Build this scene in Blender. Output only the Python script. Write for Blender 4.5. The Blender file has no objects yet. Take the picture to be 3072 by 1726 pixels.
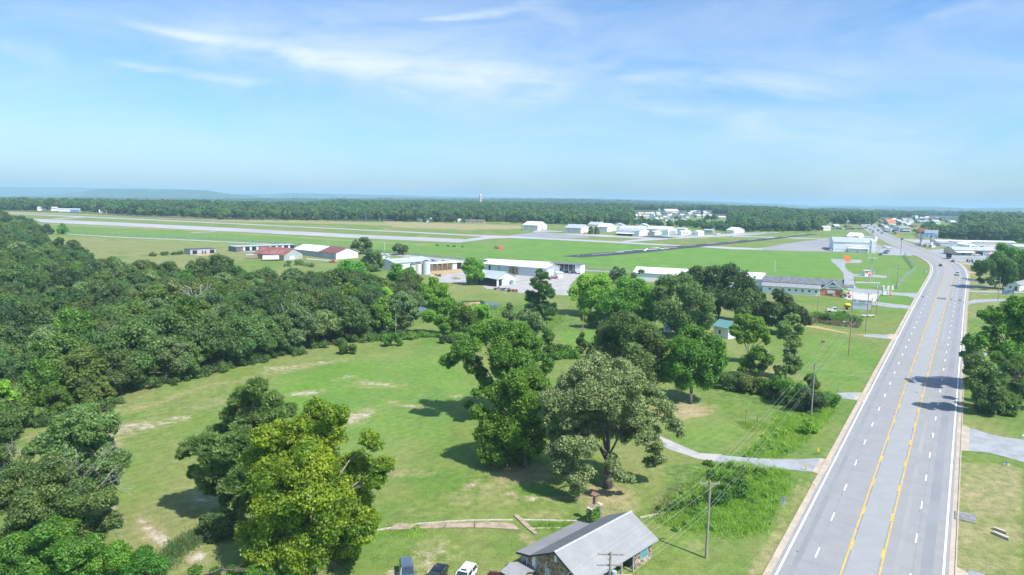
import bpy, math, random
import numpy as np
from mathutils import Vector, Matrix
C = bpy.context.scene
COL = C.collection
rnd = random.Random(7)
RS = np.random.default_rng(11)

# ------------------------------------------------------------------ camera
H = 48.0; F = 2048.0; CX, CY = 1536.0, 863.0
PITCH = math.atan(258/2048); ROLL = math.radians(.95); SL = .025      # the land rises 2.5 % away from the camera
_a = math.pi/2-PITCH
RM = np.array([[1,0,0],[0,math.cos(_a),-math.sin(_a)],[0,math.sin(_a),math.cos(_a)]]) @ \
     np.array([[math.cos(ROLL),-math.sin(ROLL),0],[math.sin(ROLL),math.cos(ROLL),0],[0,0,1]])
cam = bpy.data.cameras.new('camera'); co = bpy.data.objects.new('camera', cam); COL.objects.link(co)
cam.sensor_width = 36; cam.lens = 24; cam.clip_start = .5; cam.clip_end = 60000
m4 = Matrix([list(r)+[0] for r in RM]+[[0,0,0,1]]); m4.translation = Vector((0,0,H)); co.matrix_world = m4
C.camera = co

# ------------------------------------------------------------------ light
SUN_EL = math.radians(54); sd = Vector((.76,-.65,0)).normalized()*math.cos(SUN_EL); sd.z = math.sin(SUN_EL)
sun = bpy.data.lights.new('sun','SUN'); sun.energy = 4.2; sun.angle = math.radians(.6); sun.color = (1,.955,.88)
so = bpy.data.objects.new('sun', sun); COL.objects.link(so); so.rotation_euler = sd.to_track_quat('Z','Y').to_euler(); so.location = (0,0,300)
W = bpy.data.worlds.new('World'); C.world = W; W.use_nodes = True
C.view_settings.view_transform = 'Standard'; C.view_settings.look = 'None'; C.view_settings.gamma = 1
C.view_settings.exposure = .68
C.view_settings.use_curve_mapping = False
C.cycles.max_bounces = 6; C.cycles.diffuse_bounces = 2; C.cycles.glossy_bounces = 2; C.cycles.transmission_bounces = 3
C.cycles.transparent_max_bounces = 8; C.cycles.volume_bounces = 1; C.cycles.caustics_reflective = False; C.cycles.caustics_refractive = False
C.cycles.use_denoising = True

def ray(px,py): return RM@np.array([(px-CX)/F,-(py-CY)/F,-1.])
def P(px,py,h=0.):
    "point on the sloping land (plus h) seen at a photo pixel"
    d = ray(px,py); return np.array([0,0,H])+d*((H-h)/(SL*d[1]-d[2]))
def at(px,py,Y):
    d = ray(px,py); return np.array([0,0,H])+d*(Y/d[1])
def proj(p):
    q = RM.T@(np.asarray(p,float)-[0,0,H]); return CX+F*q[0]/-q[2], CY-F*q[1]/-q[2]
def gz(x,y): return SL*y
def msc(px,py): return (np.linalg.norm(P(px,py)-[0,0,H])*.9945)/F    # metres per photo pixel there, roughly

# --- sky: Nishita with thin high cirrus
nt = W.node_tree; nt.nodes.clear()
def nd(t,**k):
    n = nt.nodes.new(t)
    for a,b in k.items(): setattr(n,a,b)
    return n
def mth(op,a,b=None,c=None,clamp=False):
    n = nd('ShaderNodeMath',operation=op,use_clamp=clamp)
    for i,v in enumerate((a,b,c)):
        if v is None: continue
        if isinstance(v,(int,float)): n.inputs[i].default_value = v
        else: nt.links.new(v,n.inputs[i])
    return n.outputs[0]
tc = nd('ShaderNodeTexCoord'); sp = nd('ShaderNodeSeparateXYZ'); nt.links.new(tc.outputs['Generated'],sp.inputs[0])
ay = mth('MAXIMUM',mth('ABSOLUTE',sp.outputs[1]),.08)
U = mth('DIVIDE',sp.outputs[0],ay); V = mth('DIVIDE',sp.outputs[2],ay)
zc = mth('MAXIMUM',sp.outputs[2],.03)
cp = nd('ShaderNodeCombineXYZ'); nt.links.new(mth('DIVIDE',sp.outputs[0],zc),cp.inputs[0]); nt.links.new(mth('DIVIDE',sp.outputs[1],zc),cp.inputs[1])
def noise(scale,det,stretch,rot=0.,dist=0.,src=None):
    mp = nd('ShaderNodeMapping'); mp.inputs['Scale'].default_value = stretch; mp.inputs['Rotation'].default_value = (0,0,rot)
    nt.links.new(src or cp.outputs[0],mp.inputs[0])
    n = nd('ShaderNodeTexNoise'); n.inputs['Scale'].default_value = scale; n.inputs['Detail'].default_value = det
    n.inputs['Distortion'].default_value = dist; n.inputs['Roughness'].default_value = .6
    nt.links.new(mp.outputs[0],n.inputs[0]); return n.outputs[0]
uv = nd('ShaderNodeCombineXYZ'); nt.links.new(U,uv.inputs[0]); nt.links.new(V,uv.inputs[1])
nz = noise(3.,6,(1,3.2,1),-.18,.6,uv.outputs[0])
nfine = noise(9.,7,(1,5.5,1),-.2,.8,uv.outputs[0])
def skuv(px,py):
    d = ray(px,py); return d[0]/d[1], d[2]/d[1]
# thin streaks of cirrus: points along each, half width, strength
WISPS = [([(470,78),(620,118),(760,148),(1000,172),(1250,196),(1560,240)],.012,.95,.035),
         ([(560,105),(800,140),(1100,160),(1500,205)],.05,.5,.06),
         ([(360,193),(480,212),(600,232),(760,246)],.007,.5,.008),
         ([(1260,62),(1330,55),(1430,48),(1520,36)],.009,.75,.008),
         ([(900,60),(1200,110),(1600,150),(1900,210)],.055,.34,.06),
         ([(1860,238),(2050,246),(2240,240),(2450,266)],.016,.62,.02),
         ([(1900,318),(2150,345),(2450,384),(2700,412)],.016,.42,.03),
         ([(0,140),(80,158),(160,176)],.016,.34,.016),
         ([(1000,205),(1130,245),(1260,290)],.012,.34,.014),
         ([(1950,170),(2100,175),(2300,182),(2600,200)],.02,.22,.02),
         ([(2780,55),(2900,25),(2960,10)],.008,.22,.008),
         ([(1550,20),(1680,60),(1750,120)],.03,.3,.03)]
tot = None
wob = mth('MULTIPLY',mth('SUBTRACT',nz,.5),.035)
for pts,w,amp,w2 in WISPS:
    q = np.array([skuv(*p) for p in pts]); k = np.polyfit(q[:,0],q[:,1],2)
    vv = mth('ADD',mth('MULTIPLY',mth('ADD',mth('MULTIPLY',U,float(k[0])),float(k[1])),U),float(k[2]))
    dv = mth('SUBTRACT',mth('ADD',V,wob),vv)
    u0,u1 = q[0,0],q[-1,0]; t = mth('DIVIDE',mth('SUBTRACT',U,float(u0)),float(u1-u0),clamp=False)
    ww = mth('ADD',mth('MULTIPLY',mth('MAXIMUM',mth('MINIMUM',t,1.2),0.),w2-w*.6 if w2>w*.6 else 0.),w*.6)
    g = mth('DIVIDE',dv,ww); g = mth('EXPONENT',mth('MULTIPLY',mth('MULTIPLY',g,g),-1.))
    e = mth('MULTIPLY',mth('SMOOTH_MIN',mth('MULTIPLY',mth('ADD',t,.12),5.),mth('MULTIPLY',mth('SUBTRACT',1.35,t),2.2),.3),1.,clamp=True)
    e = mth('MINIMUM',e,1.)
    g = mth('MULTIPLY',mth('MULTIPLY',g,e),amp)
    tot = g if tot is None else mth('MAXIMUM',tot,g)
tex = mth('MULTIPLY',mth('ADD',mth('MULTIPLY',nfine,1.1),mth('MULTIPLY',nz,.9)),.98)
tot = mth('MULTIPLY',mth('MULTIPLY',tot,.66),mth('MINIMUM',mth('MULTIPLY',mth('MAXIMUM',mth('SUBTRACT',tex,.45),0.),1.9),1.15))
veil = mth('MULTIPLY',mth('MAXIMUM',mth('SUBTRACT',nz,.36),0.),1.0)
cl = mth('MINIMUM',mth('ADD',tot,veil),1.,clamp=True)
sky = nd('ShaderNodeTexSky',sky_type='NISHITA',sun_disc=False,sun_elevation=SUN_EL,sun_rotation=math.atan2(sd.x,sd.y),altitude=100,air_density=1.0,dust_density=1.2,ozone_density=2.2)
hs = nd('ShaderNodeMix',data_type='RGBA',blend_type='MULTIPLY'); hs.inputs[0].default_value = 1; nt.links.new(sky.outputs[0],hs.inputs[6]); hs.inputs[7].default_value = (.735,1.0,1.27,1)
mx = nd('ShaderNodeMix',data_type='RGBA'); nt.links.new(cl,mx.inputs[0]); nt.links.new(hs.outputs[2],mx.inputs[6]); mx.inputs[7].default_value = (5.4,6.1,6.4,1)
bg = nd('ShaderNodeBackground'); bg.inputs[1].default_value = .1; nt.links.new(mx.outputs[2],bg.inputs[0])
wo = nd('ShaderNodeOutputWorld'); nt.links.new(bg.outputs[0],wo.inputs[0])

# ------------------------------------------------------------------ helpers
def tag(o,label=None,cat=None,group=None,kind=None):
    for k,v in (('label',label),('category',cat),('group',group),('kind',kind)):
        if v: o[k] = v
    return o
def empty(name,loc,rz=0,label=None,cat=None,group=None):
    o = bpy.data.objects.new(name,None); COL.objects.link(o); o.location = tuple(map(float,loc)); o.rotation_euler = (0,0,rz); o.empty_display_size = .3
    return tag(o,label,cat,group)
class MB:
    def __init__(s): s.v=[]; s.f=[]
    def add(s,v,f):
        n=len(s.v); s.v += [tuple(map(float,p)) for p in v]; s.f += [tuple(i+n for i in q) for q in f]; return s
    def box(s,x0,x1,y0,y1,z0,z1):
        return s.add([(x0,y0,z0),(x1,y0,z0),(x1,y1,z0),(x0,y1,z0),(x0,y0,z1),(x1,y0,z1),(x1,y1,z1),(x0,y1,z1)],
                     [(0,3,2,1),(4,5,6,7),(0,1,5,4),(1,2,6,5),(2,3,7,6),(3,0,4,7)])
    def poly(s,pts): return s.add(pts,[tuple(range(len(pts)))])
    def prism(s,pts,off):
        n=len(pts); off=np.array(off); q=[np.array(p,float) for p in pts]
        return s.add(q+[p+off for p in q],[tuple(range(n))[::-1],tuple(range(n,2*n))]+[(i,(i+1)%n,n+(i+1)%n,n+i) for i in range(n)])
    def tube(s,p0,p1,r0,r1=None,n=8,cap=True):
        p0=np.array(p0,float); p1=np.array(p1,float); r1=r0 if r1 is None else r1
        d=p1-p0; L=np.linalg.norm(d)
        if L<1e-6: return s
        d/=L; a=np.cross(d,[0,0,1.] if abs(d[2])<.95 else [1.,0,0]); a/=np.linalg.norm(a); b=np.cross(d,a); v=[];
        for p,r in((p0,r0),(p1,r1)):
            for i in range(n):
                t=2*math.pi*i/n; v.append(p+r*(math.cos(t)*a+math.sin(t)*b))
        f=[(i,i+n,(i+1)%n+n,(i+1)%n) for i in range(n)]
        if cap: f += [tuple(range(n)),tuple(range(2*n-1,n-1,-1))]
        return s.add(v,f)
    def chain(s,pts,r0,r1,n=6):
        k=len(pts)-1
        for i in range(k): s.tube(pts[i],pts[i+1],r0+(r1-r0)*i/k,r0+(r1-r0)*(i+1)/k,n,True)
        return s
    def loft(s,rings,cap=True):
        n=len(rings[0]); m=len(rings); v=[p for r in rings for p in r]
        f=[(j*n+i,j*n+(i+1)%n,(j+1)*n+(i+1)%n,(j+1)*n+i) for j in range(m-1) for i in range(n)]
        if cap: f += [tuple(range(n))[::-1],tuple(range((m-1)*n,m*n))]
        return s.add(v,f)
    def build(s,name,mat,parent=None,smooth=False):
        me=bpy.data.meshes.new(name); me.from_pydata(s.v,[],s.f); me.materials.append(mat)
        if smooth:
            for p in me.polygons: p.use_smooth=True
        o=bpy.data.objects.new(name,me); COL.objects.link(o); o.parent=parent; return o
def fastmesh(name,verts,mat,k=4):
    "mesh of separate k-gons from an array (n*k,3)"
    me=bpy.data.meshes.new(name); n=len(verts)//k
    me.vertices.add(n*k); me.vertices.foreach_set('co',np.ascontiguousarray(verts,dtype=np.float32).ravel())
    me.loops.add(n*k); me.loops.foreach_set('vertex_index',np.arange(n*k,dtype=np.int32))
    me.polygons.add(n); me.polygons.foreach_set('loop_start',np.arange(0,n*k,k,dtype=np.int32))
    try: me.polygons.foreach_set('loop_total',np.full(n,k,dtype=np.int32))
    except Exception: pass
    me.update(calc_edges=True); me.materials.append(mat); return me
def mesh_obj(name,me,parent=None):
    o=bpy.data.objects.new(name,me); COL.objects.link(o); o.parent=parent; return o
def copy_tree(o,parent=None):
    c=o.copy(); COL.objects.link(c)
    if parent: c.parent=parent
    for ch in list(o.children): copy_tree(ch,c)
    return c

# ------------------------------------------------------------------ materials
MATS={}
def mat(name,col,rough=.8,var=.12,scale=1.,bump=0.,col2=None,metal=0.,spec=.3,fac=(.4,.6),bscale=None,det=4.,stretch=None):
    if name in MATS: return MATS[name]
    m=bpy.data.materials.new(name); m.use_nodes=True; t=m.node_tree; b=t.nodes['Principled BSDF']
    b.inputs['Roughness'].default_value=rough; b.inputs['Metallic'].default_value=metal; b.inputs['Specular IOR Level'].default_value=spec
    g=t.nodes.new('ShaderNodeTexCoord'); n=t.nodes.new('ShaderNodeTexNoise'); n.inputs['Scale'].default_value=scale; n.inputs['Detail'].default_value=det; n.inputs['Roughness'].default_value=.65
    src=g.outputs['Object']
    if stretch:
        mp=t.nodes.new('ShaderNodeMapping'); mp.inputs['Scale'].default_value=stretch; t.links.new(src,mp.inputs[0]); src=mp.outputs[0]
    t.links.new(src,n.inputs[0])
    r=t.nodes.new('ShaderNodeMapRange'); r.inputs[1].default_value=fac[0]; r.inputs[2].default_value=fac[1]; t.links.new(n.outputs[0],r.inputs[0])
    x=t.nodes.new('ShaderNodeMix'); x.data_type='RGBA'; t.links.new(r.outputs[0],x.inputs[0])
    c=np.array(col); c2=np.array(col2) if col2 else c*(1+var); c1=c if col2 else c*(1-var)
    x.inputs[6].default_value=(*c1,1); x.inputs[7].default_value=(*np.minimum(c2,1),1); t.links.new(x.outputs[2],b.inputs['Base Color'])
    if bump:
        n2=t.nodes.new('ShaderNodeTexNoise'); n2.inputs['Scale'].default_value=bscale or scale*4; n2.inputs['Detail'].default_value=5; t.links.new(g.outputs['Object'],n2.inputs[0])
        bp=t.nodes.new('ShaderNodeBump'); bp.inputs['Strength'].default_value=bump; bp.inputs['Distance'].default_value=.1; t.links.new(n2.outputs[0],bp.inputs['Height']); t.links.new(bp.outputs[0],b.inputs['Normal'])
    MATS[name]=m; return m
def ribbed(name,col,pitch=.3,axis=0,rough=.45,var=.08,depth=.03,metal=.0,rust=None):
    "profiled sheet metal: colour with weather streaks, fine ribs as relief"
    m=mat(name,col,rough,var,.25,metal=metal,spec=.5,col2=rust,fac=(.45,.75) if rust else (.35,.65)); t=m.node_tree; b=t.nodes['Principled BSDF']
    g=t.nodes.new('ShaderNodeTexCoord'); w=t.nodes.new('ShaderNodeTexWave'); w.bands_direction='XYZ'[axis]; w.inputs['Scale'].default_value=.314/pitch; w.wave_profile='TRI'
    t.links.new(g.outputs['Object'],w.inputs[0]); bp=t.nodes.new('ShaderNodeBump'); bp.inputs['Distance'].default_value=depth; bp.inputs['Strength'].default_value=.6
    t.links.new(w.outputs[1],bp.inputs['Height']); t.links.new(bp.outputs[0],b.inputs['Normal']); return m
def leafmat(name,col,col2,trans=.28,var=.38,scale=.35,rough=.5,hue=.03):
    m=bpy.data.materials.new(name); m.use_nodes=True; t=m.node_tree; b=t.nodes['Principled BSDF']; out=t.nodes['Material Output']
    b.inputs['Roughness'].default_value=rough; b.inputs['Specular IOR Level'].default_value=.35
    g=t.nodes.new('ShaderNodeNewGeometry'); oi=t.nodes.new('ShaderNodeObjectInfo'); tc=t.nodes.new('ShaderNodeTexCoord')
    n=t.nodes.new('ShaderNodeTexNoise'); n.inputs['Scale'].default_value=scale; n.inputs['Detail'].default_value=3; t.links.new(tc.outputs['Object'],n.inputs[0])
    r=t.nodes.new('ShaderNodeMapRange'); r.inputs[1].default_value=.35; r.inputs[2].default_value=.65; t.links.new(n.outputs[0],r.inputs[0])
    x=t.nodes.new('ShaderNodeMix'); x.data_type='RGBA'; t.links.new(r.outputs[0],x.inputs[0]); x.inputs[6].default_value=(*col,1); x.inputs[7].default_value=(*col2,1)
    hsv=t.nodes.new('ShaderNodeHueSaturation'); t.links.new(x.outputs[2],hsv.inputs['Color'])
    def M(op,a,b_):
        q=t.nodes.new('ShaderNodeMath'); q.operation=op
        for i,v in enumerate((a,b_)):
            if isinstance(v,(int,float)): q.inputs[i].default_value=v
            else: t.links.new(v,q.inputs[i])
        return q.outputs[0]
    _h= M('ADD',M('MULTIPLY',oi.outputs['Random'],hue),.5-hue*.55)
    t.links.new(_h,hsv.inputs['Hue'])
    rr=M('FRACT',M('MULTIPLY',oi.outputs['Random'],37.7),0.)
    t.links.new(M('MULTIPLY',M('ADD',M('MULTIPLY',g.outputs['Random Per Island'],var*2),1-var),M('ADD',M('MULTIPLY',rr,.55),.72)),hsv.inputs['Value'])
    t.links.new(hsv.outputs[0],b.inputs['Base Color'])
    tr=t.nodes.new('ShaderNodeBsdfTranslucent'); br=t.nodes.new('ShaderNodeMix'); br.data_type='RGBA'; br.blend_type='MULTIPLY'; br.inputs[0].default_value=1; br.inputs[7].default_value=(1.5,1.6,.7,1)
    t.links.new(hsv.outputs[0],br.inputs[6]); t.links.new(br.outputs[2],tr.inputs[0])
    ms=t.nodes.new('ShaderNodeMixShader'); ms.inputs[0].default_value=trans; t.links.new(b.outputs[0],ms.inputs[1]); t.links.new(tr.outputs[0],ms.inputs[2]); t.links.new(ms.outputs[0],out.inputs[0])
    return m
# ------------------------------------------------------------------ terrain
def smooth(t): t=np.clip(t,0,1); return t*t*(3-2*t)
SKY_L=[(0,561),(130,562.5),(250,563.5),(310,566),(440,571),(620,576),(700,582),(800,583),(880,579),(980,580.5),(1050,583),(1200,586),(1300,588),(1400,590),(1500,592),(1650,594),(1750,595),(1900,598),(2000,600),(2100,602),(2200,606),(2260,610),(2330,611),(2400,616),(2440,619),(2480,617.5),(2560,617),(2600,619.5),(2640,618),(2700,619),(2800,619.5),(2850,622),(2900,625),(2950,623.5),(3072,623)]
MESA=[(0,590),(200,583),(270,572),(310,566.5),(440,567.5),(610,570.5),(630,573),(660,578),(720,585),(800,594),(1000,597),(1200,592),(1300,594),(1500,599),(1650,596.5),(1800,597.5),(1900,600),(2100,606),(2300,613),(2430,623),(2460,620.5),(2560,620),(2580,622),(2640,624),(2720,622),(2800,621.5),(2870,624),(2900,627),(2980,625),(3072,624)]
LOW=[(0,601),(300,603),(600,607),(800,606),(1000,605),(1200,604),(1500,606),(1800,608),(2100,618),(2400,638),(2600,644),(3072,646)]
def tab(T):
    q=np.array([skuv(*p) for p in T]); return q[:,0],q[:,1]
TS,TM,TL=tab(SKY_L),tab(MESA),tab(LOW)
_ph=RS.random((14,3))*6.28
def wobble(x,y,s):
    z=np.zeros_like(x)
    for i in range(6):
        k=(1.7**i)/s; a=_ph[i,0]; z+=np.sin((x*math.cos(a)+y*math.sin(a))*k+_ph[i,1])*np.cos((x*math.sin(a)*1.3-y*math.cos(a))*k+_ph[i,2])/(1.6**i)
    return z
def HZ(X,Y):
    X=np.asarray(X,float); Y=np.asarray(Y,float)
    r=np.hypot(X,Y); az=np.clip(np.arctan2(X,Y),-.66,.66); u=np.tan(az); yf=r*np.cos(az)
    z=SL*np.clip(Y,-400,1120)
    m=smooth((u+.40)/.16)*(1-smooth((u-.36)/.1))
    rid=np.clip(yf-1120,0,None)
    up=27.99+m*4.5*smooth(rid/520)*(1-smooth((yf-1850)/900))-(1-m)*np.where(u<0,26*smooth(rid/380),5*smooth(rid/900))-m*16*smooth((yf-1900)/900)+wobble(X,Y,260.)*1.2*smooth(rid/300)
    z=np.where(yf>1120,np.where(Y>0,up,z),z); 
    far=smooth((yf-2600)/900)
    zl=48+np.interp(u,*TL)*yf; zm=48+np.interp(u,*TM)*yf; zs=48+np.interp(u,*TS)*yf
    base=-26+wobble(X,Y,700.)*4
    g=lambda c,w:np.exp(-((yf-c)/w)**2)
    f=np.maximum(base,base+(zl-base)*g(3900,600))
    f=np.maximum(f,base+(zm-base)*g(6000,800)); f=np.maximum(f,base+(zs-base)*g(8800,1100))
    f=f+wobble(X*1.,Y*1.,420.)*2.2*smooth((yf-3200)/1200)
    return z*(1-far)+f*far
nth=[*np.radians(np.linspace(-42,42,561))]
outer=[*np.radians(np.arange(45,316,3.))]
TH=np.array(nth+outer); nT=len(TH)
rr=[6.]
while rr[-1]<1150: rr.append(rr[-1]*1.0135+.15)
while rr[-1]<2600: rr.append(rr[-1]*1.02)
while rr[-1]<16500: rr.append(rr[-1]*1.022)
RR=np.array(rr); nR=len(RR)
gx=(RR[:,None]*np.sin(TH)[None]).ravel(); gy=(RR[:,None]*np.cos(TH)[None]).ravel(); gzv=HZ(gx,gy)
gv=np.stack([gx,gy,gzv],1); gv=np.vstack([gv,[0,0,0]])
ii,jj=np.meshgrid(np.arange(nR-1),np.arange(nT),indexing='ij'); jn=(jj+1)%nT
q=np.stack([ii*nT+jj,ii*nT+jn,(ii+1)*nT+jn,(ii+1)*nT+jj],-1).reshape(-1,4)[:,::-1]
tri=np.array([(nR*nT,(j+1)%nT,j) for j in range(nT)])
me=bpy.data.meshes.new('ground'); me.vertices.add(len(gv)); me.vertices.foreach_set('co',gv.astype(np.float32).ravel())
lp=np.concatenate([q.ravel(),tri.ravel()]).astype(np.int32); me.loops.add(len(lp)); me.loops.foreach_set('vertex_index',lp)
ls=np.concatenate([np.arange(len(q))*4,len(q)*4+np.arange(len(tri))*3]).astype(np.int32); me.polygons.add(len(ls)); me.polygons.foreach_set('loop_start',ls); me.update(calc_edges=True)

# --- what grows or lies where, painted as soft regions (tan grass, bare earth, lush grass, rough weeds)
dd=(gv-[0,0,H])@RM; front=dd[:,2]<-5
vx=np.where(front,CX+F*dd[:,0]/np.where(front,-dd[:,2],1),-9999); vy=np.where(front,CY-F*dd[:,1]/np.where(front,-dd[:,2],1),-9999)
near=front&(gv[:,1]<1110)
def sdpoly(pts):
    x,y=vx,vy; ins=np.zeros(len(x),bool); dm=np.full(len(x),1e9); n=len(pts)
    for i in range(n):
        (x0,y0),(x1,y1)=pts[i],pts[(i+1)%n]
        c=((y0>y)!=(y1>y))&(x<(x1-x0)*(y-y0)/((y1-y0) or 1e-9)+x0); ins^=c
        t=np.clip(((x-x0)*(x1-x0)+(y-y0)*(y1-y0))/((x1-x0)**2+(y1-y0)**2+1e-9),0,1)
        dm=np.minimum(dm,np.hypot(x-x0-t*(x1-x0),(y-y0-t*(y1-y0))*2.))
    return np.where(ins,-dm,dm)
def line(pts,w):
    dm=np.full(len(vx),1e9)
    for (x0,y0),(x1,y1) in zip(pts,pts[1:]):
        t=np.clip(((vx-x0)*(x1-x0)+(vy-y0)*(y1-y0))/((x1-x0)**2+(y1-y0)**2+1e-9),0,1); dm=np.minimum(dm,np.hypot((vx-x0-t*(x1-x0))*.5,vy-y0-t*(y1-y0)))
    return dm-w
def soft(d,s): return 1-smooth(d/s*.5+.5)
ch={k:np.zeros(len(gv)) for k in 'dblw'}
def paint(c,d,s,a=1.): ch[c]=np.where(near,np.maximum(ch[c],soft(d,s)*a),ch[c])
def ell(c,x,y,rx,ry,a=1.,rot=0.):
    cs,sn=math.cos(rot),math.sin(rot); X=((vx-x)*cs+(vy-y)*sn)/rx; Y=(-(vx-x)*sn+(vy-y)*cs)/ry
    ch[c]=np.where(near,np.maximum(ch[c],(1-smooth(np.sqrt(X*X+Y*Y)*1.0-.35))*a),ch[c])
# airfield
paint('l',sdpoly([(560,735),(1100,757),(1400,790),(1800,812),(2500,860),(2600,850),(2760,800),(2700,765),(2490,757),(2270,750),(2050,742),(1700,725),(1390,730),(1300,727),(1000,714),(700,700),(400,690),(150,683),(150,703)]),14,.75)
paint('l',sdpoly([(1560,712),(2030,740),(2270,748),(2500,757),(2560,762),(2500,850),(2200,840),(1700,790),(1420,760)]),20,1.)
paint('l',sdpoly([(2400,850),(2790,800),(2795,850),(2740,890),(2560,870)]),10,.8)
for l,w,a in(([(120,672),(330,681),(560,690),(700,699),(950,716),(1200,731),(1290,735)],1.6,.95),([(430,697),(560,700),(760,706)],2,.5),([(20,636),(400,646),(700,662),(1000,668),(1240,676),(1500,684)],4.5,.85),
    ([(60,652),(260,655)],2,.5),([(1700,716),(1820,722),(1900,726)],1.8,.8),([(1950,724),(2100,716),(2250,708)],2.5,.55),([(2280,738),(2420,722)],2,.5),([(2440,712),(2560,708)],3,.4)): paint('d',line(l,w),5,a)
paint('d',sdpoly([(1150,664),(1560,676),(1570,688),(1400,690),(1180,684)]),8,.85)
paint('d',sdpoly([(120,706),(640,726),(810,737),(790,775),(560,800),(240,800),(160,735)]),14,.68)
paint('w',sdpoly([(120,706),(640,726),(810,737),(790,775),(560,800),(240,800),(160,735)]),14,.42)
for e in((250,717,14,1.2),(330,718,22,1.3),(400,717,12,1),(360,759,28,1.6),(430,766,38,2),(500,762,45,3.2),(545,757,28,3.4),(350,772,45,2.5),(160,750,30,4)): ell('w',*e,1.)
for e in((1320,738,22,1.2),(1372,742,10,1.5),(1392,743,6,1.5)): ell('b',*e,.6)
ell('b',1494,747,16,2.4,.7); ell('b',1207,765,34,3,.7)
# rough pasture between wood and sheds
paint('w',sdpoly([(1240,880),(1480,905),(1620,910),(1720,940),(1760,990),(1640,1010),(1400,1000),(1250,960)]),25,.7)
paint('l',sdpoly([(1340,900),(1500,915),(1520,935),(1380,930)]),8,.9)
paint('l',sdpoly([(1670,980),(1790,975),(1800,1030),(1690,1030)]),10,.8)
paint('d',sdpoly([(830,780),(1010,790),(1010,815),(860,815)]),10,.3)
# the big meadow
paint('l',sdpoly([(840,1120),(1250,1055),(1340,1060),(1450,1180),(1300,1330),(1050,1320),(860,1240),(820,1160)]),70,.75)
paint('b',line([(40,1325),(260,1262),(420,1195),(600,1150),(760,1108),(860,1085)],2),9,.5)
paint('d',sdpoly([(40,1310),(300,1240),(560,1165),(800,1110),(1100,1060),(1240,1050),(1200,1070),(960,1100),(780,1145),(600,1175),(300,1280),(100,1340)]),26,.5)
for a in((390,1285,120,16,.8,-.15),(520,1262,70,6,1,-.2),(330,1318,40,12,.8,.3),(910,1180,55,8,1,-.08),(1075,1250,60,14,1,-.3),(1050,1262,40,10,.6,0),(1220,1218,60,4,1,.12),(1130,1152,70,7,.75,.1),(1040,1132,40,4,.7,-.2),(1390,1190,40,4,.6,.1),(960,1090,60,3,.7,-.1),(860,1105,60,5,.7,-.1),(820,1107,50,5,.8,-.1),(1180,1205,20,3,.6,0),(470,1610,60,22,1,.5),(435,1570,36,16,.7,.6),(585,1672,40,22,1,-.4),(372,1555,14,9,.9,0),(345,1530,10,40,.7,-.3),(355,1380,8,40,.6,.1),(600,1500,26,10,.6,.4),(1412,1455,24,8,.8,-.5),(640,1505,24,14,.5,0),(1245,1665,20,8,.95,-.3),(1300,1660,60,26,.55,-.5),(1190,1718,40,14,.9,0),(1290,1712,34,12,.8,0),(1590,1625,30,9,.45,.6),(1530,1480,40,8,.55,.5),(1620,1495,70,6,.5,0),(2075,1240,45,10,.55,0),(2060,1215,40,10,.6,0),(2105,1228,40,6,.5,-.2),(820,1640,70,50,.3,0),(970,1700,60,20,.7,0),(1560,1420,60,14,.3,0),(2345,1549,22,6,.9,0)): ell('b',*a); ell('d',a[0],a[1],a[2]*1.9,a[3]*2.2,.55,a[5])
paint('d',sdpoly([(560,1180),(760,1120),(820,1150),(680,1230),(420,1300),(330,1290)]),50,.35)
for a in((1800,1480,130,36,1.),(1570,1420,130,40,.8),(2070,1235,80,22,.9),(1480,1470,80,30,.6),(1130,1155,130,16,.6),(1400,1150,90,10,.4),(640,1480,110,60,.5),(1230,1420,120,16,.45),(1450,1500,170,40,.5),(1300,1530,220,30,.35),(1320,1650,120,60,.55),(1640,1540,120,30,.5),(1830,1520,120,60,.6),(1960,1430,70,50,.4),(2020,1240,80,40,.6),(540,1380,90,12,.35),(2070,1640,70,25,.5,),(1700,1350,80,20,.4),(2240,1010,110,20,.45),(2280,1110,100,22,.6),(2420,930,90,26,.35)): ell('d',*a)
ell('l',1610,1470,60,30,.8); ell('l',1100,1350,160,50,.5); ell('l',2120,1300,110,50,.6); ell('l',2060,1640,60,24,.5)
# verge between the power line and the highway, and east of it
paint('w',sdpoly([(2000,1400),(2100,1390),(2250,1405),(2360,1420),(2350,1500),(2300,1590),(2200,1612),(2060,1592),(1960,1565),(2000,1480)]),14,1.)
paint('w',sdpoly([(2235,1370),(2330,1290),(2340,1225),(2480,1170),(2540,1210),(2440,1290),(2420,1370)]),14,.9)
paint('w',sdpoly([(2110,1130),(2300,1150),(2420,1190),(2340,1230),(2160,1190)]),16,1.)
paint('w',sdpoly([(2435,945),(2580,960),(2570,985),(2430,975)]),8,.8)
paint('w',sdpoly([(2210,1262),(2290,1258),(2300,1290),(2240,1290)]),6,.8)
paint('b',sdpoly([(1960,1545),(2040,1470),(2120,1440),(2130,1470),(2040,1530),(1990,1560)]),18,.55)
paint('d',sdpoly([(2310,1726),(2500,1400),(2560,1280),(2640,1110),(2690,1010),(2640,1090),(2540,1270),(2430,1420),(2260,1680),(2230,1726)]),16,.5)
paint('d',sdpoly([(2870,1380),(3072,1400),(3072,1726),(2850,1726)]),20,.62)
for a in((2390,1480,12,60,.6,.3),(2330,1610,10,70,.5,.5),(2360,1440,8,30,.7,-.1)): ell('d',*a)
for a in((2885,1360,16,10,.6),(3020,1390,20,6,.8),(2445,1400,30,8,.6),(2950,1690,30,10,.5),(2560,885,70,5,.6),(2650,872,40,4,.7),(2420,1045,12,4,.5),(2400,960,30,5,.5),(2895,990,18,3,.6)): ell('b',*a)
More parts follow.
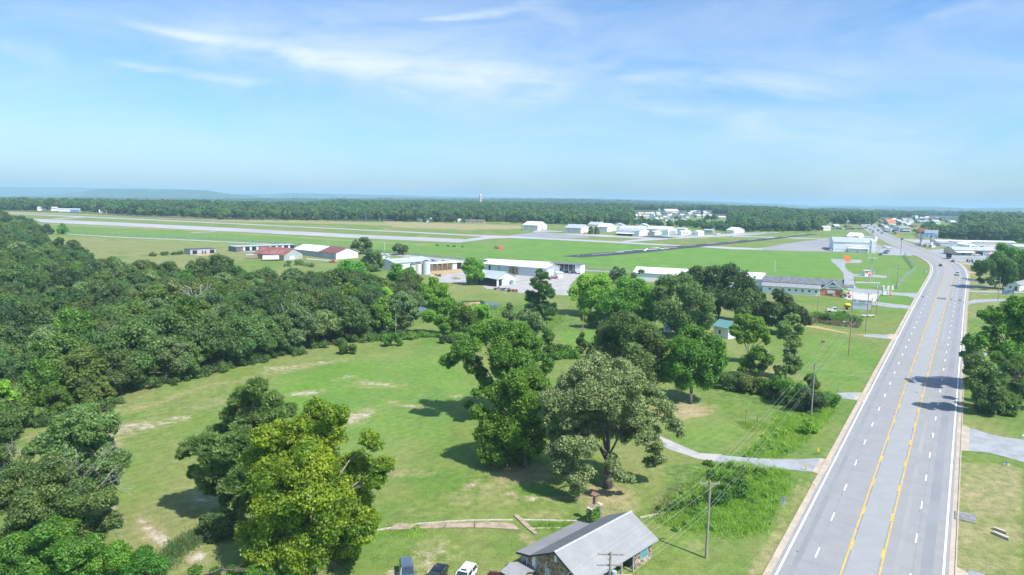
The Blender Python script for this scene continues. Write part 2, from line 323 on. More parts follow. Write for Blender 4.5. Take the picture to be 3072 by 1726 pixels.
paint('l',sdpoly([(2500,870),(2640,878),(2760,895),(2700,930),(2620,925)]),12,.7); paint('l',sdpoly([(2430,1010),(2560,1020),(2650,1080),(2560,1180),(2440,1130),(2400,1060)]),20,.5)
paint('d',sdpoly([(2470,830),(2490,790),(2535,805),(2560,850),(2520,870)]),5,.0)
paint('d',sdpoly([(2620,700),(3072,720),(3072,960),(2900,960),(2890,800),(2700,730)]),12,.45)
colarr=np.stack([ch['d'],ch['b'],ch['l'],ch['w']],1).astype(np.float32)
at_=me.attributes.new('cover','FLOAT_COLOR','POINT'); at_.data.foreach_set('color',colarr.ravel())
wd=(np.where(gv[:,1]>1110,smooth((np.hypot(gv[:,0],gv[:,1])-1110)/60),0)).astype(np.float32)
at2=me.attributes.new('wooded','FLOAT','POINT'); at2.data.foreach_set('value',wd)

gm=bpy.data.materials.new('grassland'); gm.use_nodes=True; t=gm.node_tree; b=t.nodes['Principled BSDF']; b.inputs['Roughness'].default_value=.9; b.inputs['Specular IOR Level'].default_value=.15
def N(tp,**k):
    n=t.nodes.new(tp)
    for a,v in k.items(): setattr(n,a,v)
    return n
def mm(op,a,b_=None,c=None,cl_=False):
    n=N('ShaderNodeMath',operation=op,use_clamp=cl_)
    for i,v in enumerate((a,b_,c)):
        if v is None: continue
        if isinstance(v,(int,float)): n.inputs[i].default_value=v
        else: t.links.new(v,n.inputs[i])
    return n.outputs[0]
tcg=N('ShaderNodeTexCoord')
def no(s,d=4,st=(1,1,1),r=.6,rot=0):
    mp=N('ShaderNodeMapping'); mp.inputs['Scale'].default_value=st; mp.inputs['Rotation'].default_value=(0,0,rot); t.links.new(tcg.outputs['Object'],mp.inputs[0])
    n=N('ShaderNodeTexNoise'); n.inputs['Scale'].default_value=s; n.inputs['Detail'].default_value=d; n.inputs['Roughness'].default_value=r; t.links.new(mp.outputs[0],n.inputs[0]); return n.outputs[0]
def mixc(f,a,b_):
    x=N('ShaderNodeMix',data_type='RGBA')
    if isinstance(f,float): x.inputs[0].default_value=f
    else: t.links.new(f,x.inputs[0])
    for i,v in((6,a),(7,b_)):
        if isinstance(v,tuple): x.inputs[i].default_value=(*v,1)
        else: t.links.new(v,x.inputs[i])
    return x.outputs[2]
def rng(v,a,b_): 
    r=N('ShaderNodeMapRange'); r.inputs[1].default_value=a; r.inputs[2].default_value=b_; t.links.new(v,r.inputs[0]); return r.outputs[0]
ca=N('ShaderNodeAttribute',attribute_name='cover'); sc_=N('ShaderNodeSeparateColor'); t.links.new(ca.outputs['Color'],sc_.inputs[0])
dry,bare,lush,weed=sc_.outputs[0],sc_.outputs[1],sc_.outputs[2],ca.outputs['Alpha']
n_big=no(.012,4); n_mid=no(.09,5); n_sm=no(.7,6,r=.7); n_fi=no(5,4,r=.75); n_bl=no(.05,5,(1,.4,1))
base=mixc(rng(n_big,.38,.62),(.125,.20,.036),(.17,.215,.052))
base=mixc(rng(n_mid,.4,.66),base,(.105,.19,.034)); n_pt=no(.22,6,r=.7); base=mixc(mm('MULTIPLY',rng(n_pt,.52,.75),.5),base,(.215,.225,.085)); base=mixc(mm('MULTIPLY',rng(n_pt,.5,.3),.35),base,(.07,.15,.028)); base=mixc(mm('MULTIPLY',rng(n_bl,.46,.68),.75),base,(.235,.225,.095))
n_str=no(.03,6,(.22,1.7,1),.65,.45); n_st2=no(.16,5,(.3,1.5,1),.7,.2); base=mixc(mm('MULTIPLY',rng(n_str,.5,.72),.48),base,(.24,.235,.10)); lc=mixc(rng(n_mid,.35,.65),(.125,.255,.034),(.092,.215,.038)); base=mixc(mm('MULTIPLY',lush,.82),base,lc); base=mixc(mm('MULTIPLY',rng(n_st2,.5,.75),.32),base,(.20,.26,.075))
ns2=mm('ADD',mm('MULTIPLY',mm('SUBTRACT',n_sm,.5),.9),mm('MULTIPLY',mm('SUBTRACT',n_mid,.5),1.2))
f=rng(mm('ADD',dry,ns2),.3,.9); base=mixc(mm('MULTIPLY',f,mm('MINIMUM',mm('MULTIPLY',dry,2.5),1.)),base,(.31,.265,.135))
wc=mixc(rng(n_sm,.35,.65),(.075,.14,.026),(.15,.22,.055)); f=rng(mm('ADD',weed,ns2),.25,.7); base=mixc(mm('MULTIPLY',f,mm('MINIMUM',mm('MULTIPLY',weed,2.5),1.)),base,wc)
bc=mixc(rng(n_sm,.4,.7),(.36,.28,.18),(.44,.41,.36)); ns3=mm('ADD',mm('MULTIPLY',mm('SUBTRACT',n_sm,.5),1.9),mm('MULTIPLY',mm('SUBTRACT',n_fi,.5),1.2))
f=rng(mm('ADD',bare,ns3),.38,1.05); base=mixc(mm('MULTIPLY',f,mm('MINIMUM',mm('MULTIPLY',bare,3.),1.)),base,bc)
# mowing lines and blade-scale grain
wv=N('ShaderNodeTexWave',bands_direction='X'); wv.inputs['Scale'].default_value=.16; wv.inputs['Distortion'].default_value=2.5; wv.inputs['Detail'].default_value=3; wv.inputs['Detail Scale'].default_value=.7
mpw=N('ShaderNodeMapping'); mpw.inputs['Rotation'].default_value=(0,0,.75); t.links.new(tcg.outputs['Object'],mpw.inputs[0]); t.links.new(mpw.outputs[0],wv.inputs[0])
gr=mm('ADD',mm('MULTIPLY',mm('SUBTRACT',n_fi,.5),1.7),mm('MULTIPLY',mm('SUBTRACT',n_sm,.5),1.1)); gr=mm('ADD',gr,mm('MULTIPLY',mm('SUBTRACT',wv.outputs[1],.5),.07)); gr=mm('ADD',gr,1.)
hv=N('ShaderNodeHueSaturation'); t.links.new(base,hv.inputs['Color']); t.links.new(gr,hv.inputs['Value'])
wa=N('ShaderNodeAttribute',attribute_name='wooded'); nf=no(.0035,5); nf2=no(.03,4)
forest=mixc(rng(nf2,.35,.65),(.05,.09,.035),(.075,.12,.045)); forest=mixc(mm('MULTIPLY',rng(nf,.60,.66),.75),forest,(.26,.27,.14))
fin=mixc(wa.outputs['Fac'],hv.outputs[0],forest); t.links.new(fin,b.inputs['Base Color'])
bp=N('ShaderNodeBump'); bp.inputs['Strength'].default_value=.5; bp.inputs['Distance'].default_value=.25; t.links.new(mm('ADD',n_sm,mm('MULTIPLY',n_fi,.6)),bp.inputs['Height']); t.links.new(bp.outputs[0],b.inputs['Normal'])
me.materials.append(gm); go=mesh_obj('ground',me); tag(go,'mown and weedy grassland rising to wooded hills',kind='structure')

# ------------------------------------------------------------------ roads
def plane_z(x,y,k): return SL*y+.015+.006*k
def sheet(name,pts,m,k=1,label=None,parent=None,kind='structure',px=True,th=0.):
    w=[P(*p)[:2] if px else p for p in pts]; mb=MB(); s=1+np.hypot(*np.mean(w,0))/300
    v=[(x,y,SL*y+(.012+.008*k)*s) for x,y in w]; mb.poly(v); o=mb.build(name,m,parent); 
    if o.data.polygons[0].normal.z<0: o.data.flip_normals()
    return tag(o,label,kind=kind)
ASPH=mat('asphalt',(.272,.275,.28),.85,.04,.35,.25,bscale=9,stretch=(1,1,1)); ASPH2=mat('pale_asphalt',(.295,.303,.312),.85,.035,.4,.2,bscale=9)
CONC=mat('concrete',(.43,.37,.29),.85,.1,.4,.2,bscale=8); PAINT=mat('white_paint',(.78,.79,.8),.6,.05,2); YEL=mat('yellow_paint',(.62,.40,.09),.6,.14,1.5)
GRAV=mat('gravel',(.36,.35,.335),.95,.14,.25,.4,bscale=6); DIRT=mat('sandy_dirt',(.42,.30,.16),.95,.12,.5,.3); TAR=mat('dark_asphalt',(.05,.053,.066),.8,.15,.05,.1); DRV=mat('drive_asphalt',(.30,.315,.33),.9,.12,.3,.25,bscale=7)
RWY=mat('runway_concrete',(.36,.355,.365),.85,.07,.02,.1,bscale=1)
Lp=[(2327,1726),(2660,1080),(2753,897),(2762.6,878.7),(2783,848),(2795.5,832),(2801,811),(2800,797),(2793.5,787.7),(2782,779),(2770,773),(2755,766.4),(2724,753.9),(2697,741),(2673.5,731.6),(2653,719),(2629.6,705),(2611.7,694),(2600,683.4),(2595,675),(2594,671)]
Rp=[(2832,1726),(2873,1150),(2886,1000),(2894,910.6),(2897,884.5),(2899,855.5),(2900.6,828.4),(2899,816.8),(2893,805),(2882.6,795.5),(2867,787.7),(2851.6,781),(2828,771),(2793.5,758.7),(2764.5,747),(2735.5,736.5),(2708,726.8),(2671,711),(2649.5,701.3),(2633.6,691.3),(2621.6,681.4),(2616,675),(2614,671)]
li=lambda T,y:np.interp(y,[p[1] for p in T[::-1]],[p[0] for p in T[::-1]])
cen=[P((li(Lp,y)+li(Rp,y))/2,y)[:2] for y in [1726,1400,1150,1000,940,900,870,845,825,810,797,787,778,768,757,745,732,718,705,694,684,676,671.5]]
d0=cen[0]-cen[1]; d0/=np.linalg.norm(d0); cen=[cen[0]+d0*150]+cen; dz=cen[-1]-cen[-2]; dz/=np.linalg.norm(dz); cen.append(cen[-1]+dz*120)
cen=np.array(cen); s_=np.concatenate([[0],np.cumsum(np.hypot(*np.diff(cen,axis=0).T))])
S=np.arange(0,s_[-1],3.); cx_=np.interp(S,s_,cen[:,0]); cy_=np.interp(S,s_,cen[:,1])
for _ in range(60): cx_[1:-1]=(cx_[:-2]+cx_[1:-1]*2+cx_[2:])/4; cy_[1:-1]=(cy_[:-2]+cy_[1:-1]*2+cy_[2:])/4
S=np.concatenate([[0],np.cumsum(np.hypot(np.diff(cx_),np.diff(cy_)))])
tx=np.gradient(cx_,S); ty=np.gradient(cy_,S); l_=np.hypot(tx,ty); nxr,nyr=ty/l_,-tx/l_           # right-hand normal
def rp(s,off):
    x=np.interp(s,S,cx_)+off*np.interp(s,S,nxr); y=np.interp(s,S,cy_)+off*np.interp(s,S,nyr); return np.array([x,y])
def strip(name,o0,o1,s0,s1,m,k,parent=None,ds=3.,up=0.,kind='structure',label=None,thick=0.):
    ss=np.linspace(s0,s1,max(2,int((s1-s0)/ds)+1)); mb=MB(); n=len(ss); v=[]
    for s in ss:
        for o in(o0,o1):
            x,y=rp(s,o); e=1+max(0,y)/300; v.append((x,y,SL*y+(.012+.008*k)*e+up))
    f=[(2*i,2*i+1,2*i+3,2*i+2) for i in range(n-1)]
    if thick:
        v+= [(x,y,z-thick) for x,y,z in v]; m2=2*n
        f+= [(2*i,2*i+2,m2+2*i+2,m2+2*i) for i in range(n-1)]+[(2*i+1,m2+2*i+1,m2+2*i+3,2*i+3) for i in range(n-1)]+[(0,m2,m2+1,1)]
    mb.add(v,f); o=mb.build(name,m,parent)
    if label or kind: tag(o,label,kind=kind)
    return o
SE=S[-1]-2
road=strip('highway',-9.3,9.3,0,SE,ASPH,3,label='five lane highway of pale worn asphalt'); 
strip('turn_lane',-1.75,1.75,0,SE,ASPH2,4,road); 
m_track=mat('tyre_polish',(.29,.29,.285),.8,.06,.1)
strip('wheel_track',3.3,4.0,0,SE,m_track,4,road,kind='structure'); strip('wheel_track',-7.6,-6.9,0,SE,mat('tyre_dark',(.236,.245,.26),.8,.06,.1),4,road); strip('wheel_track',6.3,7.6,0,SE,mat('tyre_dark',0),4,road)
strip('edge_line',-8.86,-8.60,0,SE,PAINT,5,road); strip('edge_line',8.62,8.88,0,SE,PAINT,5,road)
strip('yellow_line',-2.14,-1.94,0,SE,YEL,5,road); strip('yellow_line',1.94,2.14,0,SE,YEL,5,road)
def s_at(px,py):
    w=P(px,py)[:2]; return S[np.argmin(np.hypot(cx_-w[0],cy_-w[1]))]
sref=s_at(2767,1510)
k0=int((sref)//12.2)
for k in range(-k0,60):
    s=sref+12.2*k
    if s<2 or s>SE-6 or k>44: continue
    for o in(-5.42,5.30): strip('lane_dash',o-.1,o+.1,s-1.5,s+1.5,PAINT,5,road,ds=1.5)
    for o in(-1.83,1.83): strip('yellow_dash',o-.1,o+.1,s+3.4,s+6.4,YEL,5,road,ds=1.5)
for o0,o1,o2 in((-9.3,-9.95,-10.12),(9.3,9.95,10.12)):
    strip('gutter',o0,o1,0,SE*.62,CONC,2,label=None)['label']='tan concrete gutter along the '+('west' if o0<0 else 'east')+' side of the highway'
    strip('kerb',min(o1,o2),max(o1,o2),0,SE*.62,CONC,2,up=.12,thick=.2)['label']='low concrete kerb on the '+('west' if o0<0 else 'east')+' side of the highway'
rk=random.Random(77); STAIN=mat('tar_stain',(.12,.12,.125),.8,.2,1); SEAM=mat('seam_tar',(.20,.205,.21),.85,.1,1)
for k in range(46):
    s=rk.uniform(150,420); o=rk.choice([-5.4,-5.4,-1.9,1.9,5.3,5.3,rk.uniform(-8,8)])+rk.uniform(-.25,.25); strip('tar_stain',o-rk.uniform(.05,.14),o+rk.uniform(.05,.14),s,s+rk.uniform(.15,.6),STAIN,6,road,ds=.5)
for k in range(16):
    s=150+k*17+rk.uniform(-4,4); o0,o1=rk.choice([(-9.2,-1.8),(-1.7,1.7),(2,9.2),(-9.2,9.2)]); strip('seam',o0,o1,s,s+.05,SEAM,4,road,ds=.05)
for o in(-5.55,5.42,-1.76,1.76): strip('seam',o,o+.035,150,520,SEAM,4,road)
# patch of slightly bluer asphalt across all the lanes
strip('crossing_patch',-9.2,9.2,s_at(2830,898)-3.,s_at(2830,898)+3.5,mat('worn_patch',(.27,.28,.29),.85,.05,.1),4,road)
# --- drives and side roads (photo outlines laid on the land)
def drv(pts,m,label,k=1,name='driveway'): return sheet(name,pts,m,k,label)
drv([(1620,1254),(1700,1264),(1860,1272),(1960,1300),(2040,1335),(2100,1360),(2165,1364),(2160,1388),(2090,1376),(2010,1350),(1950,1318),(1860,1288),(1700,1278),(1620,1266)],GRAV,'gravel drive running in under the big olive oak',1)
drv([(2143,1386),(2230,1404),(2330,1406),(2410,1414),(2437,1416),(2460,1375),(2400,1379),(2300,1377),(2200,1370),(2160,1366)],DRV,'grey asphalt drive beside the weedy ditch',2)
drv([(2437,1416),(2468,1428),(2497,1382),(2460,1375)],CONC,'pale concrete apron of the asphalt drive by the ditch',3,'concrete_apron')
drv([(2510,1180),(2565,1177),(2573,1178),(2560,1200),(2524,1196)],DRV,'short asphalt drive behind the bushes',2)
drv([(2573,1178),(2606,1181),(2592,1208),(2560,1200)],CONC,'concrete apron past the bushes',3,'concrete_apron')
drv([(2410,977),(2450,979),(2560,1003),(2640,1006),(2700,1000),(2696,1020),(2620,1011),(2540,1001),(2440,984),(2405,980)],DIRT,'sandy track to the highway below the truck',1,'track')
drv([(2600,1003),(2668,1005),(2660,1017),(2590,1010)],DRV,'asphalt end of the sandy track',2)
drv([(2668,1005),(2694,1005),(2688,1021),(2660,1017)],CONC,'concrete apron of the sandy track',3,'concrete_apron')
drv([(2528,872),(2545,874),(2630,878),(2640,885),(2625,905),(2610,909),(2540,898),(2525,890),(2560,888)],mat('white_gravel',(.47,.46,.43),.95,.1,.3,.3),'white gravel lot in front of the brick store',1,'gravel_lot')
drv([(2610,905),(2680,912),(2738,919),(2732,928),(2660,922),(2600,912)],DRV,'drive from the white gravel lot to the highway',2)
drv([(2738,919),(2724,929),(2735,932),(2747,920)],CONC,'concrete apron of the gravel lot drive',3,'concrete_apron')
drv([(2545,866),(2600,868),(2700,879),(2760,880),(2762,890),(2745,896),(2720,889),(2660,885),(2560,878)],DRV,'side road from the highway past the brick store',2)
drv([(2492,777),(2530,778.5),(2582,780),(2588,785),(2580,790),(2545,789),(2534,792),(2536,802),(2545,814),(2560,822),(2562,848),(2566,860),(2575,868),(2545,872),(2532,850),(2530,820),(2510,797),(2496,786)],DRV,'grey access road with a loop around the orange wind tee',1,'access_road')
drv([(2560,823),(2600,824),(2660,828),(2660,835),(2600,832),(2560,830)],DRV,'pale pad under the orange and white shed',2,'pad')
drv([(2566,845),(2640,848),(2640,851),(2566,850)],GRAV,'thin gravel path by the tower',2,'path')
drv([(2895,933),(2905,905),(2925,899),(2990,898),(3060,899),(3072,899),(3072,905),(2990,905),(2930,909),(2903,916)],DRV,'side drive east of the highway before the round tree',2)
for pts,l in(([(2893,1007),(2930,1010),(2970,1011),(2970,1020),(2930,1019),(2892,1016)],'short drive below the side drive east of the highway'),([(2888,1050),(2940,1057),(2960,1060),(2960,1068),(2887,1062)],'drive half in the shade of the eastern trees'),
    ([(2900,837),(2980,843),(3072,850),(3072,856),(2980,849),(2901,843)],'narrow drive running east to the round tree'),([(2899,856),(2990,860),(2990,864),(2899,862)],'thin shaded walk beside the round tree'),
    ([(2902,872),(3072,876),(3072,880),(2902,877)],'pale strip east of the highway below the round tree'),([(2896,813),(2930,817),(2930,822),(2898,820)],'stub of sandy drive east of the highway'),
    ([(2862,786),(2930,794),(2930,799),(2880,792)],'sandy strip beside the green tractor'),([(2848,776),(2960,776),(2985,788),(2920,795),(2880,786)],'grey forecourt under the green tractor')): drv(pts,DRV if 'sandy' not in l else DIRT,l,1)
drv([(2872,1268),(2909,1284),(2907,1354),(2869,1352)],CONC,'concrete apron of the curving drive on the east side',3,'concrete_apron')
drv([(2909,1284),(2960,1300),(3010,1312),(3072,1320),(3200,1340),(3200,1420),(3072,1388),(3010,1370),(2960,1358),(2907,1354)],DRV,'grey curving drive on the east side of the highway',2)
drv([(2850,1692),(2905,1720),(2900,1760),(2845,1760)],CONC,'concrete corner at the bottom of the east verge',3,'concrete_apron')
drv([(2905,1712),(2950,1720),(2990,1760),(2900,1760)],DRV,'asphalt corner below the east verge',2)
# east side lots in town
drv([(2760,752),(2860,745),(2960,760),(3072,775),(3072,790),(2960,775),(2860,775)],DRV,'grey parking lot before the mural building',1,'parking_lot')
drv([(2700,717),(2810,722),(2960,732),(3072,742),(3072,752),(2900,742),(2780,737)],GRAV,'pale yard among the roadside sheds',1,'yard')
drv([(2640,738),(2700,748),(2722,754),(2755,766),(2720,768),(2640,765),(2632,752)],DRV,'parking area beside the white hangar complex',1,'parking_area')
drv([(2724,752),(2680,742),(2676,745),(2722,757)],DRV,'short lane into the hangar parking area',2)
# --- airport
drv([(98,656.5),(400,670),(700,684.8),(1000,700.5),(1200,710),(1385,717.5),(1420,722),(1382,728.5),(1200,721),(1000,711.5),(700,695.5),(400,681),(124,667.5)],RWY,'long pale main runway crossing the airfield',2,'runway')
drv([(31,640.5),(255,650),(500,661),(800,675),(1000,685),(1200,694.5),(1440,706),(1540,709),(1800,722.6),(1950,731),(2046,737),(2046,740.5),(1950,735.5),(1800,727.5),(1600,717.5),(1493,713.5),(1200,697.5),(1000,688),(800,678),(500,664),(255,653.5),(31,642.5)],RWY,'narrow pale taxiway beyond the main runway',3,'taxiway')
drv([(1382,728.3),(1400,718),(1460,710.5),(1520,709),(1540,714),(1470,717)],RWY,'connector from the main runway to the taxiway',4,'taxiway')
drv([(150,658),(235,652),(268,652.5),(170,659.5)],RWY,'short link between taxiway and runway at the far west end',4,'taxiway')
drv([(2113,738.5),(2250,744.5),(2290,747.5),(2290,750.5),(2200,749),(2100,742.5)],RWY,'taxiway east of the dark runway',3,'taxiway')
drv([(1510,710),(1560,703),(1610,697),(1660,700),(1720,704),(1775,711),(1740,715.5),(1640,713.5)],mat('apron_grey',(.26,.265,.275),.85,.08,.03),'grey apron beside the lone white hangar',2,'apron')
drv([(1595,697),(1610,691.5),(1700,694.5),(1700,696.5),(1640,696)],RWY,'thin taxi path behind the lone hangar',3,'taxiway')
drv([(1640,700),(1800,703.5),(1860,709),(1990,713),(2010,718),(1880,727),(1860,724),(1930,717),(1800,711)],RWY,'taxi path winding in front of the hangars',2,'taxiway')
drv([(1905,711),(1990,707),(2100,706.5),(2200,701),(2300,697),(2345,697.5),(2260,706),(2150,711),(2030,717),(1990,716)],mat('pale_apron',(.37,.37,.375),.85,.08,.03),'pale apron in front of the row of hangars',1,'apron')
drv([(1918,711),(1965,707.5),(2040,714),(1990,715)],TAR,'dark square of new asphalt between the hangars',3,'apron')
drv([(2210,702),(2320,697.5),(2330,700),(2250,705)],mat('apron_grey'," "),'grey strip beside the white end hangar',2,'apron')
drv([(2200,708.5),(2350,712),(2440,715.5),(2480,717.5),(2480,719),(2340,714.5),(2200,711)],RWY,'taxiway crossing beyond the dark runway',1,'taxiway')
drv([(2262,747),(2320,738.5),(2353,732),(2400,725.5),(2440,721.5),(2465,717),(2480,714),(2525,715),(2560,722),(2640,735),(2640,757),(2500,756),(2388,754),(2300,751)],mat('apron_grey'," "),'broad grey apron beside the white hangar complex',1,'apron')
rw2=drv([(1688,769),(1790,760),(1883,753.5),(2000,741.5),(2115,732),(2250,719.8),(2371,708.4),(2444,700.8),(2466,701.6),(2371,713),(2250,726),(2116,740),(2000,751),(1883,763),(1813,768.5),(1740,773)],TAR,'short dark asphalt runway with white markings',4,'runway')
A_,B_=(P(1688,769)+P(1740,773))[:2]/2,(P(2444,700.8)+P(2466,701.6))[:2]/2; ax=(B_-A_); RL=np.linalg.norm(ax); ax/=RL; an=np.array([ax[1],-ax[0]])
def rmark(s0,s1,o0,o1,nm='runway_marking'):
    q=[A_+ax*s+an*o for s,o in((s0,o0),(s1,o0),(s1,o1),(s0,o1))]; sheet(nm,q,PAINT,6,None,rw2,px=False)
def rbar(p,q,w):
    p=np.array(p);q=np.array(q);d=(q-p)/np.linalg.norm(q-p);n_=np.array([-d[1],d[0]])*w/2
    sheet('runway_marking',[A_+ax*a[0]+an*a[1] for a in(p-n_,q-n_,q+n_,p+n_)],PAINT,6,None,rw2,px=False)
rmark(6,9,-.3,.3);rmark(22,46,-.35,.35)
for a in(((50,-2),(62,-2),.9),((52,-2.),(56,2.5),1.2),((60,-4),(72,-1),1.1),((78,-5),(96,5),1.5),((78,5),(96,-5),1.5),((100,-4.8),(112,-4.8),1.2),((100,4.6),(112,4.6),1.2),((106,-4.8),(106,4.6),2.5),((114,-2),(126,3),1.4),((88,0),(100,0),1.)): rbar(*a)
for k in range(7): rmark(140+k*36.5,158+k*36.5,-.35,.35,'centre_dash')
rmark(RL-8,RL-6,-5,5)
drv([(200,702.3),(323,709.8),(621,722),(800,731.3),(850,736),(850,738),(800,733.7),(621,724.6),(323,712),(200,704)],GRAV,'pale perimeter track along the brown field',2,'track')
drv([(565,699.3),(640,695.2),(660,695.6),(580,700.2)],GRAV,'short pale path inside the airfield',2,'track')
drv([(1040,753),(1075,755),(1168,761.5),(1240,767),(1480,790),(1740,808),(1830,814),(1830,818),(1740,813),(1480,795),(1230,772),(1160,766),(1075,758),(1040,756)],GRAV,'pale perimeter track behind the metal sheds',2,'track')
# yards among the metal sheds
drv([(1290,818),(1330,805),(1400,808),(1480,850),(1620,800),(1705,812),(1745,824),(1715,850),(1705,887),(1640,884),(1560,880),(1540,870),(1460,868),(1440,852),(1400,852),(1330,848),(1290,845)],GRAV,'pale gravel yard between the metal sheds',1,'yard')
drv([(1296,777),(1395,784),(1400,808),(1290,814)],GRAV,'pale yard behind the open pole shed',2,'yard')
drv([(1290,815),(1380,808),(1385,818),(1300,830)],DIRT,'strip of orange dirt in front of the open shed',2,'dirt')
drv([(575,765),(650,760.5),(675,765),(600,768.5)],DIRT,'orange dirt pad before the small grey shed',2,'dirt')
drv([(690,757),(760,752),(870,748),(880,752),(760,757)],GRAV,'pale pad along the row of garages',2,'pad')
drv([(920,775),(1010,783),(1008,786),(920,779)],GRAV,'faint drive past the red roofed barn',2,'track')
# ------------------------------------------------------------------ vegetation
def unit(v): return v/np.maximum(np.linalg.norm(v,axis=-1,keepdims=True),1e-9)
def subblobs(maj,n,fr,rng,up=.25,centre=None,push=.72):
    "maj (k,4) spheres -> clumps on and in them"
    maj=np.asarray(maj,float); ctr=maj[:,:3].mean(0) if centre is None else centre; out=[]
    for b in maj:
        m=max(3,int(n)); d=unit(rng.normal(size=(m,3))+unit((b[:3]-ctr)[None]+1e-6)*.55+[0,0,up])
        r=b[3]*fr*rng.uniform(.7,1.35,m); c=b[:3]+d*(b[3]*push*rng.uniform(.55,1.1,(m,1))); out.append(np.hstack([c,r[:,None]]))
    return np.vstack(out)
def leafcards(bl,n,size,rng,flat=.5,asp=.62,shell=(.3,1.22)):
    n=int(n*1.75); size=size*.92
    w=bl[:,3]**2; idx=rng.choice(len(bl),n,p=w/w.sum()); d=unit(rng.normal(size=(n,3)))
    c=bl[idx,:3]+d*bl[idx,3:4]*rng.uniform(*shell,(n,1))*np.array([1,1,.8])
    n=n; nr=unit(d+rng.normal(size=(n,3))*flat+[0,0,.35]); t=unit(np.cross(nr,rng.normal(size=(n,3)))); s=np.cross(nr,t)
    L=size*rng.uniform(.55,1.25,(n,1)); W_=L*asp; dr=nr*L*.18
    return np.stack([c-t*L-dr,c+t*L*.6-s*W_,c+t*L*.6+s*W_-dr],1).reshape(-1,3)
def needles(bl,n,size,rng):
    n=int(n*1.9)
    w=bl[:,3]**2; idx=rng.choice(len(bl),n,p=w/w.sum()); d=unit(rng.normal(size=(n,3))+[0,0,.5])
    c=bl[idx,:3]+d*bl[idx,3:4]*rng.uniform(.3,1.0,(n,1))*np.array([1,1,.55])
    t=unit(d+rng.normal(size=(n,3))*.5+[0,0,.5]); s=unit(np.cross(t,rng.normal(size=(n,3)))); L=size*rng.uniform(.7,1.3,(n,1)); W_=L*.3
    return np.stack([c-t*L-s*W_,c-t*L+s*W_,c+t*L],1).reshape(-1,3)
BARK=mat('bark',(.13,.115,.10),.95,.25,3,.4); BARKL=mat('pale_bark',(.36,.34,.31),.9,.25,2,.3); DEADW=mat('dead_wood',(.46,.44,.41),.9,.2,3)
L_OAK=leafmat('oak_leaf',(0.097,0.170,0.048),(0.143,0.222,0.067),trans=0.44,hue=.05); L_OLIVE=leafmat('olive_leaf',(0.193,0.246,0.092),(0.253,0.310,0.130),var=.4,hue=.01)
L_SYC=leafmat('sycamore_leaf',(.125,.22,.018),(.29,.36,.03),trans=0.46,var=.45,hue=.01); L_MID=leafmat('green_leaf',(0.094,0.199,0.024),(0.149,0.263,0.037),trans=0.42,var=.42); L_DARK=leafmat('dark_leaf',(0.073,0.135,0.043),(0.116,0.193,0.067),trans=0.44,hue=.05)
L_MAPLE=leafmat('maple_leaf',(0.152,0.281,0.029),(0.224,0.372,0.046),trans=0.44,var=.42,hue=.01); L_BRIGHT=leafmat('bright_leaf',(0.116,0.281,0.032),(0.165,0.339,0.049),trans=0.44); L_YEL=leafmat('yellow_leaf',(0.187,0.374,0.035),(0.259,0.433,0.059),trans=0.44,hue=.012); L_PINE=leafmat('pine_needle',(0.116,0.216,0.054),(0.182,0.292,0.092),trans=0.30,var=.42)
L_GREY=leafmat('grey_green_leaf',(0.138,0.216,0.073),(0.198,0.275,0.108),trans=0.36,var=.45); L_VINE=leafmat('vine_leaf',(0.099,0.234,0.030),(0.165,0.316,0.049),trans=0.42); L_CEDAR=leafmat('cedar_leaf',(0.088,0.146,0.024),(0.132,0.199,0.037),trans=0.26,hue=.04)
L_COT=leafmat('soft_leaf',(0.110,0.199,0.054),(0.165,0.263,0.084),trans=0.40,var=.42); L_FAR=leafmat('far_leaf',(0.066,0.152,0.045),(0.110,0.211,0.063),var=.3,scale=.1); L_WEED=leafmat('weed_leaf',(0.187,0.339,0.049),(0.275,0.421,0.092),trans=0.48); L_DRYW=leafmat('dry_weed',(0.264,0.222,0.140),(0.352,0.304,0.194),trans=0.28)
L_TANGLE=leafmat('tangle_leaf',(.10,.18,.055),(.22,.31,.085),trans=.4,var=.45,scale=.55,hue=.01)

def limbs(mb,base,h0,targets,r,rng,n=8,wig=.35):
    "trunk from the origin, limbs to the targets"
    base=np.array(base,float); top=base+[0,0,h0]
    pts=[base-[0,0,.5],base+[rng.normal()*.08,rng.normal()*.08,h0*.5],top]; mb.tube(pts[0],pts[1],r*1.15,r*.9,n); mb.tube(pts[1],pts[2],r*.9,r*.78,n)
    for q in targets:
        q=np.array(q,float); L=np.linalg.norm(q-top); a=top+(q-top)*.35+[0,0,L*.10]+rng.normal(size=3)*wig*.2; b_=top+(q-top)*.7+[0,0,L*.08]+rng.normal(size=3)*wig*.4
        rr_=r*rng.uniform(.22,.38); mb.chain([top-[0,0,h0*.35*rng.random()],a,b_,q],rr_,rr_*.22,6)
        for e in range(2):
            z=a+(b_-a)*rng.random(); mb.chain([z,z+unit((q-top)[None])[0]*L*.22+rng.normal(size=3)*L*.1],rr_*.35,rr_*.1,5)
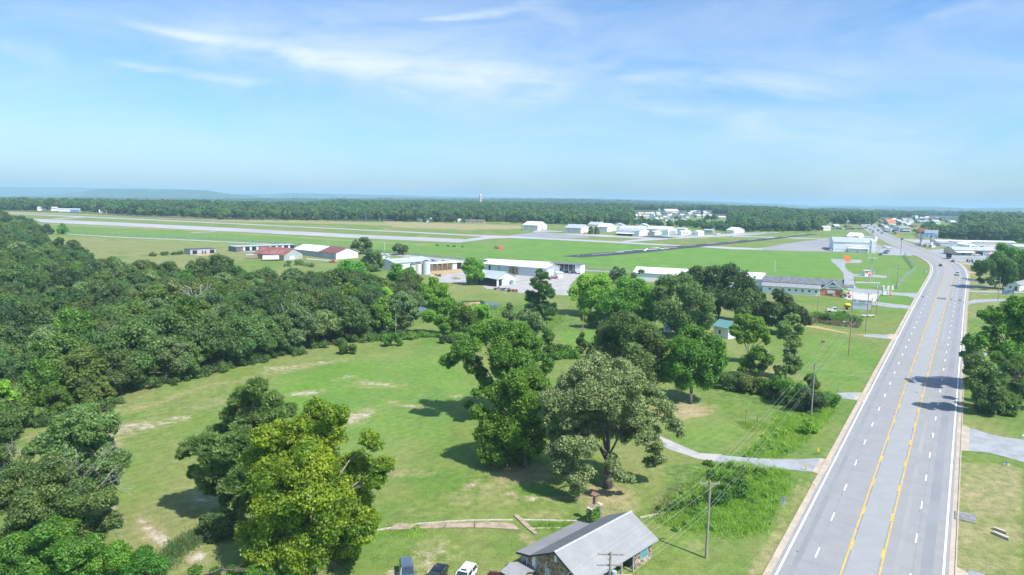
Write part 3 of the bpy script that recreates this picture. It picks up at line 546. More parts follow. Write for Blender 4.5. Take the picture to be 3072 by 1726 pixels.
def px_tree(name,label,cat,base,circ,leaf,bark,n,size,depth=.9,seed=0,trunk_r=.35,sub=13,fr=.42,kind='leaf',targets=10,group=None,trunk_h=None,dy=0.,flat=.5,rad=1.):
    "a tree standing on the land at pixel 'base'; circ = crown masses (x, y, radius) as the photo shows them, given depth around the trunk"
    rng=np.random.default_rng(seed+100); w=P(*base); Y0=w[1]; cx=np.mean([c[0] for c in circ]); hw=max(abs(c[0]-cx)+c[2] for c in circ)/F*Y0
    maj=[]
    for k,c in enumerate(circ):
        e=abs(c[0]-cx)/F*Y0; room=math.sqrt(max(0,(hw*depth)**2-e*e))-c[2]/F*Y0*.6
        off=(c[3]*room if len(c)>3 else (rng.uniform(-.55,.55) if room>0 else 0)*max(room,0))
        p=at(c[0],c[1],Y0+off+dy); maj.append([*(p-w),c[2]/F*(Y0+off)*rad])
    # mass on the far side so the crown is round from any side
    for k,c in enumerate(list(maj)):
        if rng.random()<.55: maj.append([c[0]+rng.normal()*.4,abs(c[1])*.7+hw*depth*.35*rng.random(),c[2]-rng.random()*c[3]*.5,c[3]*.9])
    maj=np.array(maj); r0=empty(name,w,0,label,cat,group)
    zmin=maj[:,2].min(); h0=trunk_h if trunk_h else max(1.2,(maj[:,2].mean()*.45))
    maj=maj.copy(); maj[:,3]*=(1.16 if kind=='pine' else 1.08); sb=subblobs(maj,sub*1.25,fr*1.22,rng,push=.72); sb=sb[sb[:,2]>.4]; n=int(n*(1.5 if Y0<112 else 1.2 if Y0<160 else .9)); size*=(.84 if Y0<112 else 1.0 if Y0<160 else 1.12)
    vv=leafcards(sb,n,size,rng,flat) if kind=='leaf' else needles(sb,n,size,rng)
    mesh_obj('crown',fastmesh('crown',vv,leaf,3),r0)
    mb=MB(); tg=maj[rng.choice(len(maj),min(targets,len(maj)),replace=False)][:,:3]
    if kind=='pine':
        topz=maj[:,2].max(); tp=maj[maj[:,2].argmax()][:3]; mb.chain([(0,0,-.5),(tp[0]*.3,tp[1]*.3,topz*.5),tuple(tp)],trunk_r,trunk_r*.3,8)
        for q in maj:
            z=max(1.5,min(q[2]-q[3]*.3,topz*.9)); f=z/topz; mb.chain([(tp[0]*f,tp[1]*f,z),tuple(q[:3])],trunk_r*.3,.04,5)
    else: limbs(mb,(0,0,0),h0,tg,trunk_r,rng)
    mb.build('trunk',bark,r0,True); return r0,maj

T=px_tree
T('sycamore_tree','big bright yellow-green tree in front of the dark pine, left of the parked cars','tree',(925,1712),[(955,1235,42),(1000,1250,36),(905,1300,54),(985,1310,50),(792,1312,40),(850,1345,55),(770,1385,44),(1108,1330,38),(1070,1385,42),(1150,1400,34),(1128,1445,34),(930,1400,85,-.3),(1040,1430,55),(830,1430,75,-.2),(975,1500,95,-.5),(860,1520,90,-.4),(1060,1500,56),(765,1590,50),(1085,1590,46),(820,1640,75,-.3),(930,1640,80,-.5),(1025,1625,60),(775,1680,44),(900,1700,55,-.5),(735,1600,26),(1120,1560,26)],L_SYC,BARKL,74000,.30,seed=1,trunk_r=.45,sub=20,fr=.30,depth=.8,targets=16)
T('pine_tree','dark green spreading pine left behind the yellow-green tree','pine',(700,1560),[(772,1172,40),(735,1205,46),(815,1215,42),(835,1245,30),(700,1250,42),(765,1270,58),(650,1310,46),(790,1330,50),(575,1345,34),(548,1362,22),(605,1335,38),(640,1370,42),(620,1420,40),(590,1415,24),(690,1400,58),(640,1450,38),(612,1450,22),(700,1480,42),(690,1530,30),(745,1360,60),(740,1440,50),(660,1355,40),(720,1320,52,-.4),(680,1350,46,-.5),(740,1400,56,-.4),(640,1330,34),(700,1440,50,-.4),(770,1230,50),(660,1410,44,-.3),(730,1500,44),(690,1300,40,.4),(800,1300,46,.3)],L_PINE,BARK,60000,.36,seed=2,trunk_r=.32,sub=22,fr=.27,kind='pine',depth=.85)
T('cottonwood_tree','soft green tree with a pointed top at the left edge of the meadow','tree',(240,1565),[(236,1252,38),(192,1288,42),(257,1300,48),(142,1330,38),(100,1352,26),(210,1350,58,-.3),(288,1350,46),(318,1400,40),(268,1430,56),(326,1440,28),(180,1400,50)],L_COT,BARKL,36000,.30,seed=3,sub=18,fr=.31,depth=.8)
r,_=T('tangled_tree','grey-green half dead tree with bare twigs at the lower left','tree',(130,1690),[(60,1430,55),(150,1430,58),(20,1500,50),(120,1520,75,-.3),(230,1500,60),(300,1500,42),(322,1560,34),(60,1590,55),(180,1590,60),(270,1590,50),(345,1570,20)],L_TANGLE,BARK,36000,.26,seed=4,sub=18,fr=.30,depth=.75)
mb=MB(); rg=np.random.default_rng(5); w0=P(130,1690)
def twigs(mb,p,q,r,rg,depth=3,spread=.5):
    p=np.array(p,float);q=np.array(q,float); m=(p+q)/2+rg.normal(size=3)*.08*np.linalg.norm(q-p); mb.chain([p,m,q],r,r*.5,4)
    if depth:
        d=(q-p)
        for k in range(4):
            s=p+d*rg.uniform(.3,1.); L=np.linalg.norm(d)*rg.uniform(.35,.6); twigs(mb,s,s+(unit((unit(d[None])[0]+rg.normal(size=3)*spread)[None])[0])*L,r*.5,rg,depth-1,spread)
for a,b_ in(((90,1560),(60,1400)),((110,1560),(20,1390)),((230,1480),(300,1370)),((210,1500),(215,1380)),((260,1490),(340,1430)),((60,1560),(0,1530)),((290,1600),(340,1590)),((230,1640),(280,1660))): twigs(mb,at(*a,83)-w0,at(*b_,82)-w0,.045,rg)
mb.build('dead_branch',DEADW,r)['kind']='stuff'
T('vine_tree','bright leafy vine covered tree in the lower left corner','tree',(30,1760),[(60,1640,55),(140,1620,50),(200,1660,50),(20,1700,60),(110,1700,60,-.4),(200,1720,50),(260,1640,34),(170,1570,30)],L_VINE,BARK,34000,.26,seed=6,sub=16,fr=.31,depth=.6)
T('bush','rounded pale green bush at the bottom left below the limestone patch','bush',(345,1752),[(300,1690,48),(350,1670,42),(270,1710,34),(390,1700,34)],L_BRIGHT,BARK,15000,.2,seed=7,sub=16,fr=.3)
T('bush','rounded pale green bush at the bottom, right neighbour of the corner bush','bush',(440,1752),[(430,1680,40),(470,1700,34),(400,1710,30)],L_BRIGHT,BARK,11000,.2,seed=8,sub=16,fr=.3)
T('bush','low bush cut by the bottom edge left of the yellow-green tree','bush',(600,1760),[(585,1716,18),(650,1722,22),(700,1715,22),(760,1722,30),(820,1720,22)],L_VINE,BARK,7000,.2,seed=9,sub=12,fr=.35)
T('bush','dark glossy bush under the pine','bush',(640,1620),[(620,1565,26),(660,1575,30),(700,1590,24),(645,1600,26)],L_DARK,BARK,9000,.22,seed=10,sub=14,fr=.35)
T('yellow_tree','yellow tinged tree cut by the left edge','tree',(-10,1330),[(10,1165,26),(-20,1180,30),(30,1190,16),(-10,1220,24)],L_YEL,BARK,5000,.32,seed=11,sub=14,fr=.32)
T('tree','dull green tree at the left edge above the half dead tree','tree',(0,1480),[(10,1270,34),(-30,1300,40),(30,1290,22),(10,1350,34),(-20,1400,40)],L_COT,BARK,9000,.3,seed=12,sub=14,fr=.32)
T('spreading_oak','open branched green oak with a bare forked trunk behind the middle maple','tree',(1505,1262),[(1345,1085,26),(1375,1062,28),(1410,1050,36),(1445,1012,44),(1500,998,46),(1555,1008,44),(1590,1040,40),(1500,1060,48),(1560,1090,44),(1420,1095,28),(1640,1095,22),(1612,1122,30),(1450,1125,24),(1500,1115,34),(1430,1180,20),(1460,1160,24),(1403,1215,13),(1545,1140,30)],L_MID,BARK,42000,.30,seed=13,trunk_r=.38,sub=18,fr=.3,depth=.85,targets=14)
T('maple_tree','dense bright green tree left of the big olive oak','tree',(1575,1402),[(1590,1135,36),(1550,1160,46),(1620,1155,30),(1500,1190,46),(1570,1220,58,-.3),(1440,1240,30),(1480,1270,50),(1550,1290,60,-.4),(1612,1280,44),(1450,1300,34),(1500,1345,48,-.3),(1565,1350,44),(1462,1365,28),(1500,1378,24),(1600,1335,40),(1620,1215,34)],L_MAPLE,BARK,52000,.27,seed=14,trunk_r=.42,sub=20,fr=.28,depth=.8,targets=12)
T('olive_oak','huge spreading olive-grey oak with a thick visible trunk beside the drive','tree',(1822,1464),[(1800,1100,44),(1862,1112,40),(1752,1122,44),(1702,1162,44),(1830,1160,56,-.2),(1902,1150,44),(1662,1202,40),(1952,1190,40),(1750,1205,54),(1880,1210,52),(1992,1232,36),(1652,1255,34),(1702,1255,40),(1800,1245,50,.3),(1930,1255,40),(2020,1275,30),(2036,1300,18),(1662,1350,34,-.6),(1710,1335,44,-.7),(1762,1342,36,-.8),(1690,1400,44,-.7),(1740,1425,44,-.7),(1728,1470,24,-.7),(1840,1385,30,-.5),(1860,1425,26,-.4),(1890,1435,18,-.4),(1925,1310,36),(1965,1335,30),(1975,1375,24),(1945,1385,18),(1905,1290,30),(1800,1165,58,.2),(1860,1165,56,-.3),(1720,1215,52,-.35),(1785,1225,46,.4),(1855,1235,42,.5),(1755,1290,32,.2),(1890,1255,42,-.2),(1700,1300,38,.1),(1660,1300,26),(1950,1290,30),(1820,1290,40,.5),(1780,1270,44,.6),(1870,1300,34,.4),(1730,1290,44,.4),(1915,1260,40,.3),(1840,1200,50,-.5),(1770,1180,50,-.5)],L_OLIVE,BARK,74000,.27,seed=15,trunk_r=.62,sub=20,fr=.29,depth=.8,targets=11,trunk_h=5.6)
T('dark_oak','broad dark oak behind the big olive oak','tree',(1905,1205),[(1880,985,50),(1830,1010,44),(1930,1005,48),(1968,1045,44),(1795,1045,32),(1850,1065,50),(1912,1085,54),(1975,1105,44),(1935,1135,34),(1860,1110,40)],L_OAK,BARK,32000,.36,seed=16,trunk_r=.4,sub=18,fr=.31)
T('shade_tree','round topped green oak with a straight dark trunk by the hedge','tree',(2071,1212),[(2080,1012,36),(2040,1045,42),(2130,1045,42),(2090,1070,52),(2152,1085,30),(2030,1100,44),(2110,1120,44),(2055,1145,28),(2150,1040,24)],L_MID,BARK,30000,.33,seed=17,trunk_r=.38,sub=18,fr=.31,trunk_h=5)
T('gloss_oak','tall dark grey-green oak in front of the green roofed house','tree',(2062,1015),[(2005,862,36),(2050,850,32),(2065,885,40),(2000,930,38),(2040,940,48),(2105,915,36),(2110,960,32),(2035,968,34),(1980,880,24),(2125,900,20)],L_OAK,BARK,26000,.42,seed=18,sub=18,fr=.31)
T('large_oak','wide dark oak with a domed top behind the green roofed house','tree',(2155,958),[(2090,824,28),(2140,828,32),(2190,822,32),(2225,852,36),(2150,872,48),(2250,882,30),(2282,888,16),(2195,900,42),(2145,922,26),(2105,850,26)],L_DARK,BARK,26000,.45,seed=19,sub=18,fr=.31)
T('elm_tree','medium green elm right of the wide dark oak','tree',(2265,988),[(2250,900,32),(2282,932,32),(2240,932,28),(2302,962,22),(2262,950,28)],L_COT,BARK,12000,.42,seed=20,sub=16,fr=.33)
T('round_tree','rounded fresh green tree between the yellow-green round tree and the dark oaks','tree',(1885,990),[(1880,880,44),(1842,912,40),(1930,892,40),(1890,930,54),(1948,932,30),(1840,950,26),(1915,860,26)],L_BRIGHT,BARK,24000,.42,seed=21,sub=18,fr=.3)
T('round_tree','round yellow-green tree in front of the white roofed shed','tree',(1772,948),[(1762,852,34),(1800,852,34),(1732,882,26),(1780,890,44),(1825,880,28),(1755,915,22),(1800,918,22)],L_YEL,BARK,20000,.42,seed=22,sub=18,fr=.3)
T('pine_tree','slender pine in front of the long metal barn','pine',(1617,962),[(1619,822,14),(1632,836,18),(1606,848,16),(1625,866,24),(1648,880,16),(1592,890,18),(1620,905,30),(1592,925,20),(1646,928,24),(1618,945,18),(1660,935,12)],L_PINE,BARK,16000,.5,seed=23,kind='pine',sub=16,fr=.3)
T('yard_tree','leafy green tree beside the open blue-grey shed','tree',(1412,856),[(1413,790,20),(1435,798,17),(1400,806,18),(1420,818,25),(1440,826,14),(1413,842,14)],L_BRIGHT,BARK,9000,.5,seed=24,sub=16,fr=.32)
T('field_tree','ragged dark tree rising above the sheds against the runway','tree',(1082,762),[(1090,722,12),(1070,733,12),(1106,735,11),(1085,745,12),(1058,740,6),(1100,722,8)],L_OAK,BARK,4500,.7,seed=25,sub=12,fr=.36)
T('field_tree','small round tree on a dirt mound at the edge of the airfield','tree',(1201,766),[(1195,741,12),(1211,745,11),(1185,747,8),(1202,752,10),(1218,750,5)],L_DARK,BARK,4000,.6,seed=26,sub=12,fr=.36)
T('maple_tree','tall green maple left of the pale metal workshop','tree',(1118,815),[(1108,762,16),(1128,772,18),(1100,785,17),(1140,790,13),(1118,798,18)],L_COT,BARK,8000,.5,seed=27,sub=14,fr=.33)
T('maple_tree','fresh green tree nearest to the red parked car','tree',(1048,862),[(1040,800,24),(1065,815,26),(1022,822,20),(1080,800,16),(1050,836,24),(1090,830,20)],L_BRIGHT,BARK,12000,.45,seed=28,sub=16,fr=.32)
T('maple_tree','bright green maple in front of the pale workshop wall','tree',(1200,905),[(1190,805,16),(1205,830,26),(1230,818,16),(1180,845,26),(1220,850,26),(1200,870,30),(1245,835,12)],L_BRIGHT,BARK,16000,.45,seed=29,sub=16,fr=.32)
T('locust_tree','lime yellow tree at the corner of the wood beside the yard','tree',(1300,925),[(1300,845,16),(1280,870,24),(1320,868,22),(1300,890,26),(1335,885,14)],L_YEL,BARK,13000,.42,seed=30,sub=16,fr=.32)
T('locust_tree','small yellow topped tree among the dark crowns at the end of the wood','tree',(1160,940),[(1155,878,14),(1145,892,14),(1168,896,14)],L_YEL,BARK,4500,.42,seed=31,sub=12,fr=.35)
T('willow_tree','pale green feathery tree on the pond side of the wood','tree',(1215,1000),[(1205,895,22),(1225,915,26),(1195,930,22),(1240,940,20),(1215,960,26)],L_GREY,BARK,10000,.36,seed=32,sub=16,fr=.33)
T('willow_tree','yellow-green bushy tree right of the thin pale trunk by the pond','tree',(1335,1008),[(1310,915,24),(1345,920,26),(1290,945,22),(1325,955,28),(1360,950,22),(1340,980,22)],L_YEL,BARK,14000,.36,seed=33,sub=16,fr=.32)
T('hackberry_tree','dark leaning tree at the right end of the pond thicket','tree',(1392,1010),[(1375,935,24),(1400,945,24),(1385,970,26),(1365,970,18),(1415,965,16)],L_MID,BARK,11000,.36,seed=34,sub=16,fr=.32)
T('small_tree','orange-green small tree with an open crown by the pond','tree',(1440,1000),[(1430,935,18),(1452,930,18),(1440,950,18),(1465,945,12),(1420,950,10)],L_YEL,BARK,6000,.34,seed=35,sub=14,fr=.33)
T('sapling','slim pale sapling between the pond and the pasture','tree',(1527,985),[(1528,920,12),(1520,940,14),(1535,950,13)],L_GREY,BARK,2600,.32,seed=36,sub=12,fr=.35)
T('small_tree','light green small tree behind the spreading oak','tree',(1600,1030),[(1575,945,20),(1600,960,22),(1620,975,18),(1590,985,20)],L_GREY,BARK,7000,.32,seed=37,sub=14,fr=.33)
T('small_tree','small dark upright tree in the hedge right of the spreading oak','tree',(1645,1072),[(1640,1000,16),(1645,1020,20),(1650,1045,18)],L_MID,BARK,6500,.3,seed=38,sub=14,fr=.34)
T('cedar_tree','small pointed cedar beside the tall bare pole','cedar',(1745,1060),[(1747,1005,8),(1743,1022,13),(1750,1035,15),(1740,1045,14)],L_CEDAR,BARK,4500,.28,seed=39,sub=12,fr=.35)
T('birch_tree','yellow-green tree with a pale forked trunk left of the highway','tree',(2243,1092),[(2235,965,24),(2268,975,24),(2212,992,20),(2290,1002,20),(2250,1005,24),(2222,1015,14),(2300,1020,14)],L_YEL,BARKL,14000,.34,seed=40,trunk_r=.24,sub=16,fr=.32,trunk_h=3.)
T('gnarled_oak','dark irregular oak behind the two pale trunked trees','tree',(2352,1005),[(2338,885,18),(2355,905,26),(2330,930,26),(2378,922,16),(2402,942,26),(2362,955,28),(2420,962,16),(2345,975,16)],L_DARK,BARK,15000,.38,seed=41,sub=16,fr=.33)
T('ash_tree','narrow green tree with a dark trunk base and pale bark next to the highway lawn','tree',(2355,1140),[(2385,960,16),(2362,982,24),(2398,988,16),(2350,1010,16),(2378,1030,24),(2370,1070,24),(2390,1090,20),(2347,1110,16),(2372,1105,18)],L_COT,BARKL,15000,.32,seed=42,trunk_r=.28,sub=16,fr=.33)
T('small_tree','low wide small tree between the two pale trunked trees','tree',(2247,1133),[(2270,1062,24),(2242,1082,20),(2300,1080,22),(2230,1108,14),(2262,1108,16),(2285,1100,14)],L_MID,BARK,9500,.3,seed=43,trunk_r=.16,sub=14,fr=.33)
T('smoke_tree','bushy tree with thin olive top in front of the white shed roof','tree',(1860,850),[(1850,808,12),(1865,815,12),(1845,825,16),(1870,832,16),(1900,828,10),(1925,815,8)],L_GREY,BARK,4500,.5,seed=44,sub=12,fr=.34)
T('shrub_tree','low green tree at the foot of the round yellow-green tree','tree',(1778,985),[(1760,945,20),(1795,950,18),(1775,962,18)],L_MID,BARK,5000,.36,seed=45,sub=12,fr=.34)
# east of the highway
T('round_shade_tree','round topped shade tree over the eastern verge beside the dark signs','tree',(2985,868),[(2990,785,28),(2960,800,24),(3020,805,28),(2945,822,14),(2985,825,30),(3030,835,20),(2975,845,12)],L_MID,BARK,17000,.42,seed=46,trunk_r=.5,sub=16,fr=.32,trunk_h=5)
T('maple_tree','taller green tree directly behind the round shade tree','tree',(3045,850),[(3010,745,18),(3040,765,26),(3065,775,28),(3000,765,16),(3055,810,30),(3085,800,30)],L_BRIGHT,BARK,11000,.5,seed=47,sub=14,fr=.33)
T('linden_tree','big green tree with lime highlights on the right edge of the picture','tree',(3030,1180),[(3040,925,34),(3075,930,40),(2990,945,28),(3010,975,36),(2955,945,14),(2965,1010,30),(3050,980,46),(3090,1000,46),(2940,1030,24),(3000,1040,40),(2925,1050,20),(3050,1060,50),(2905,1060,14),(3100,1080,50)],L_MID,BARK,36000,.36,seed=48,trunk_r=.5,sub=18,fr=.31,depth=.6)
T('yellow_tree','lime yellow crown poking out at the right edge above the pine','tree',(3110,1120),[(3060,1000,22),(3085,1010,26),(3050,1040,18)],L_YEL,BARK,5000,.33,seed=49,sub=14,fr=.33)
T('pine_tree','soft needled pine at the lower right of the eastern trees','pine',(3060,1230),[(3050,1080,22),(3030,1110,24),(3080,1110,30),(3000,1140,24),(3055,1150,34),(3020,1175,26),(3085,1180,34),(3040,1200,24),(2990,1130,14)],L_PINE,BARK,17000,.4,seed=50,kind='pine',sub=18,fr=.3,trunk_r=.25)
T('dark_tree','dark low limbed tree in front of the eastern trees beside the verge','tree',(2985,1245),[(2930,1080,26),(2915,1110,22),(2955,1120,34),(2930,1150,28),(2970,1170,34),(2945,1190,26),(2990,1200,30),(2960,1215,22),(3020,1225,26)],L_OAK,BARK,20000,.34,seed=51,trunk_r=.3,sub=16,fr=.33,depth=.6)
# hedge masses by the power line
for k,(b,c,lf,lab) in enumerate([
 ((2140,1152),[(2120,1120,22),(2150,1128,22),(2135,1138,18)],L_DARK,'dark bush just right of the straight trunked oak'),
 ((2195,1168),[(2180,1135,22),(2215,1140,24),(2200,1150,22)],L_OAK,'dark bush in the shade left of the narrow pale barked tree'),
 ((2262,1175),[(2240,1150,24),(2275,1150,22),(2255,1162,20)],L_CEDAR,'mid green bush in the middle of the long hedge'),
 ((2325,1190),[(2305,1160,24),(2335,1150,22),(2325,1175,20)],L_MID,'light tipped bush below the narrow pale barked tree'),
 ((2385,1215),[(2365,1160,26),(2395,1175,30),(2375,1195,26),(2410,1195,20)],L_VINE,'tall leafy bush under the power line'),
 ((2440,1240),[(2420,1190,28),(2450,1205,28),(2430,1225,24)],L_DARK,'dark leafy bush nearest the power pole'),
 ((2437,1180),[(2432,1140,18),(2440,1155,18)],L_MID,'vine mound climbing the power pole'),
 ((2490,1225),[(2475,1195,22),(2500,1200,20),(2490,1215,16)],L_VINE,'fresh green bush at the end of the hedge by the highway'),
 ((2425,1302),[(2410,1285,12),(2425,1282,15),(2440,1292,12)],L_YEL,'round yellow-green bush on the verge between power line and highway'),
 ((2420,1000),[(2410,985,6),(2422,988,6)],L_OAK,'scrap of bush'),
 ]):
    if 'scrap' in lab: continue
    T('bush',lab,'bush',b,c,lf,BARK,5200 if c[0][2]>16 else 3000,.26,seed=60+k,sub=12,fr=.36,trunk_r=.08,targets=4,depth=1.)
for k,(b,c,lf,lab) in enumerate([
 ((1690,1066),[(1680,1045,14),(1700,1050,14)],L_MID,'low bush left of the small pointed cedar'),((1800,1078),[(1785,1055,16),(1810,1058,16)],L_OAK,'dark bush at the foot of the broad dark oak'),
 ((1620,1080),[(1610,1060,12),(1628,1066,12)],L_DARK,'dark low bush by the edge of the meadow'),((2480,966),[(2465,955,7),(2480,948,9),(2490,957,7)],L_MID,'bush growing out of the roadside reeds'),
 ((2570,975),[(2562,958,9),(2575,962,9)],L_MID,'rounded bush at the right end of the roadside reeds'),((1345,1030),[(1330,1018,12),(1355,1022,12)],L_DARK,'low dark bush at the foot of the pond thicket'),
 ((1180,1040),[(1165,1022,15),(1185,1012,14),(1195,1030,12)],L_VINE,'bright leafed bush at the wood edge near the pond'),((1040,1062),[(1030,1045,14),(1055,1048,14)],L_MID,'yellowish bush on the wood edge above the bare earth'),
 ((205,703.5),[(150,688,9),(142,696,8)],L_COT,'round tree'),((240,706),[(188,682,9),(195,690,9),(182,692,9)],L_BRIGHT,'r')]):
    if len(lab)<14: continue
    T('bush',lab,'bush',b,c,lf,BARK,2600,.28,seed=80+k,sub=10,fr=.38,trunk_r=.06,targets=3,depth=1.)
T('field_tree','small dull tree on the edge of the brown field beside the wood','tree',(145,704),[(142,684,9),(135,692,9),(150,693,8)],L_COT,BARK,1800,.8,seed=90,sub=10,fr=.4)
T('field_tree','bright round tree standing alone on the edge of the brown field','tree',(190,703),[(188,682,9),(196,690,8),(181,691,8)],L_BRIGHT,BARK,1800,.8,seed=91,sub=10,fr=.4)
T('field_tree','dark twin topped tree at the edge of the brown field','tree',(205,795),[(180,728,16),(215,735,16),(195,748,20),(228,755,13),(170,745,14)],L_DARK,BARK,7000,.6,seed=92,sub=14,fr=.34)
for k,(x,rx,lab) in enumerate(((1773,9,'left of the two conical clipped evergreens by the hangars'),(1789,9,'right of the two conical clipped evergreens by the hangars'))):
    T('conical_evergreen',lab,'evergreen',(x,703),[(x,700,8),(x,695,7.5),(x,690,6.5),(x,685,4.5)],L_CEDAR,BARK,1500,.9,seed=95+k,sub=10,fr=.4,depth=1.,trunk_r=.15)

# --- the dense wood on the left: individuals from a set of crowns
def proto(name,seed,R,Hh,n,size,leaf,rr=.3,shape='round'):
    rng=np.random.default_rng(seed); k=9 if R>3 else 6; maj=[]
    for i in range(k):
        a=i*2.4+rng.random(); f=math.sqrt((i+.5)/k); z=Hh-R*.55-f*f*R*.75*(1+rng.random()*.5)
        if shape=='cone': z=Hh*.25+(1-f)*Hh*.6; maj.append([f*R*.6*math.cos(a),f*R*.6*math.sin(a),z,R*(.25+.35*f)])
        else: maj.append([f*R*.72*math.cos(a),f*R*.72*math.sin(a),z,R*rng.uniform(.36,.5)])
    
    if shape!='cone':
        for i in range(5): a=i*1.256+rng.random(); maj.append([R*.62*math.cos(a),R*.62*math.sin(a),Hh*rng.uniform(.3,.5),R*.36])
    sb=subblobs(np.array(maj),14,.46,rng,.35); v=leafcards(sb,int(n*1.45),size,rng,.45)
    cme=fastmesh(name+'_crown',v,leaf,3); mb=MB(); limbs(mb,(0,0,0),Hh*.45,[m[:3] for m in maj[:5]],.22,rng,6); 
    tme=bpy.data.meshes.new(name+'_trunk'); tme.from_pydata(mb.v,[],mb.f); tme.materials.append(BARK); return cme,tme
PR=[proto('oak',201,5.4,12.8,7200,.38,L_OAK),proto('oakb',202,6.0,13.5,8000,.40,L_DARK),proto('oakc',203,4.8,12,6400,.36,L_OAK),proto('hick',204,5.2,13,6800,.38,L_CEDAR),proto('grey',205,4.9,12.3,6400,.36,L_GREY),proto('mid',206,4.4,11.8,5400,.38,L_MID),proto('cedar',207,3.2,11,5200,.34,L_CEDAR,shape='cone')]
POLY=[(-330,1400),(-60,1372),(40,1290),(250,1243),(400,1165),(560,1136),(700,1096),(830,1068),(980,1036),(1090,1020),(1195,1008)]
wp=[P(*p)[:2] for p in POLY]
BK=[(1260,268),(1000,285),(880,285),(700,292),(450,300),(310,312),(235,335),(190,372),(150,400),(120,440),(112,520),(70,600),(25,660),(-60,700),(-300,700),(-400,400)]
wp+= [np.array([(x-CX)/F*Y*1.0,Y]) for x,Y in BK]; wp=np.array(wp)
def inside(p,poly):
    c=False; n=len(poly)
    for i in range(n):
        a,b_=poly[i],poly[(i+1)%n]
        if (b_[1]>p[1])!=(a[1]>p[1]) and p[0]<(a[0]-b_[0])*(p[1]-b_[1])/(a[1]-b_[1])+b_[0]: c=not c
    return c
cand=[]; x0,y0=wp.min(0); x1,y1=wp.max(0); tries=0
cell={}
def okp(p,d):
    i,j=int(p[0]//8),int(p[1]//8)
    return all(math.hypot(p[0]-q[0],p[1]-q[1])>=d for a in(-1,0,1) for b_ in(-1,0,1) for q in cell.get((i+a,j+b_),()))
rf=random.Random(21)
# front row first, following the edge
fr_=[]
for a,b_ in zip(wp[:10],wp[1:11]):
    L=np.linalg.norm(b_-a); t=0
    while t<L: 
        p=a+(b_-a)*t/L+np.array([rf.uniform(-.8,.8),rf.uniform(.4,2.2)]); cand.append((p[0],p[1])); cell.setdefault((int(p[0]//8),int(p[1]//8)),[]).append(p); t+=rf.uniform(5.4,7.)
while tries<60000 and len(cand)<900:
    tries+=1; p=(rf.uniform(x0,x1),rf.uniform(y0,y1))
    d=6.6 if p[1]<330 else 8.
    if inside(p,wp) and okp(p,d): cand.append(p); cell.setdefault((int(p[0]//8),int(p[1]//8)),[]).append(p)
SHED_KEEP=[]
cand.sort(key=lambda p:p[1])
kinds=[('olive green oak crown in the dense wood on the left',0),('very dark oak crown in the dense wood on the left',1),('small topped olive green oak in the dense wood on the left',2),('brownish green hickory crown in the dense wood on the left',3),('pale grey-green crown in the dense wood on the left',4),('fresh green crown in the dense wood on the left',5),('dark cedar with a pointed top in the dense wood on the left',6)]
pr_roots=[]
n_ind=250; extra=[]
for i,(x,y) in enumerate(cand):
    px,py=proj((x,y,gz(x,y)+10))
    k=rf.choices(range(7),[30,14,22,12,10,7,5])[0]; s=rf.choice([rf.uniform(.72,.95),rf.uniform(.9,1.15),rf.uniform(1.0,1.3)])*(.9 if i<24 else 1)
    vis=-90<px<1400
    if not vis or n_ind<=0: 
        if -600<px<1400: extra.append((x,y,k,s))
        continue
    n_ind-=1
    zn='meadow edge' if i<26 else ('near part' if y<205 else ('middle' if y<255 else 'far part')); lb=kinds[k][0].split(' in the')[0]+', %s of the dense wood on the left'%zn; r=empty('forest_tree',(x,y,gz(x,y)),rf.uniform(0,6.28),lb,'tree','trees of the dense wood: '+lb); r.scale=(s,s,s*rf.uniform(.88,1.1))
    mesh_obj('crown',PR[k][0],r); mesh_obj('trunk',PR[k][1],r)
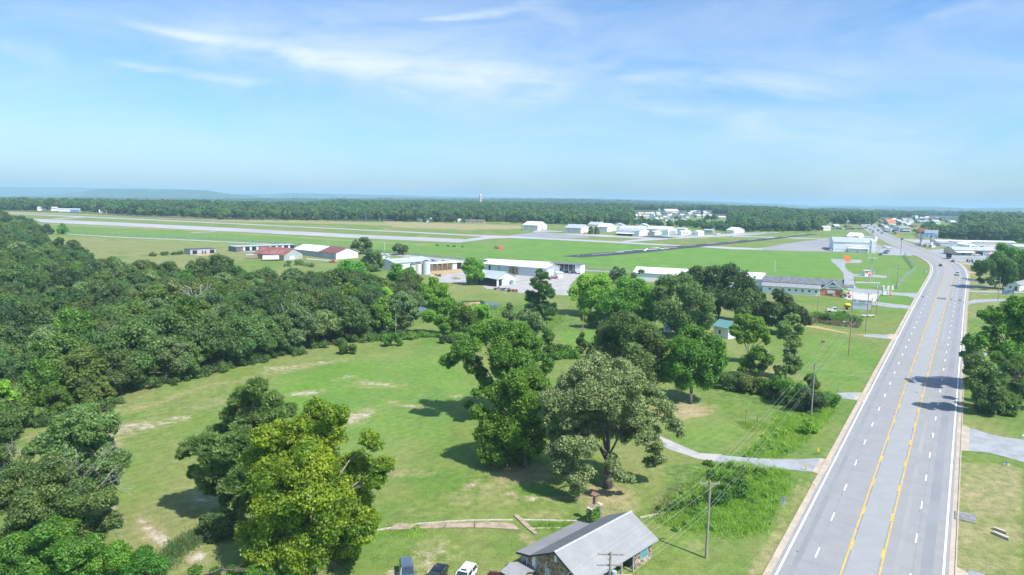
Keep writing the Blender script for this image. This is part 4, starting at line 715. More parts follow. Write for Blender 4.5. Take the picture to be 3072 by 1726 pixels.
# --- instanced masses
def gn_scatter(name,pts,meshes,label,mats=None):
    "pts rows: x y z rot scale idx"
    cl=bpy.data.collections.new(name+'_kinds')
    for i,m_ in enumerate(meshes): 
        o=bpy.data.objects.new('%s_%02d'%(name,i),m_); cl.objects.link(o)
    pts=np.asarray(pts,float); me=bpy.data.meshes.new(name); me.vertices.add(len(pts)); me.vertices.foreach_set('co',pts[:,:3].astype(np.float32).ravel())
    for nm,c in(('rot',3),('sca',4)): a=me.attributes.new(nm,'FLOAT','POINT'); a.data.foreach_set('value',pts[:,c].astype(np.float32))
    a=me.attributes.new('pick','INT','POINT'); a.data.foreach_set('value',pts[:,5].astype(np.int32))
    ng=bpy.data.node_groups.new(name,'GeometryNodeTree'); ng.interface.new_socket('Geometry',in_out='INPUT',socket_type='NodeSocketGeometry'); ng.interface.new_socket('Geometry',in_out='OUTPUT',socket_type='NodeSocketGeometry')
    A=ng.nodes.new; gi=A('NodeGroupInput'); gout=A('NodeGroupOutput'); ip=A('GeometryNodeInstanceOnPoints'); ci=A('GeometryNodeCollectionInfo'); ci.inputs['Collection'].default_value=cl; ci.inputs['Separate Children'].default_value=True; ci.inputs['Reset Children'].default_value=True
    ip.inputs['Pick Instance'].default_value=True; l=ng.links.new
    def at_(n,tp):
        q=A('GeometryNodeInputNamedAttribute'); q.data_type=tp; q.inputs['Name'].default_value=n; return q.outputs[0]
    cx=A('ShaderNodeCombineXYZ'); l(at_('rot','FLOAT'),cx.inputs[2]); cs=A('ShaderNodeCombineXYZ'); sa=at_('sca','FLOAT')
    for i in range(3): l(sa,cs.inputs[i])
    mp=A('GeometryNodeMeshToPoints'); l(gi.outputs[0],mp.inputs[0]); l(mp.outputs[0],ip.inputs['Points']); l(ci.outputs[0],ip.inputs['Instance']); l(at_('pick','INT'),ip.inputs['Instance Index']); l(cx.outputs[0],ip.inputs['Rotation']); l(cs.outputs[0],ip.inputs['Scale']); l(ip.outputs[0],gout.inputs[0])
    o=mesh_obj(name,me); md=o.modifiers.new('scatter','NODES'); md.node_group=ng; tag(o,label,kind='stuff'); return o
gn_scatter('wood_backdrop',[(x,y,gz(x,y),rf.uniform(0,6.28),s,k) for x,y,k,s in extra],[p[0] for p in PR],'farther crowns of the dense wood on the left')
def lowproto(seed,R,Hh,n,size,leaf):
    rng=np.random.default_rng(seed); maj=np.array([[R*.5*math.cos(a),R*.5*math.sin(a),Hh-R*.7-rng.random()*R*.6,R*rng.uniform(.5,.62)] for a in np.arange(5)*1.2566+rng.random()]+[[0,0,Hh-R*.62,R*.6],[0,0,Hh*.4,R*.7],[R*.3,0,Hh*.25,R*.6]])
    sb=subblobs(maj,7,.5,rng,.3); return fastmesh('crown_far',leafcards(sb,int(n*2.2),size*.66,rng,.3,.8,(.6,1.05)),leaf,3)
LP=[lowproto(301+i,rfR,h,430,1.15,lf) for i,(rfR,h,lf) in enumerate(((5.2,12,L_FAR),(6,13.5,L_FAR),(4.6,11,L_OAK),(5.4,12.5,L_DARK),(4.8,11.5,L_COT)))]
HOLES=[]   # clearings given in world metres (x,y,r)
def clearing(px,py,r): w=P(px,py); HOLES.append((w[0],w[1],r))
# front edge of the far wood, photo pixels, beyond which it stands
EDGE=[(-600,600),(0,632),(110,633),(250,635),(320,642),(420,648),(560,651),(660,659),(810,660),(900,661),(1100,663),(1260,667),(1500,667),(1620,672),(1760,676),(1860,676),(1960,678),(2060,683),(2130,690),(2190,697),(2330,696),(2460,695),(2470,690),(2480,672)]
ew=np.array([P(*p)[:2] for p in EDGE])
def edgeY(x): return np.interp(x,ew[:,0],ew[:,1])
vill=[P(1900,664)[:2],P(2000,672)[:2],P(2120,668)[:2],P(2170,661)[:2],P(2200,650)[:2]]
pts=[]; rs=np.random.default_rng(5)
def addgrid(xa,xb,ya,yb,step,test,smin=.8,smax=1.25,scal=1.):
    nx_=int((xb-xa)/step); ny_=int((yb-ya)/step); X,Y=np.meshgrid(xa+(np.arange(nx_)+.5)*step,ya+(np.arange(ny_)+.5)*step)
    X=X.ravel()+rs.uniform(-.42,.42,X.size)*step; Y=Y.ravel()+rs.uniform(-.42,.42,Y.size)*step; u=X/Y; k=(abs(u)<.80)&test(X,Y); X,Y=X[k],Y[k]; Z=HZ(X,Y)-.5
    front_=(X/Y>.165)&(X/Y<.33)&(Y<905); s=rs.uniform(smin,smax,len(X))*scal*np.where(front_,.66,1.)*(1+.25*wobble(X,Y,60.)*.3)
    return np.stack([X,Y,Z,rs.uniform(0,6.28,len(X)),s,rs.choice(5,len(X),p=[.3,.22,.22,.14,.12])],1)
# village clearing in world coordinates (X 190..430, Y 1150..1560)
def vclear(X,Y): u=X/Y; return ((u>.172)&(u<.315)&(Y>872+np.sin(X*.09)*12)&(Y<1560)&~((u>.29)&(Y>1350)))|((u>.21)&(u<.262)&(Y>1500)&(Y<1640))
def t1(X,Y):
    u=X/Y; e=np.interp(X,ew[:,0],ew[:,1]); return (Y>e+3)&(Y<2350)&~vclear(X,Y)&(u<.525)&~((u>.44)&(Y>1150)&(X>0)&(u>.46+.0002*(1500-Y)))
pts=addgrid(-1500,1150,760,2350,9.2,t1)
# wooded blocks on the east side
def t2(X,Y):
    u=X/Y; return ((u>.60)&(Y>640+(.8-u)*350)&(Y<np.where(u<.655,765,1500))&(u<.9))|((u>.66)&(Y>1500)&(Y<2400))|((u>.52)&(u<.60)&(Y>1750)&(Y<2400))
pts2=addgrid(300,1700,560,2400,9.2,t2); 
gn_scatter('far_wood',np.vstack([pts,pts2]),LP,'continuous green wood beyond the airfield and on the ridge')
pts3=addgrid(-3200,3200,2350,4000,17,lambda X,Y:(wobble(X,Y,330.)<.55),.9,1.3,1.3); gn_scatter('valley_wood',pts3,LP,'bluish wooded lowland between the ridge and the hills')
# treeline individuals in front of the far wood
tl=[(60,634,15,0),(215,634,16,1),(262,636,22,3),(340,643,13,1),(390,646,15,2),(440,648,16,4),(500,650,15,0),(560,652,17,4),(600,655,16,1),(660,660,17,0),(745,661,20,0),(790,662,19,4),(835,662,21,1),(862,661,20,3),(925,663,17,0),(955,664,20,2),(985,664,21,1),(1010,663,19,0),(1060,664,17,4),(1108,664,18,0),(1150,664,17,1),(1200,663,22,3),(1222,664,21,1),(1345,669,20,3),(1362,669,20,1),(1390,669,15,0),(1480,670,20,4),(1500,671,21,2),(1545,672,18,3),(1575,672,20,0),(1640,675,20,2),(1700,677,21,4),(1735,677,20,0),(1815,673,22,1),(1985,681,15,2),(2010,682,17,0),(2060,684,14,4),(2140,664,18,3),(2122,664,19,3),(1925,662,15,0),(2285,698,12,4),(2310,698,13,2),(2350,697,14,0),(2390,697,13,1),(2425,697,15,4),(2455,696,14,2),(2490,668,14,3),(2520,667,16,1),(2555,668,16,3),(2590,650,15,3),(2610,652,15,1),(2640,653,12,4),(2670,654,12,0),(2700,657,12,2),(2655,677,9,3),(2700,674,8,2),(2743,698,10,3),(2755,704,15,3),(2780,704,16,1),(2810,706,17,0),(2840,708,18,3),(2870,712,18,1),(2900,714,17,3),(2925,714,13,0),(2992,718,14,4),(2800,668,10,3),(2838,670,9,4),(2560,690,7,4),(3010,719,14,2),(2580,678,7,2)]
tl+=[(2568,668,9,2),(2585,666,8,0),(2603,660,8,3),(2637,660,8,1),(2655,668,8,0),(2675,660,9,2),(2692,676,9,4),(2722,672,8,0),(2742,660,8,1),(2775,662,9,3),(2790,665,9,0),(2820,665,10,1),(1935,655,9,1),(1988,650,10,0),(2030,660,11,3),(2055,648,9,2),(2085,655,9,4),(2105,645,10,1),(2040,640,9,4),(2064,641,10,4)]
for i,(x,y,hp,k) in enumerate(tl):
    w=P(x,y); h=hp/F*w[1]*1.05; s=h/12.5*1.0; r=empty('treeline_tree',(w[0],w[1],w[2]),rf.uniform(0,6.28),None,'tree','trees along the far treeline'); r.scale=(s,s,s)
    mesh_obj('crown',PR[(0,1,3,1,5)[k] if k<5 else 0][0],r)
    side='beyond the airfield' if x<1800 else ('beyond the hangars' if x<2480 else 'in the distant town')
    tall='tall' if hp>18 else ('medium' if hp>13 else 'low'); hue=('olive green','dark green','brownish green','blackish green','fresh green')[k]
    r['label']='%s %s tree standing out at the front of the treeline %s'%(tall,hue,side); r['group']='%s %s trees of the treeline %s'%(tall,hue,side)
# --- undergrowth along the wood, reeds and weeds
def blades(pts,n,h,wd,leafm,name,label,seed,lean=.7):
    rng=np.random.default_rng(seed); poly=np.array([P(*p)[:2] for p in pts]); a,b_=poly.min(0),poly.max(0); out=[]
    while len(out)<n:
        q=rng.uniform(a,b_,(n,2)); out+= [t_ for t_ in q if inside(t_,poly)][:n-len(out)]
    q=np.array(out)+rng.normal(size=(n,2))*(.7 if h<1 else .25); hh=h*rng.uniform(.5,1.25,(n,1))*(1+.35*wobble(q[:,0],q[:,1],3.))[:,None].clip(.4,1.8); c=np.hstack([q,(SL*q[:,1])[:,None]-.05]); d=unit(np.hstack([rng.normal(size=(n,2))*lean,np.ones((n,1))])); s=unit(np.cross(d,rng.normal(size=(n,3))))*wd*rng.uniform(.6,1.4,(n,1))
    v=np.stack([c-s*.4,c+s*.4,c+d*hh*.6+s,c+d*hh],1).reshape(-1,3); o=mesh_obj(name,fastmesh(name,v,leafm)); tag(o,label,kind='stuff'); return o
blades([(2190,1385),(2355,1415),(2365,1440),(2340,1500),(2290,1590),(2200,1610),(2060,1590),(1965,1562),(2020,1500),(2120,1420)],34000,.75,.05,L_WEED,'tall_weeds','tall bright green weeds in the ditch behind the power pole',1)
blades([(1960,1545),(2030,1470),(2110,1430),(2130,1470),(2050,1530),(1990,1560)],6000,.4,.05,L_DRYW,'dry_weeds','brown dead weeds on the ditch bank',2)
blades([(2235,1370),(2300,1310),(2340,1240),(2420,1235),(2500,1225),(2470,1270),(2400,1330),(2330,1375)],22000,.7,.05,L_WEED,'tall_weeds','tall weeds beside the double sign posts',3)
blades([(2436,948),(2500,952),(2580,965),(2575,985),(2500,977),(2438,968)],6000,1.5,.07,L_DRYW,'reeds','brown reeds in a strip beside the sandy track',4)
blades([(2436,945),(2500,949),(2580,960),(2578,972),(2500,965),(2436,958)],5000,2.0,.12,L_MID,'reeds','green shrubby growth behind the brown reeds',5)
blades([(2215,1268),(2290,1265),(2298,1290),(2245,1292)],2200,.45,.05,L_WEED,'grass_tuft','unmown grass under the double sign posts',6)
blades([(430,1720),(520,1640),(600,1590),(650,1600),(560,1650),(480,1720)],7000,.8,.06,L_GREY,'ditch_grass','long pale grass along the ditch at the lower left',7)
blades([(1130,1592),(1260,1585),(1270,1598),(1140,1602)],2500,.4,.05,L_WEED,'ditch_grass','weeds in the ditch beside the fallen slabs',8)
blades([(1590,1572),(1770,1570),(1770,1582),(1600,1585)],3500,.45,.05,L_WEED,'ditch_grass','weeds in the stone lined ditch behind the stone house',9)
blades([(1340,905),(1640,930),(1700,960),(1640,1000),(1400,995),(1270,960)],9000,.8,.12,L_WEED,'rough_grass','rough green grass on the pasture by the pond',10)
def shrubs(name,label,line_,n,r,leafm,seed,size=.25,per=160,w=2.):
    rng=np.random.default_rng(seed); L=np.array([P(*p)[:2] for p in line_]); seg=np.hypot(*np.diff(L,axis=0).T); cum=np.concatenate([[0],np.cumsum(seg)]); s=rng.uniform(0,cum[-1],n)
    x=np.interp(s,cum,L[:,0])+rng.normal(size=n)*w*.5; y=np.interp(s,cum,L[:,1])+rng.uniform(-.3,1.,n)*w; rr_=r*rng.uniform(.5,1.3,n); b_=np.stack([x,y,SL*y+rr_*.6,rr_],1)
    sb=subblobs(b_,5,.5,rng,.3); o=mesh_obj(name,fastmesh(name,leafcards(sb,n*per,size,rng,.5),leafm,3)); return tag(o,label,kind='stuff')
shrubs('undergrowth','dark undergrowth along the foot of the dense wood',[(-60,1380),(40,1298),(250,1250),(400,1173),(560,1143),(700,1104),(830,1075),(980,1042),(1090,1026),(1200,1016)],150,1.5,L_OAK,401,.26,220,2.5)
shrubs('undergrowth','green brambles at the pond end of the wood',[(1090,1028),(1200,1022),(1290,1012),(1400,1020),(1470,1030)],60,1.2,L_WEED,402,.25,200,2.)
shrubs('undergrowth','bushy growth under the trees beside the hedge line',[(2090,1140),(2200,1160),(2320,1200),(2420,1240)],40,1.2,L_OAK,403,.25,160,2.)
shrubs('undergrowth','hedge bushes between the meadow and the small lawn',[(1600,1085),(1700,1075),(1830,1085),(1900,1100)],40,1.5,L_MID,404,.28,160,2.)
shrubs('weed_clump','leafy weed clumps in the ditch behind the power pole',[(2010,1540),(2120,1500),(2230,1470),(2330,1450),(2280,1550),(2150,1590),(2060,1575)],50,.55,L_WEED,420,.16,120,5.)
shrubs('weed_clump','leafy weed clumps beside the double sign posts',[(2280,1350),(2360,1300),(2450,1230),(2420,1300),(2340,1365)],36,.5,L_WEED,421,.16,120,4.)
shrubs('thicket','green thicket in the middle of the ditch weeds',[(2150,1445),(2230,1470),(2200,1500),(2140,1520)],34,1.1,L_VINE,405,.2,200,2.)
shrubs('thicket','brambles by the gravel drive',[(2110,1392),(2160,1405),(2250,1420),(2300,1425)],22,.7,L_WEED,406,.18,150,1.)
shrubs('thicket','dark brambles along the ditch near the stone house',[(1990,1540),(2060,1530),(2130,1500)],18,.7,L_MID,407,.18,160,1.)
shrubs('thicket','low brush along the gravel drive on its far side',[(2240,1370),(2300,1350),(2360,1360)],18,.6,L_WEED,408,.18,140,1.5)
shrubs('thicket','bushes and weeds between the red roofed barn and the wood',[(860,800),(900,795),(930,802)],16,1.7,L_GREY,409,.4,140,2.)
shrubs('thicket','dark green bushes left of the small grey shed',[(450,770),(500,766),(555,764)],14,1.6,L_OAK,410,.5,120,2.)
for x,y in((1320,737),(1372,741),(1390,742),(1420,744)): pass
shrubs('scrub','reddish scrub around the old stump in the airfield',[(1486,746),(1496,746)],6,1.3,L_DRYW,411,.4,200,1.)
shrubs('scrub','small dark shrubs dotted across the airfield grass',[(1300,737),(1330,739),(1375,742),(1392,743)],7,.8,L_OAK,412,.4,120,.5)
# ------------------------------------------------------------------ buildings
WHITE=ribbed('white_metal',(.80,.80,.80),.9,0,.5,.05); WROOF=ribbed('white_roof',(.76,.77,.78),.6,0,.4,.05); GROOF=ribbed('grey_metal_roof',(.42,.45,.48),.6,0,.4,.08); GALV=ribbed('galvanised',(.40,.44,.48),.4,0,.4,.12)
RUST=ribbed('rusty_red_roof',(.24,.085,.07),.5,0,.7,.2,rust=(.36,.20,.17)); MAROON=ribbed('maroon_roof',(.20,.07,.065),.5,0,.6,.15); TANW=mat('tan_wall',(.52,.46,.36),.8,.06,.3); CREAM=ribbed('cream_metal',(.62,.60,.48),.6,0,.5,.05)
GWALL=ribbed('grey_wall',(.38,.41,.43),.5,0,.5,.07); DGREY=ribbed('charcoal_wall',(.115,.14,.16),.5,0,.5,.07); BLUEM=ribbed('blue_metal',(.08,.22,.42),.6,0,.4,.08); LBLUE=ribbed('pale_blue_metal',(.56,.61,.65),.5,0,.5,.06)
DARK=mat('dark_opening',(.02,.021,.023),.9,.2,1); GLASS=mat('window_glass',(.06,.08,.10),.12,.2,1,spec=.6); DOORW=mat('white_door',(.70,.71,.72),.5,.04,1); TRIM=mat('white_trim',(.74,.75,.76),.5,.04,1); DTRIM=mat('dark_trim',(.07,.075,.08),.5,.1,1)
SHING=mat('grey_shingle',(.15,.16,.18),.95,.28,.8,.3,stretch=(1,1,1)); SHLT=mat('light_shingle',(.26,.27,.285),.95,.12,.8,.2); BROWNR=mat('brown_shingle',(.16,.12,.10),.95,.15,.8,.2); PLY=mat('plywood',(.55,.36,.20),.8,.15,.8); REDB=mat('red_brick',(.26,.11,.08),.9,.15,.8); ORNB=mat('orange_roof',(.72,.18,.08),.6,.06,.5); WOODB=mat('weathered_board',(.33,.27,.20),.9,.25,1.2)
LSIDE=mat('white_siding',(.82,.83,.84),.7,.04,.6); GREENR=ribbed('green_roof',(.13,.30,.27),.5,0,.5,.08)
def bl(name,label,cat,B,xl=None,xr=None,ang=15.,h=None,hp=None,L=None,W=None,roof='gx',rise=.18,wall=None,rm=None,over=.35,feat=(),group=None,trim=None,base=.7,extra=None):
    "B: pixel of the near ground corner; xl / xr: pixel columns of the far ends of the two visible walls"
    wall=wall or WHITE; rm=rm or WROOF; p=P(*B); a=math.radians(ang)+math.atan2(p[0],p[1]); dl=np.array([-math.cos(a),math.sin(a)]); dr=np.array([math.sin(a),math.cos(a)])
    def sol(d,x,default):
        if x is None: return default
        lo,hi=.2,260.; s=np.sign(x-B[0])
        for _ in range(40):
            m=(lo+hi)/2; q=p[:2]+d*m; X=proj((q[0],q[1],p[2]))[0]
            if (X-x)*s<0: lo=m
            else: hi=m
        return lo
    L=sol(dl,xl,L); W=sol(dr,xr,W); h=h or hp*p[1]/F
    A=p[:2]+dl*L; r=empty(name,(A[0],A[1],p[2]),-a,label,cat,group); z0=-base
    ridge='x' if roof[-1]=='x' else 'y'; hy=(W if ridge=='x' else L)/2*rise*2 if roof[0]=='g' else 0
    wt=.2; mb=MB()
    if roof[0]=='g':
        if ridge=='x': mb.prism([(0,0,z0),(0,W,z0),(0,W,h),(0,W/2,h+hy),(0,0,h)],(L,0,0))
        else: mb.prism([(0,0,z0),(L,0,z0),(L,0,h),(L/2,0,h+hy),(0,0,h)],(0,W,0))
    elif roof[0]=='s': mb.prism([(0,0,z0),(0,W,z0),(0,W,h+rise*W),(0,0,h)] if ridge=='x' else [(0,0,z0),(L,0,z0),(L,0,h),(0,0,h+rise*L)],(L,0,0) if ridge=='x' else (0,W,0))
    else: mb.box(0,L,0,W,z0,h)
    mb.build('wall',wall,r)
    t=.14; o=over; mb=MB()
    if roof[0]=='g' and ridge=='x':
        k=hy/(W/2)
        for s in(0,1):
            ya,yb=(-o,W/2) if s==0 else (W/2,W+o); za,zb=(h-o*k,h+hy) if s==0 else (h+hy,h-o*k)
            mb.prism([(-o,ya,za+.02),(-o,yb,zb+.02),(-o,yb,zb+t),(-o,ya,za+t)],(L+2*o,0,0))
    elif roof[0]=='g':
        k=hy/(L/2)
        for s in(0,1):
            xa,xb=(-o,L/2) if s==0 else (L/2,L+o); za,zb=(h-o*k,h+hy) if s==0 else (h+hy,h-o*k)
            mb.prism([(xa,-o,za+.02),(xb,-o,zb+.02),(xb,-o,zb+t),(xa,-o,za+t)],(0,W+2*o,0))
    elif roof[0]=='s':
        if ridge=='x': mb.prism([(-o,-o,h-o*rise+.02),(-o,W+o,h+(W+o)*rise+.02),(-o,W+o,h+(W+o)*rise+t),(-o,-o,h-o*rise+t)],(L+2*o,0,0))
        else: mb.prism([(-o,-o,h+(L+o)*rise+.02),(L+o,-o,h-o*rise+.02),(L+o,-o,h-o*rise+t),(-o,-o,h+(L+o)*rise+t)],(0,W+2*o,0))
    else: mb.box(-o*.3,L+o*.3,-o*.3,W+o*.3,h+.01,h+t)
    mb.build('roof',rm,r)
    if trim and roof=='gy':
        k=hy/(L/2); mb=MB()
        for s in(-1,1): mb.prism([(L/2,-o-.06,h+hy-.1),(L/2,-o-.06,h+hy+t+.05),(L/2+s*(L/2+o),-o-.06,h-o*k+t+.05),(L/2+s*(L/2+o),-o-.06,h-o*k-.1)],(0,.05,0))
        mb.build('fascia',trim,r)
    for f in feat:
        face,u0,u1,za,zb,nm,m_=f[:7]; mb=MB(); za*=h; zb*=h
        n_=f[7] if len(f)>7 else 1
        for i in range(n_):
            a0=u0+(u1-u0)*i/n_; a1=u0+(u1-u0)*(i+ (.96 if n_>1 else 1))/n_; mb=MB()
            if face=='L': mb.box(a0*L,a1*L,-.07,.05,za,zb)
            else: mb.box(L-.05,L+.07,a0*W,a1*W,za,zb)
            q=mb.build(nm,m_,r)
            if nm=='window':
                e=.1*min(1,(a1-a0)*(L if face=='L' else W)/1.2); s=MB()
                if face=='L': s.box(a0*L+e,a1*L-e,-.09,-.06,za+.1,zb-.1)
                else: s.box(L+.06,L+.09,a0*W+e,a1*W-e,za+.1,zb-.1)
                s.build('pane',GLASS,q)
    if extra: extra(r,L,W,h,hy)
    return r
G='L';Rr='R'
# --- hangars across the airfield
bl('hangar','lone pale grey hangar with a low gable at the far side of the airfield','hangar',(1613.5,692.5),1568,1641,22,hp=16,roof='gx',rise=.13,feat=((G,.04,.96,0,.86,'door_panel',GWALL,6),(Rr,.42,.5,0,.4,'door',DTRIM)))
bl('hangar','grey hangar just left of the two conical evergreens','hangar',(1743,700),1693.6,1768,20,hp=15,roof='gx',rise=.13,rm=GROOF,feat=((G,.05,.95,0,.85,'door_panel',GWALL,5),(G,.25,.29,0,.4,'door',DTRIM)))
bl('hangar','flat fronted hangar just right of the two conical evergreens','hangar',(1822,697),1791,1849,18,hp=15.5,roof='gx',rise=.1,rm=WROOF,feat=((G,.06,.94,0,.9,'door_panel',GALV,4),))
bl('hangar','low dull roofed hangar behind the conical evergreens','hangar',(1800,682),1764,1816,18,hp=7,roof='gx',rise=.14,rm=GROOF)
bl('hangar','beige roofed small building farthest back behind the evergreens','hangar',(1805,676),1786,1812,14,hp=4,roof='gx',rise=.2,rm=TANW)
bl('hangar','hangar with a low grey gable facing the camera behind the first row','hangar',(1868,684),1834,1876,10,hp=8,roof='gy',rise=.16,rm=GROOF)
bl('hangar','long low white hangar behind the front row','hangar',(1932,692),1860,1945,14,hp=6,roof='gx',rise=.1)
bl('hangar','second low white gabled hangar behind the big hangar','hangar',(1945,684),1906,1950,12,hp=6,roof='gy',rise=.16)
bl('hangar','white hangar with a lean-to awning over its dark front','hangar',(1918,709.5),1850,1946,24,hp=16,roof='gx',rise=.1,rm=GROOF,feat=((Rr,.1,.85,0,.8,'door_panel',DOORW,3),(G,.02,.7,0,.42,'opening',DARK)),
   extra=lambda r,L,W,h,hy: MB().prism([(0,-3,h*.40),(0,0,h*.52),(0,0,h*.55),(0,-3,h*.43)],(L*.78,0,0)).build('awning',WROOF,r))
bl('hangar','small blue-grey sided hangar right of the awning hangar','hangar',(1962,707.5),1946,1989,24,hp=11.5,roof='gy',rise=.1,feat=((Rr,.15,.85,0,.8,'door_panel',DOORW,3),),wall=GWALL)
bl('hangar','tallest hangar of the row, white with a big grey gable door','hangar',(2004,706),1941,2031,26,hp=17,roof='gx',rise=.12,feat=((Rr,.12,.88,0,.8,'door_panel',GWALL,4),(G,.1,.3,0,.5,'door',GWALL)))
bl('hangar','white office hangar with a porch right of the tallest hangar','hangar',(2044,706.5),2031,2073,28,hp=11,roof='gy',rise=.16,feat=((Rr,.2,.35,.35,.7,'window',TRIM),(Rr,.5,.65,.35,.7,'window',TRIM)))
bl('hangar','long low white roof behind the office hangar','hangar',(2056,694),2030,2064,20,hp=7,roof='gx',rise=.1,rm=LBLUE)
bl('hangar','white hangar with a small dark door at the right part of the row','hangar',(2095,708),2073,2112,28,hp=12,roof='gy',rise=.12,feat=((Rr,.25,.8,0,.72,'door_panel',DOORW,3),(G,.3,.5,.3,.6,'window',TRIM)))
bl('hangar','blue-grey low hangar at the right end of the row','hangar',(2138,700.5),2112,2143,12,hp=9,roof='gx',rise=.12,wall=GALV,rm=GROOF)
bl('hangar','bright white box hangar standing alone right of the row','hangar',(2202,701),2179,2233,24,hp=10,roof='gx',rise=.1,rm=WROOF)
bl('hangar','white building with a brown roof at the far left end of the runway','hangar',(172,633),112,191,12,hp=12,roof='f',rm=BROWNR,feat=((G,.02,.98,.55,.75,'window',TRIM),))
bl('hangar','low blue and white hangar beside the brown roofed building','hangar',(240,637),174,243,8,hp=9,roof='gx',rise=.06,rm=WROOF,wall=LBLUE,feat=((G,.56,.98,0,.8,'door_panel',BLUEM,4),))
bl('shed','small white shed half hidden by a tree at the far left','shed',(318,639),297,321,14,hp=6,roof='gx',rise=.25)
bl('barn','long white metal building at the edge of the far wood','barn',(1264,666.5),1247,1305,64,hp=8,roof='gy',rise=.1,feat=((Rr,.3,.34,0,.8,'door',GWALL),))
for x0,x1,y,hp,lab,wm,rm_ in((848,874,659,5,'white cottage with a brown roof beyond the runway',LSIDE,BROWNR),(937,964,659.5,3,'low cabin with a pale sloping roof beyond the runway',WOODB,WROOF),(1062,1076,657,3,'small white roofed house among the trees beyond the runway',LSIDE,WROOF),(1078,1090,658,2.5,'tiny white roofed outbuilding in the far trees',LSIDE,WROOF),(1138,1150,664,5,'white trailer parked at the edge of the far wood',LSIDE,WROOF),(1312,1337,666,5,'grey roofed house beside the white metal building',GWALL,GROOF),(1362,1372,668,4,'pale little house left of the row of cottages',LSIDE,GROOF),(1374,1390,669,6,'white house with a tan roof in the row of cottages',LSIDE,TANW),(1391,1404,669,4,'white house with a dark roof in the row of cottages',LSIDE,DGREY),(1406,1429,670,5,'tan roofed house with a wide front in the row of cottages',TANW,BROWNR),(1431,1453,670.5,5,'last brown roofed house in the row of cottages',TANW,BROWNR)):
    bl('house',lab,'house',(x1,y),x0,None,8,hp=hp,W=8,roof='gx',rise=.28,wall=wm,rm=rm_,feat=((G,.15,.3,.3,.7,'window',TRIM),(G,.45,.55,0,.7,'door',DTRIM),(G,.7,.85,.3,.7,'window',TRIM)))
# village on the far slope
rv=random.Random(9); hv=[]
ROWS=[(1907,1950,655,8,4),(1952,2130,646,12,11),(1968,2140,653,13,10),(1990,2060,660,13,4),(2072,2140,640,9,6),(1950,2010,663,12,4),(1898,1965,648,14,4)]
cols=('dark grey','pale grey','blue-grey','brown','tan'); rms=(DGREY,GROOF,LBLUE,BROWNR,TANW); fr_names=('white','beige'); seen={}
for row,(xa,xb,y,wd,n) in enumerate(ROWS):
    for i in range(n):
        x=xa+(xb-xa)*(i+.5)/n+rv.uniform(-2,2); ci=rv.randrange(5); wi=rv.randrange(2); yy=y+rv.uniform(-1,1)
        pos=('left part','middle','right part')[min(2,int((x-1895)/84))]; rw=('back','middle','front')[0 if yy<645 else (1 if yy<652 else 2)]
        lab='%s roofed %s house in the %s row of the hillside village, %s'%(cols[ci],fr_names[wi],rw,pos)
        w=at(x,yy,1.); u=w[0]; 
        # ground there
        lo,hi=900.,2600.
        for _ in range(50):
            m=(lo+hi)/2; q=at(x,yy,m)
            if q[2]>HZ(q[0],q[1]): lo=m
            else: hi=m
        q=at(x,yy,lo); 
        r=empty('house',(q[0],q[1],HZ(q[0],q[1])-.3),rv.uniform(-.5,.5),lab,'house','houses of the hillside village: '+lab); L=wd/F*lo*rv.uniform(.8,1.1); Wd=8; h=3.4; hy=2.2
        MB().prism([(-L/2,0,-1),(-L/2,Wd,-1),(-L/2,Wd,h),(-L/2,Wd/2,h+hy),(-L/2,0,h)],(L,0,0)).build('wall',(LSIDE,TANW)[wi],r)
        mb=MB()
        for s in(0,1):
            ya,yb,za,zb=(-.5,Wd/2,h-.25,h+hy) if s==0 else (Wd/2,Wd+.5,h+hy,h-.25); mb.prism([(-L/2-.4,ya,za+.02),(-L/2-.4,yb,zb+.02),(-L/2-.4,yb,zb+.2),(-L/2-.4,ya,za+.2)],(L+.8,0,0))
        mb.build('roof',rms[ci],r); MB().box(-L*.3,-L*.05,-.08,0,.1,2.3).build('door',DOORW,r); MB().box(L*.1,L*.25,-.08,0,1,2.2).build('window',GLASS,r)
def far_b(name,lab,cat,x0,x1,y,hp,wm,rm_,W=14,roof='gx',rise=.1,feat=()):
    lo,hi=150.,3500.; x=(x0+x1)/2
    for _ in range(50):
        m=(lo+hi)/2; q=at(x,y,m)
        if q[2]>HZ(q[0],q[1]): lo=m
        else: hi=m
    Y=lo; a,b_=at(x0,y,Y),at(x1,y,Y); L=np.linalg.norm(b_-a); h=hp/F*Y; r=empty(name,(a[0],a[1],float(HZ(a[0],a[1]))),math.atan2(b_[1]-a[1],b_[0]-a[0]),lab,cat)
    hy=W*rise if roof=='gx' else (L*rise if roof=='gy' else 0)
    if roof=='gx': MB().prism([(0,0,-2),(0,W,-2),(0,W,h),(0,W/2,h+hy),(0,0,h)],(L,0,0)).build('wall',wm,r)
    elif roof=='gy': MB().prism([(0,0,-2),(L,0,-2),(L,0,h),(L/2,0,h+hy),(0,0,h)],(0,W,0)).build('wall',wm,r)
    else: MB().box(0,L,0,W,-2,h).build('wall',wm,r)
    mb=MB()
    if roof=='gx': mb.prism([(-.4,-.5,h),(-.4,W/2,h+hy+.1),(-.4,W+.5,h),(-.4,W+.5,h+.2),(-.4,W/2,h+hy+.3),(-.4,-.5,h+.2)],(L+.8,0,0))
    elif roof=='gy': mb.prism([(-.5,-.4,h),(L/2,-.4,h+hy+.1),(L+.5,-.4,h),(L+.5,-.4,h+.2),(L/2,-.4,h+hy+.3),(-.5,-.4,h+.2)],(0,W+.8,0))
    else: mb.box(-.2,L+.2,-.2,W+.2,h,h+.25)
    mb.build('roof',rm_,r)
    for u0,u1,za,zb,nm,m_ in feat: MB().box(u0*L,u1*L,-.1,.03,za*h,zb*h).build(nm,m_,r)
    return r
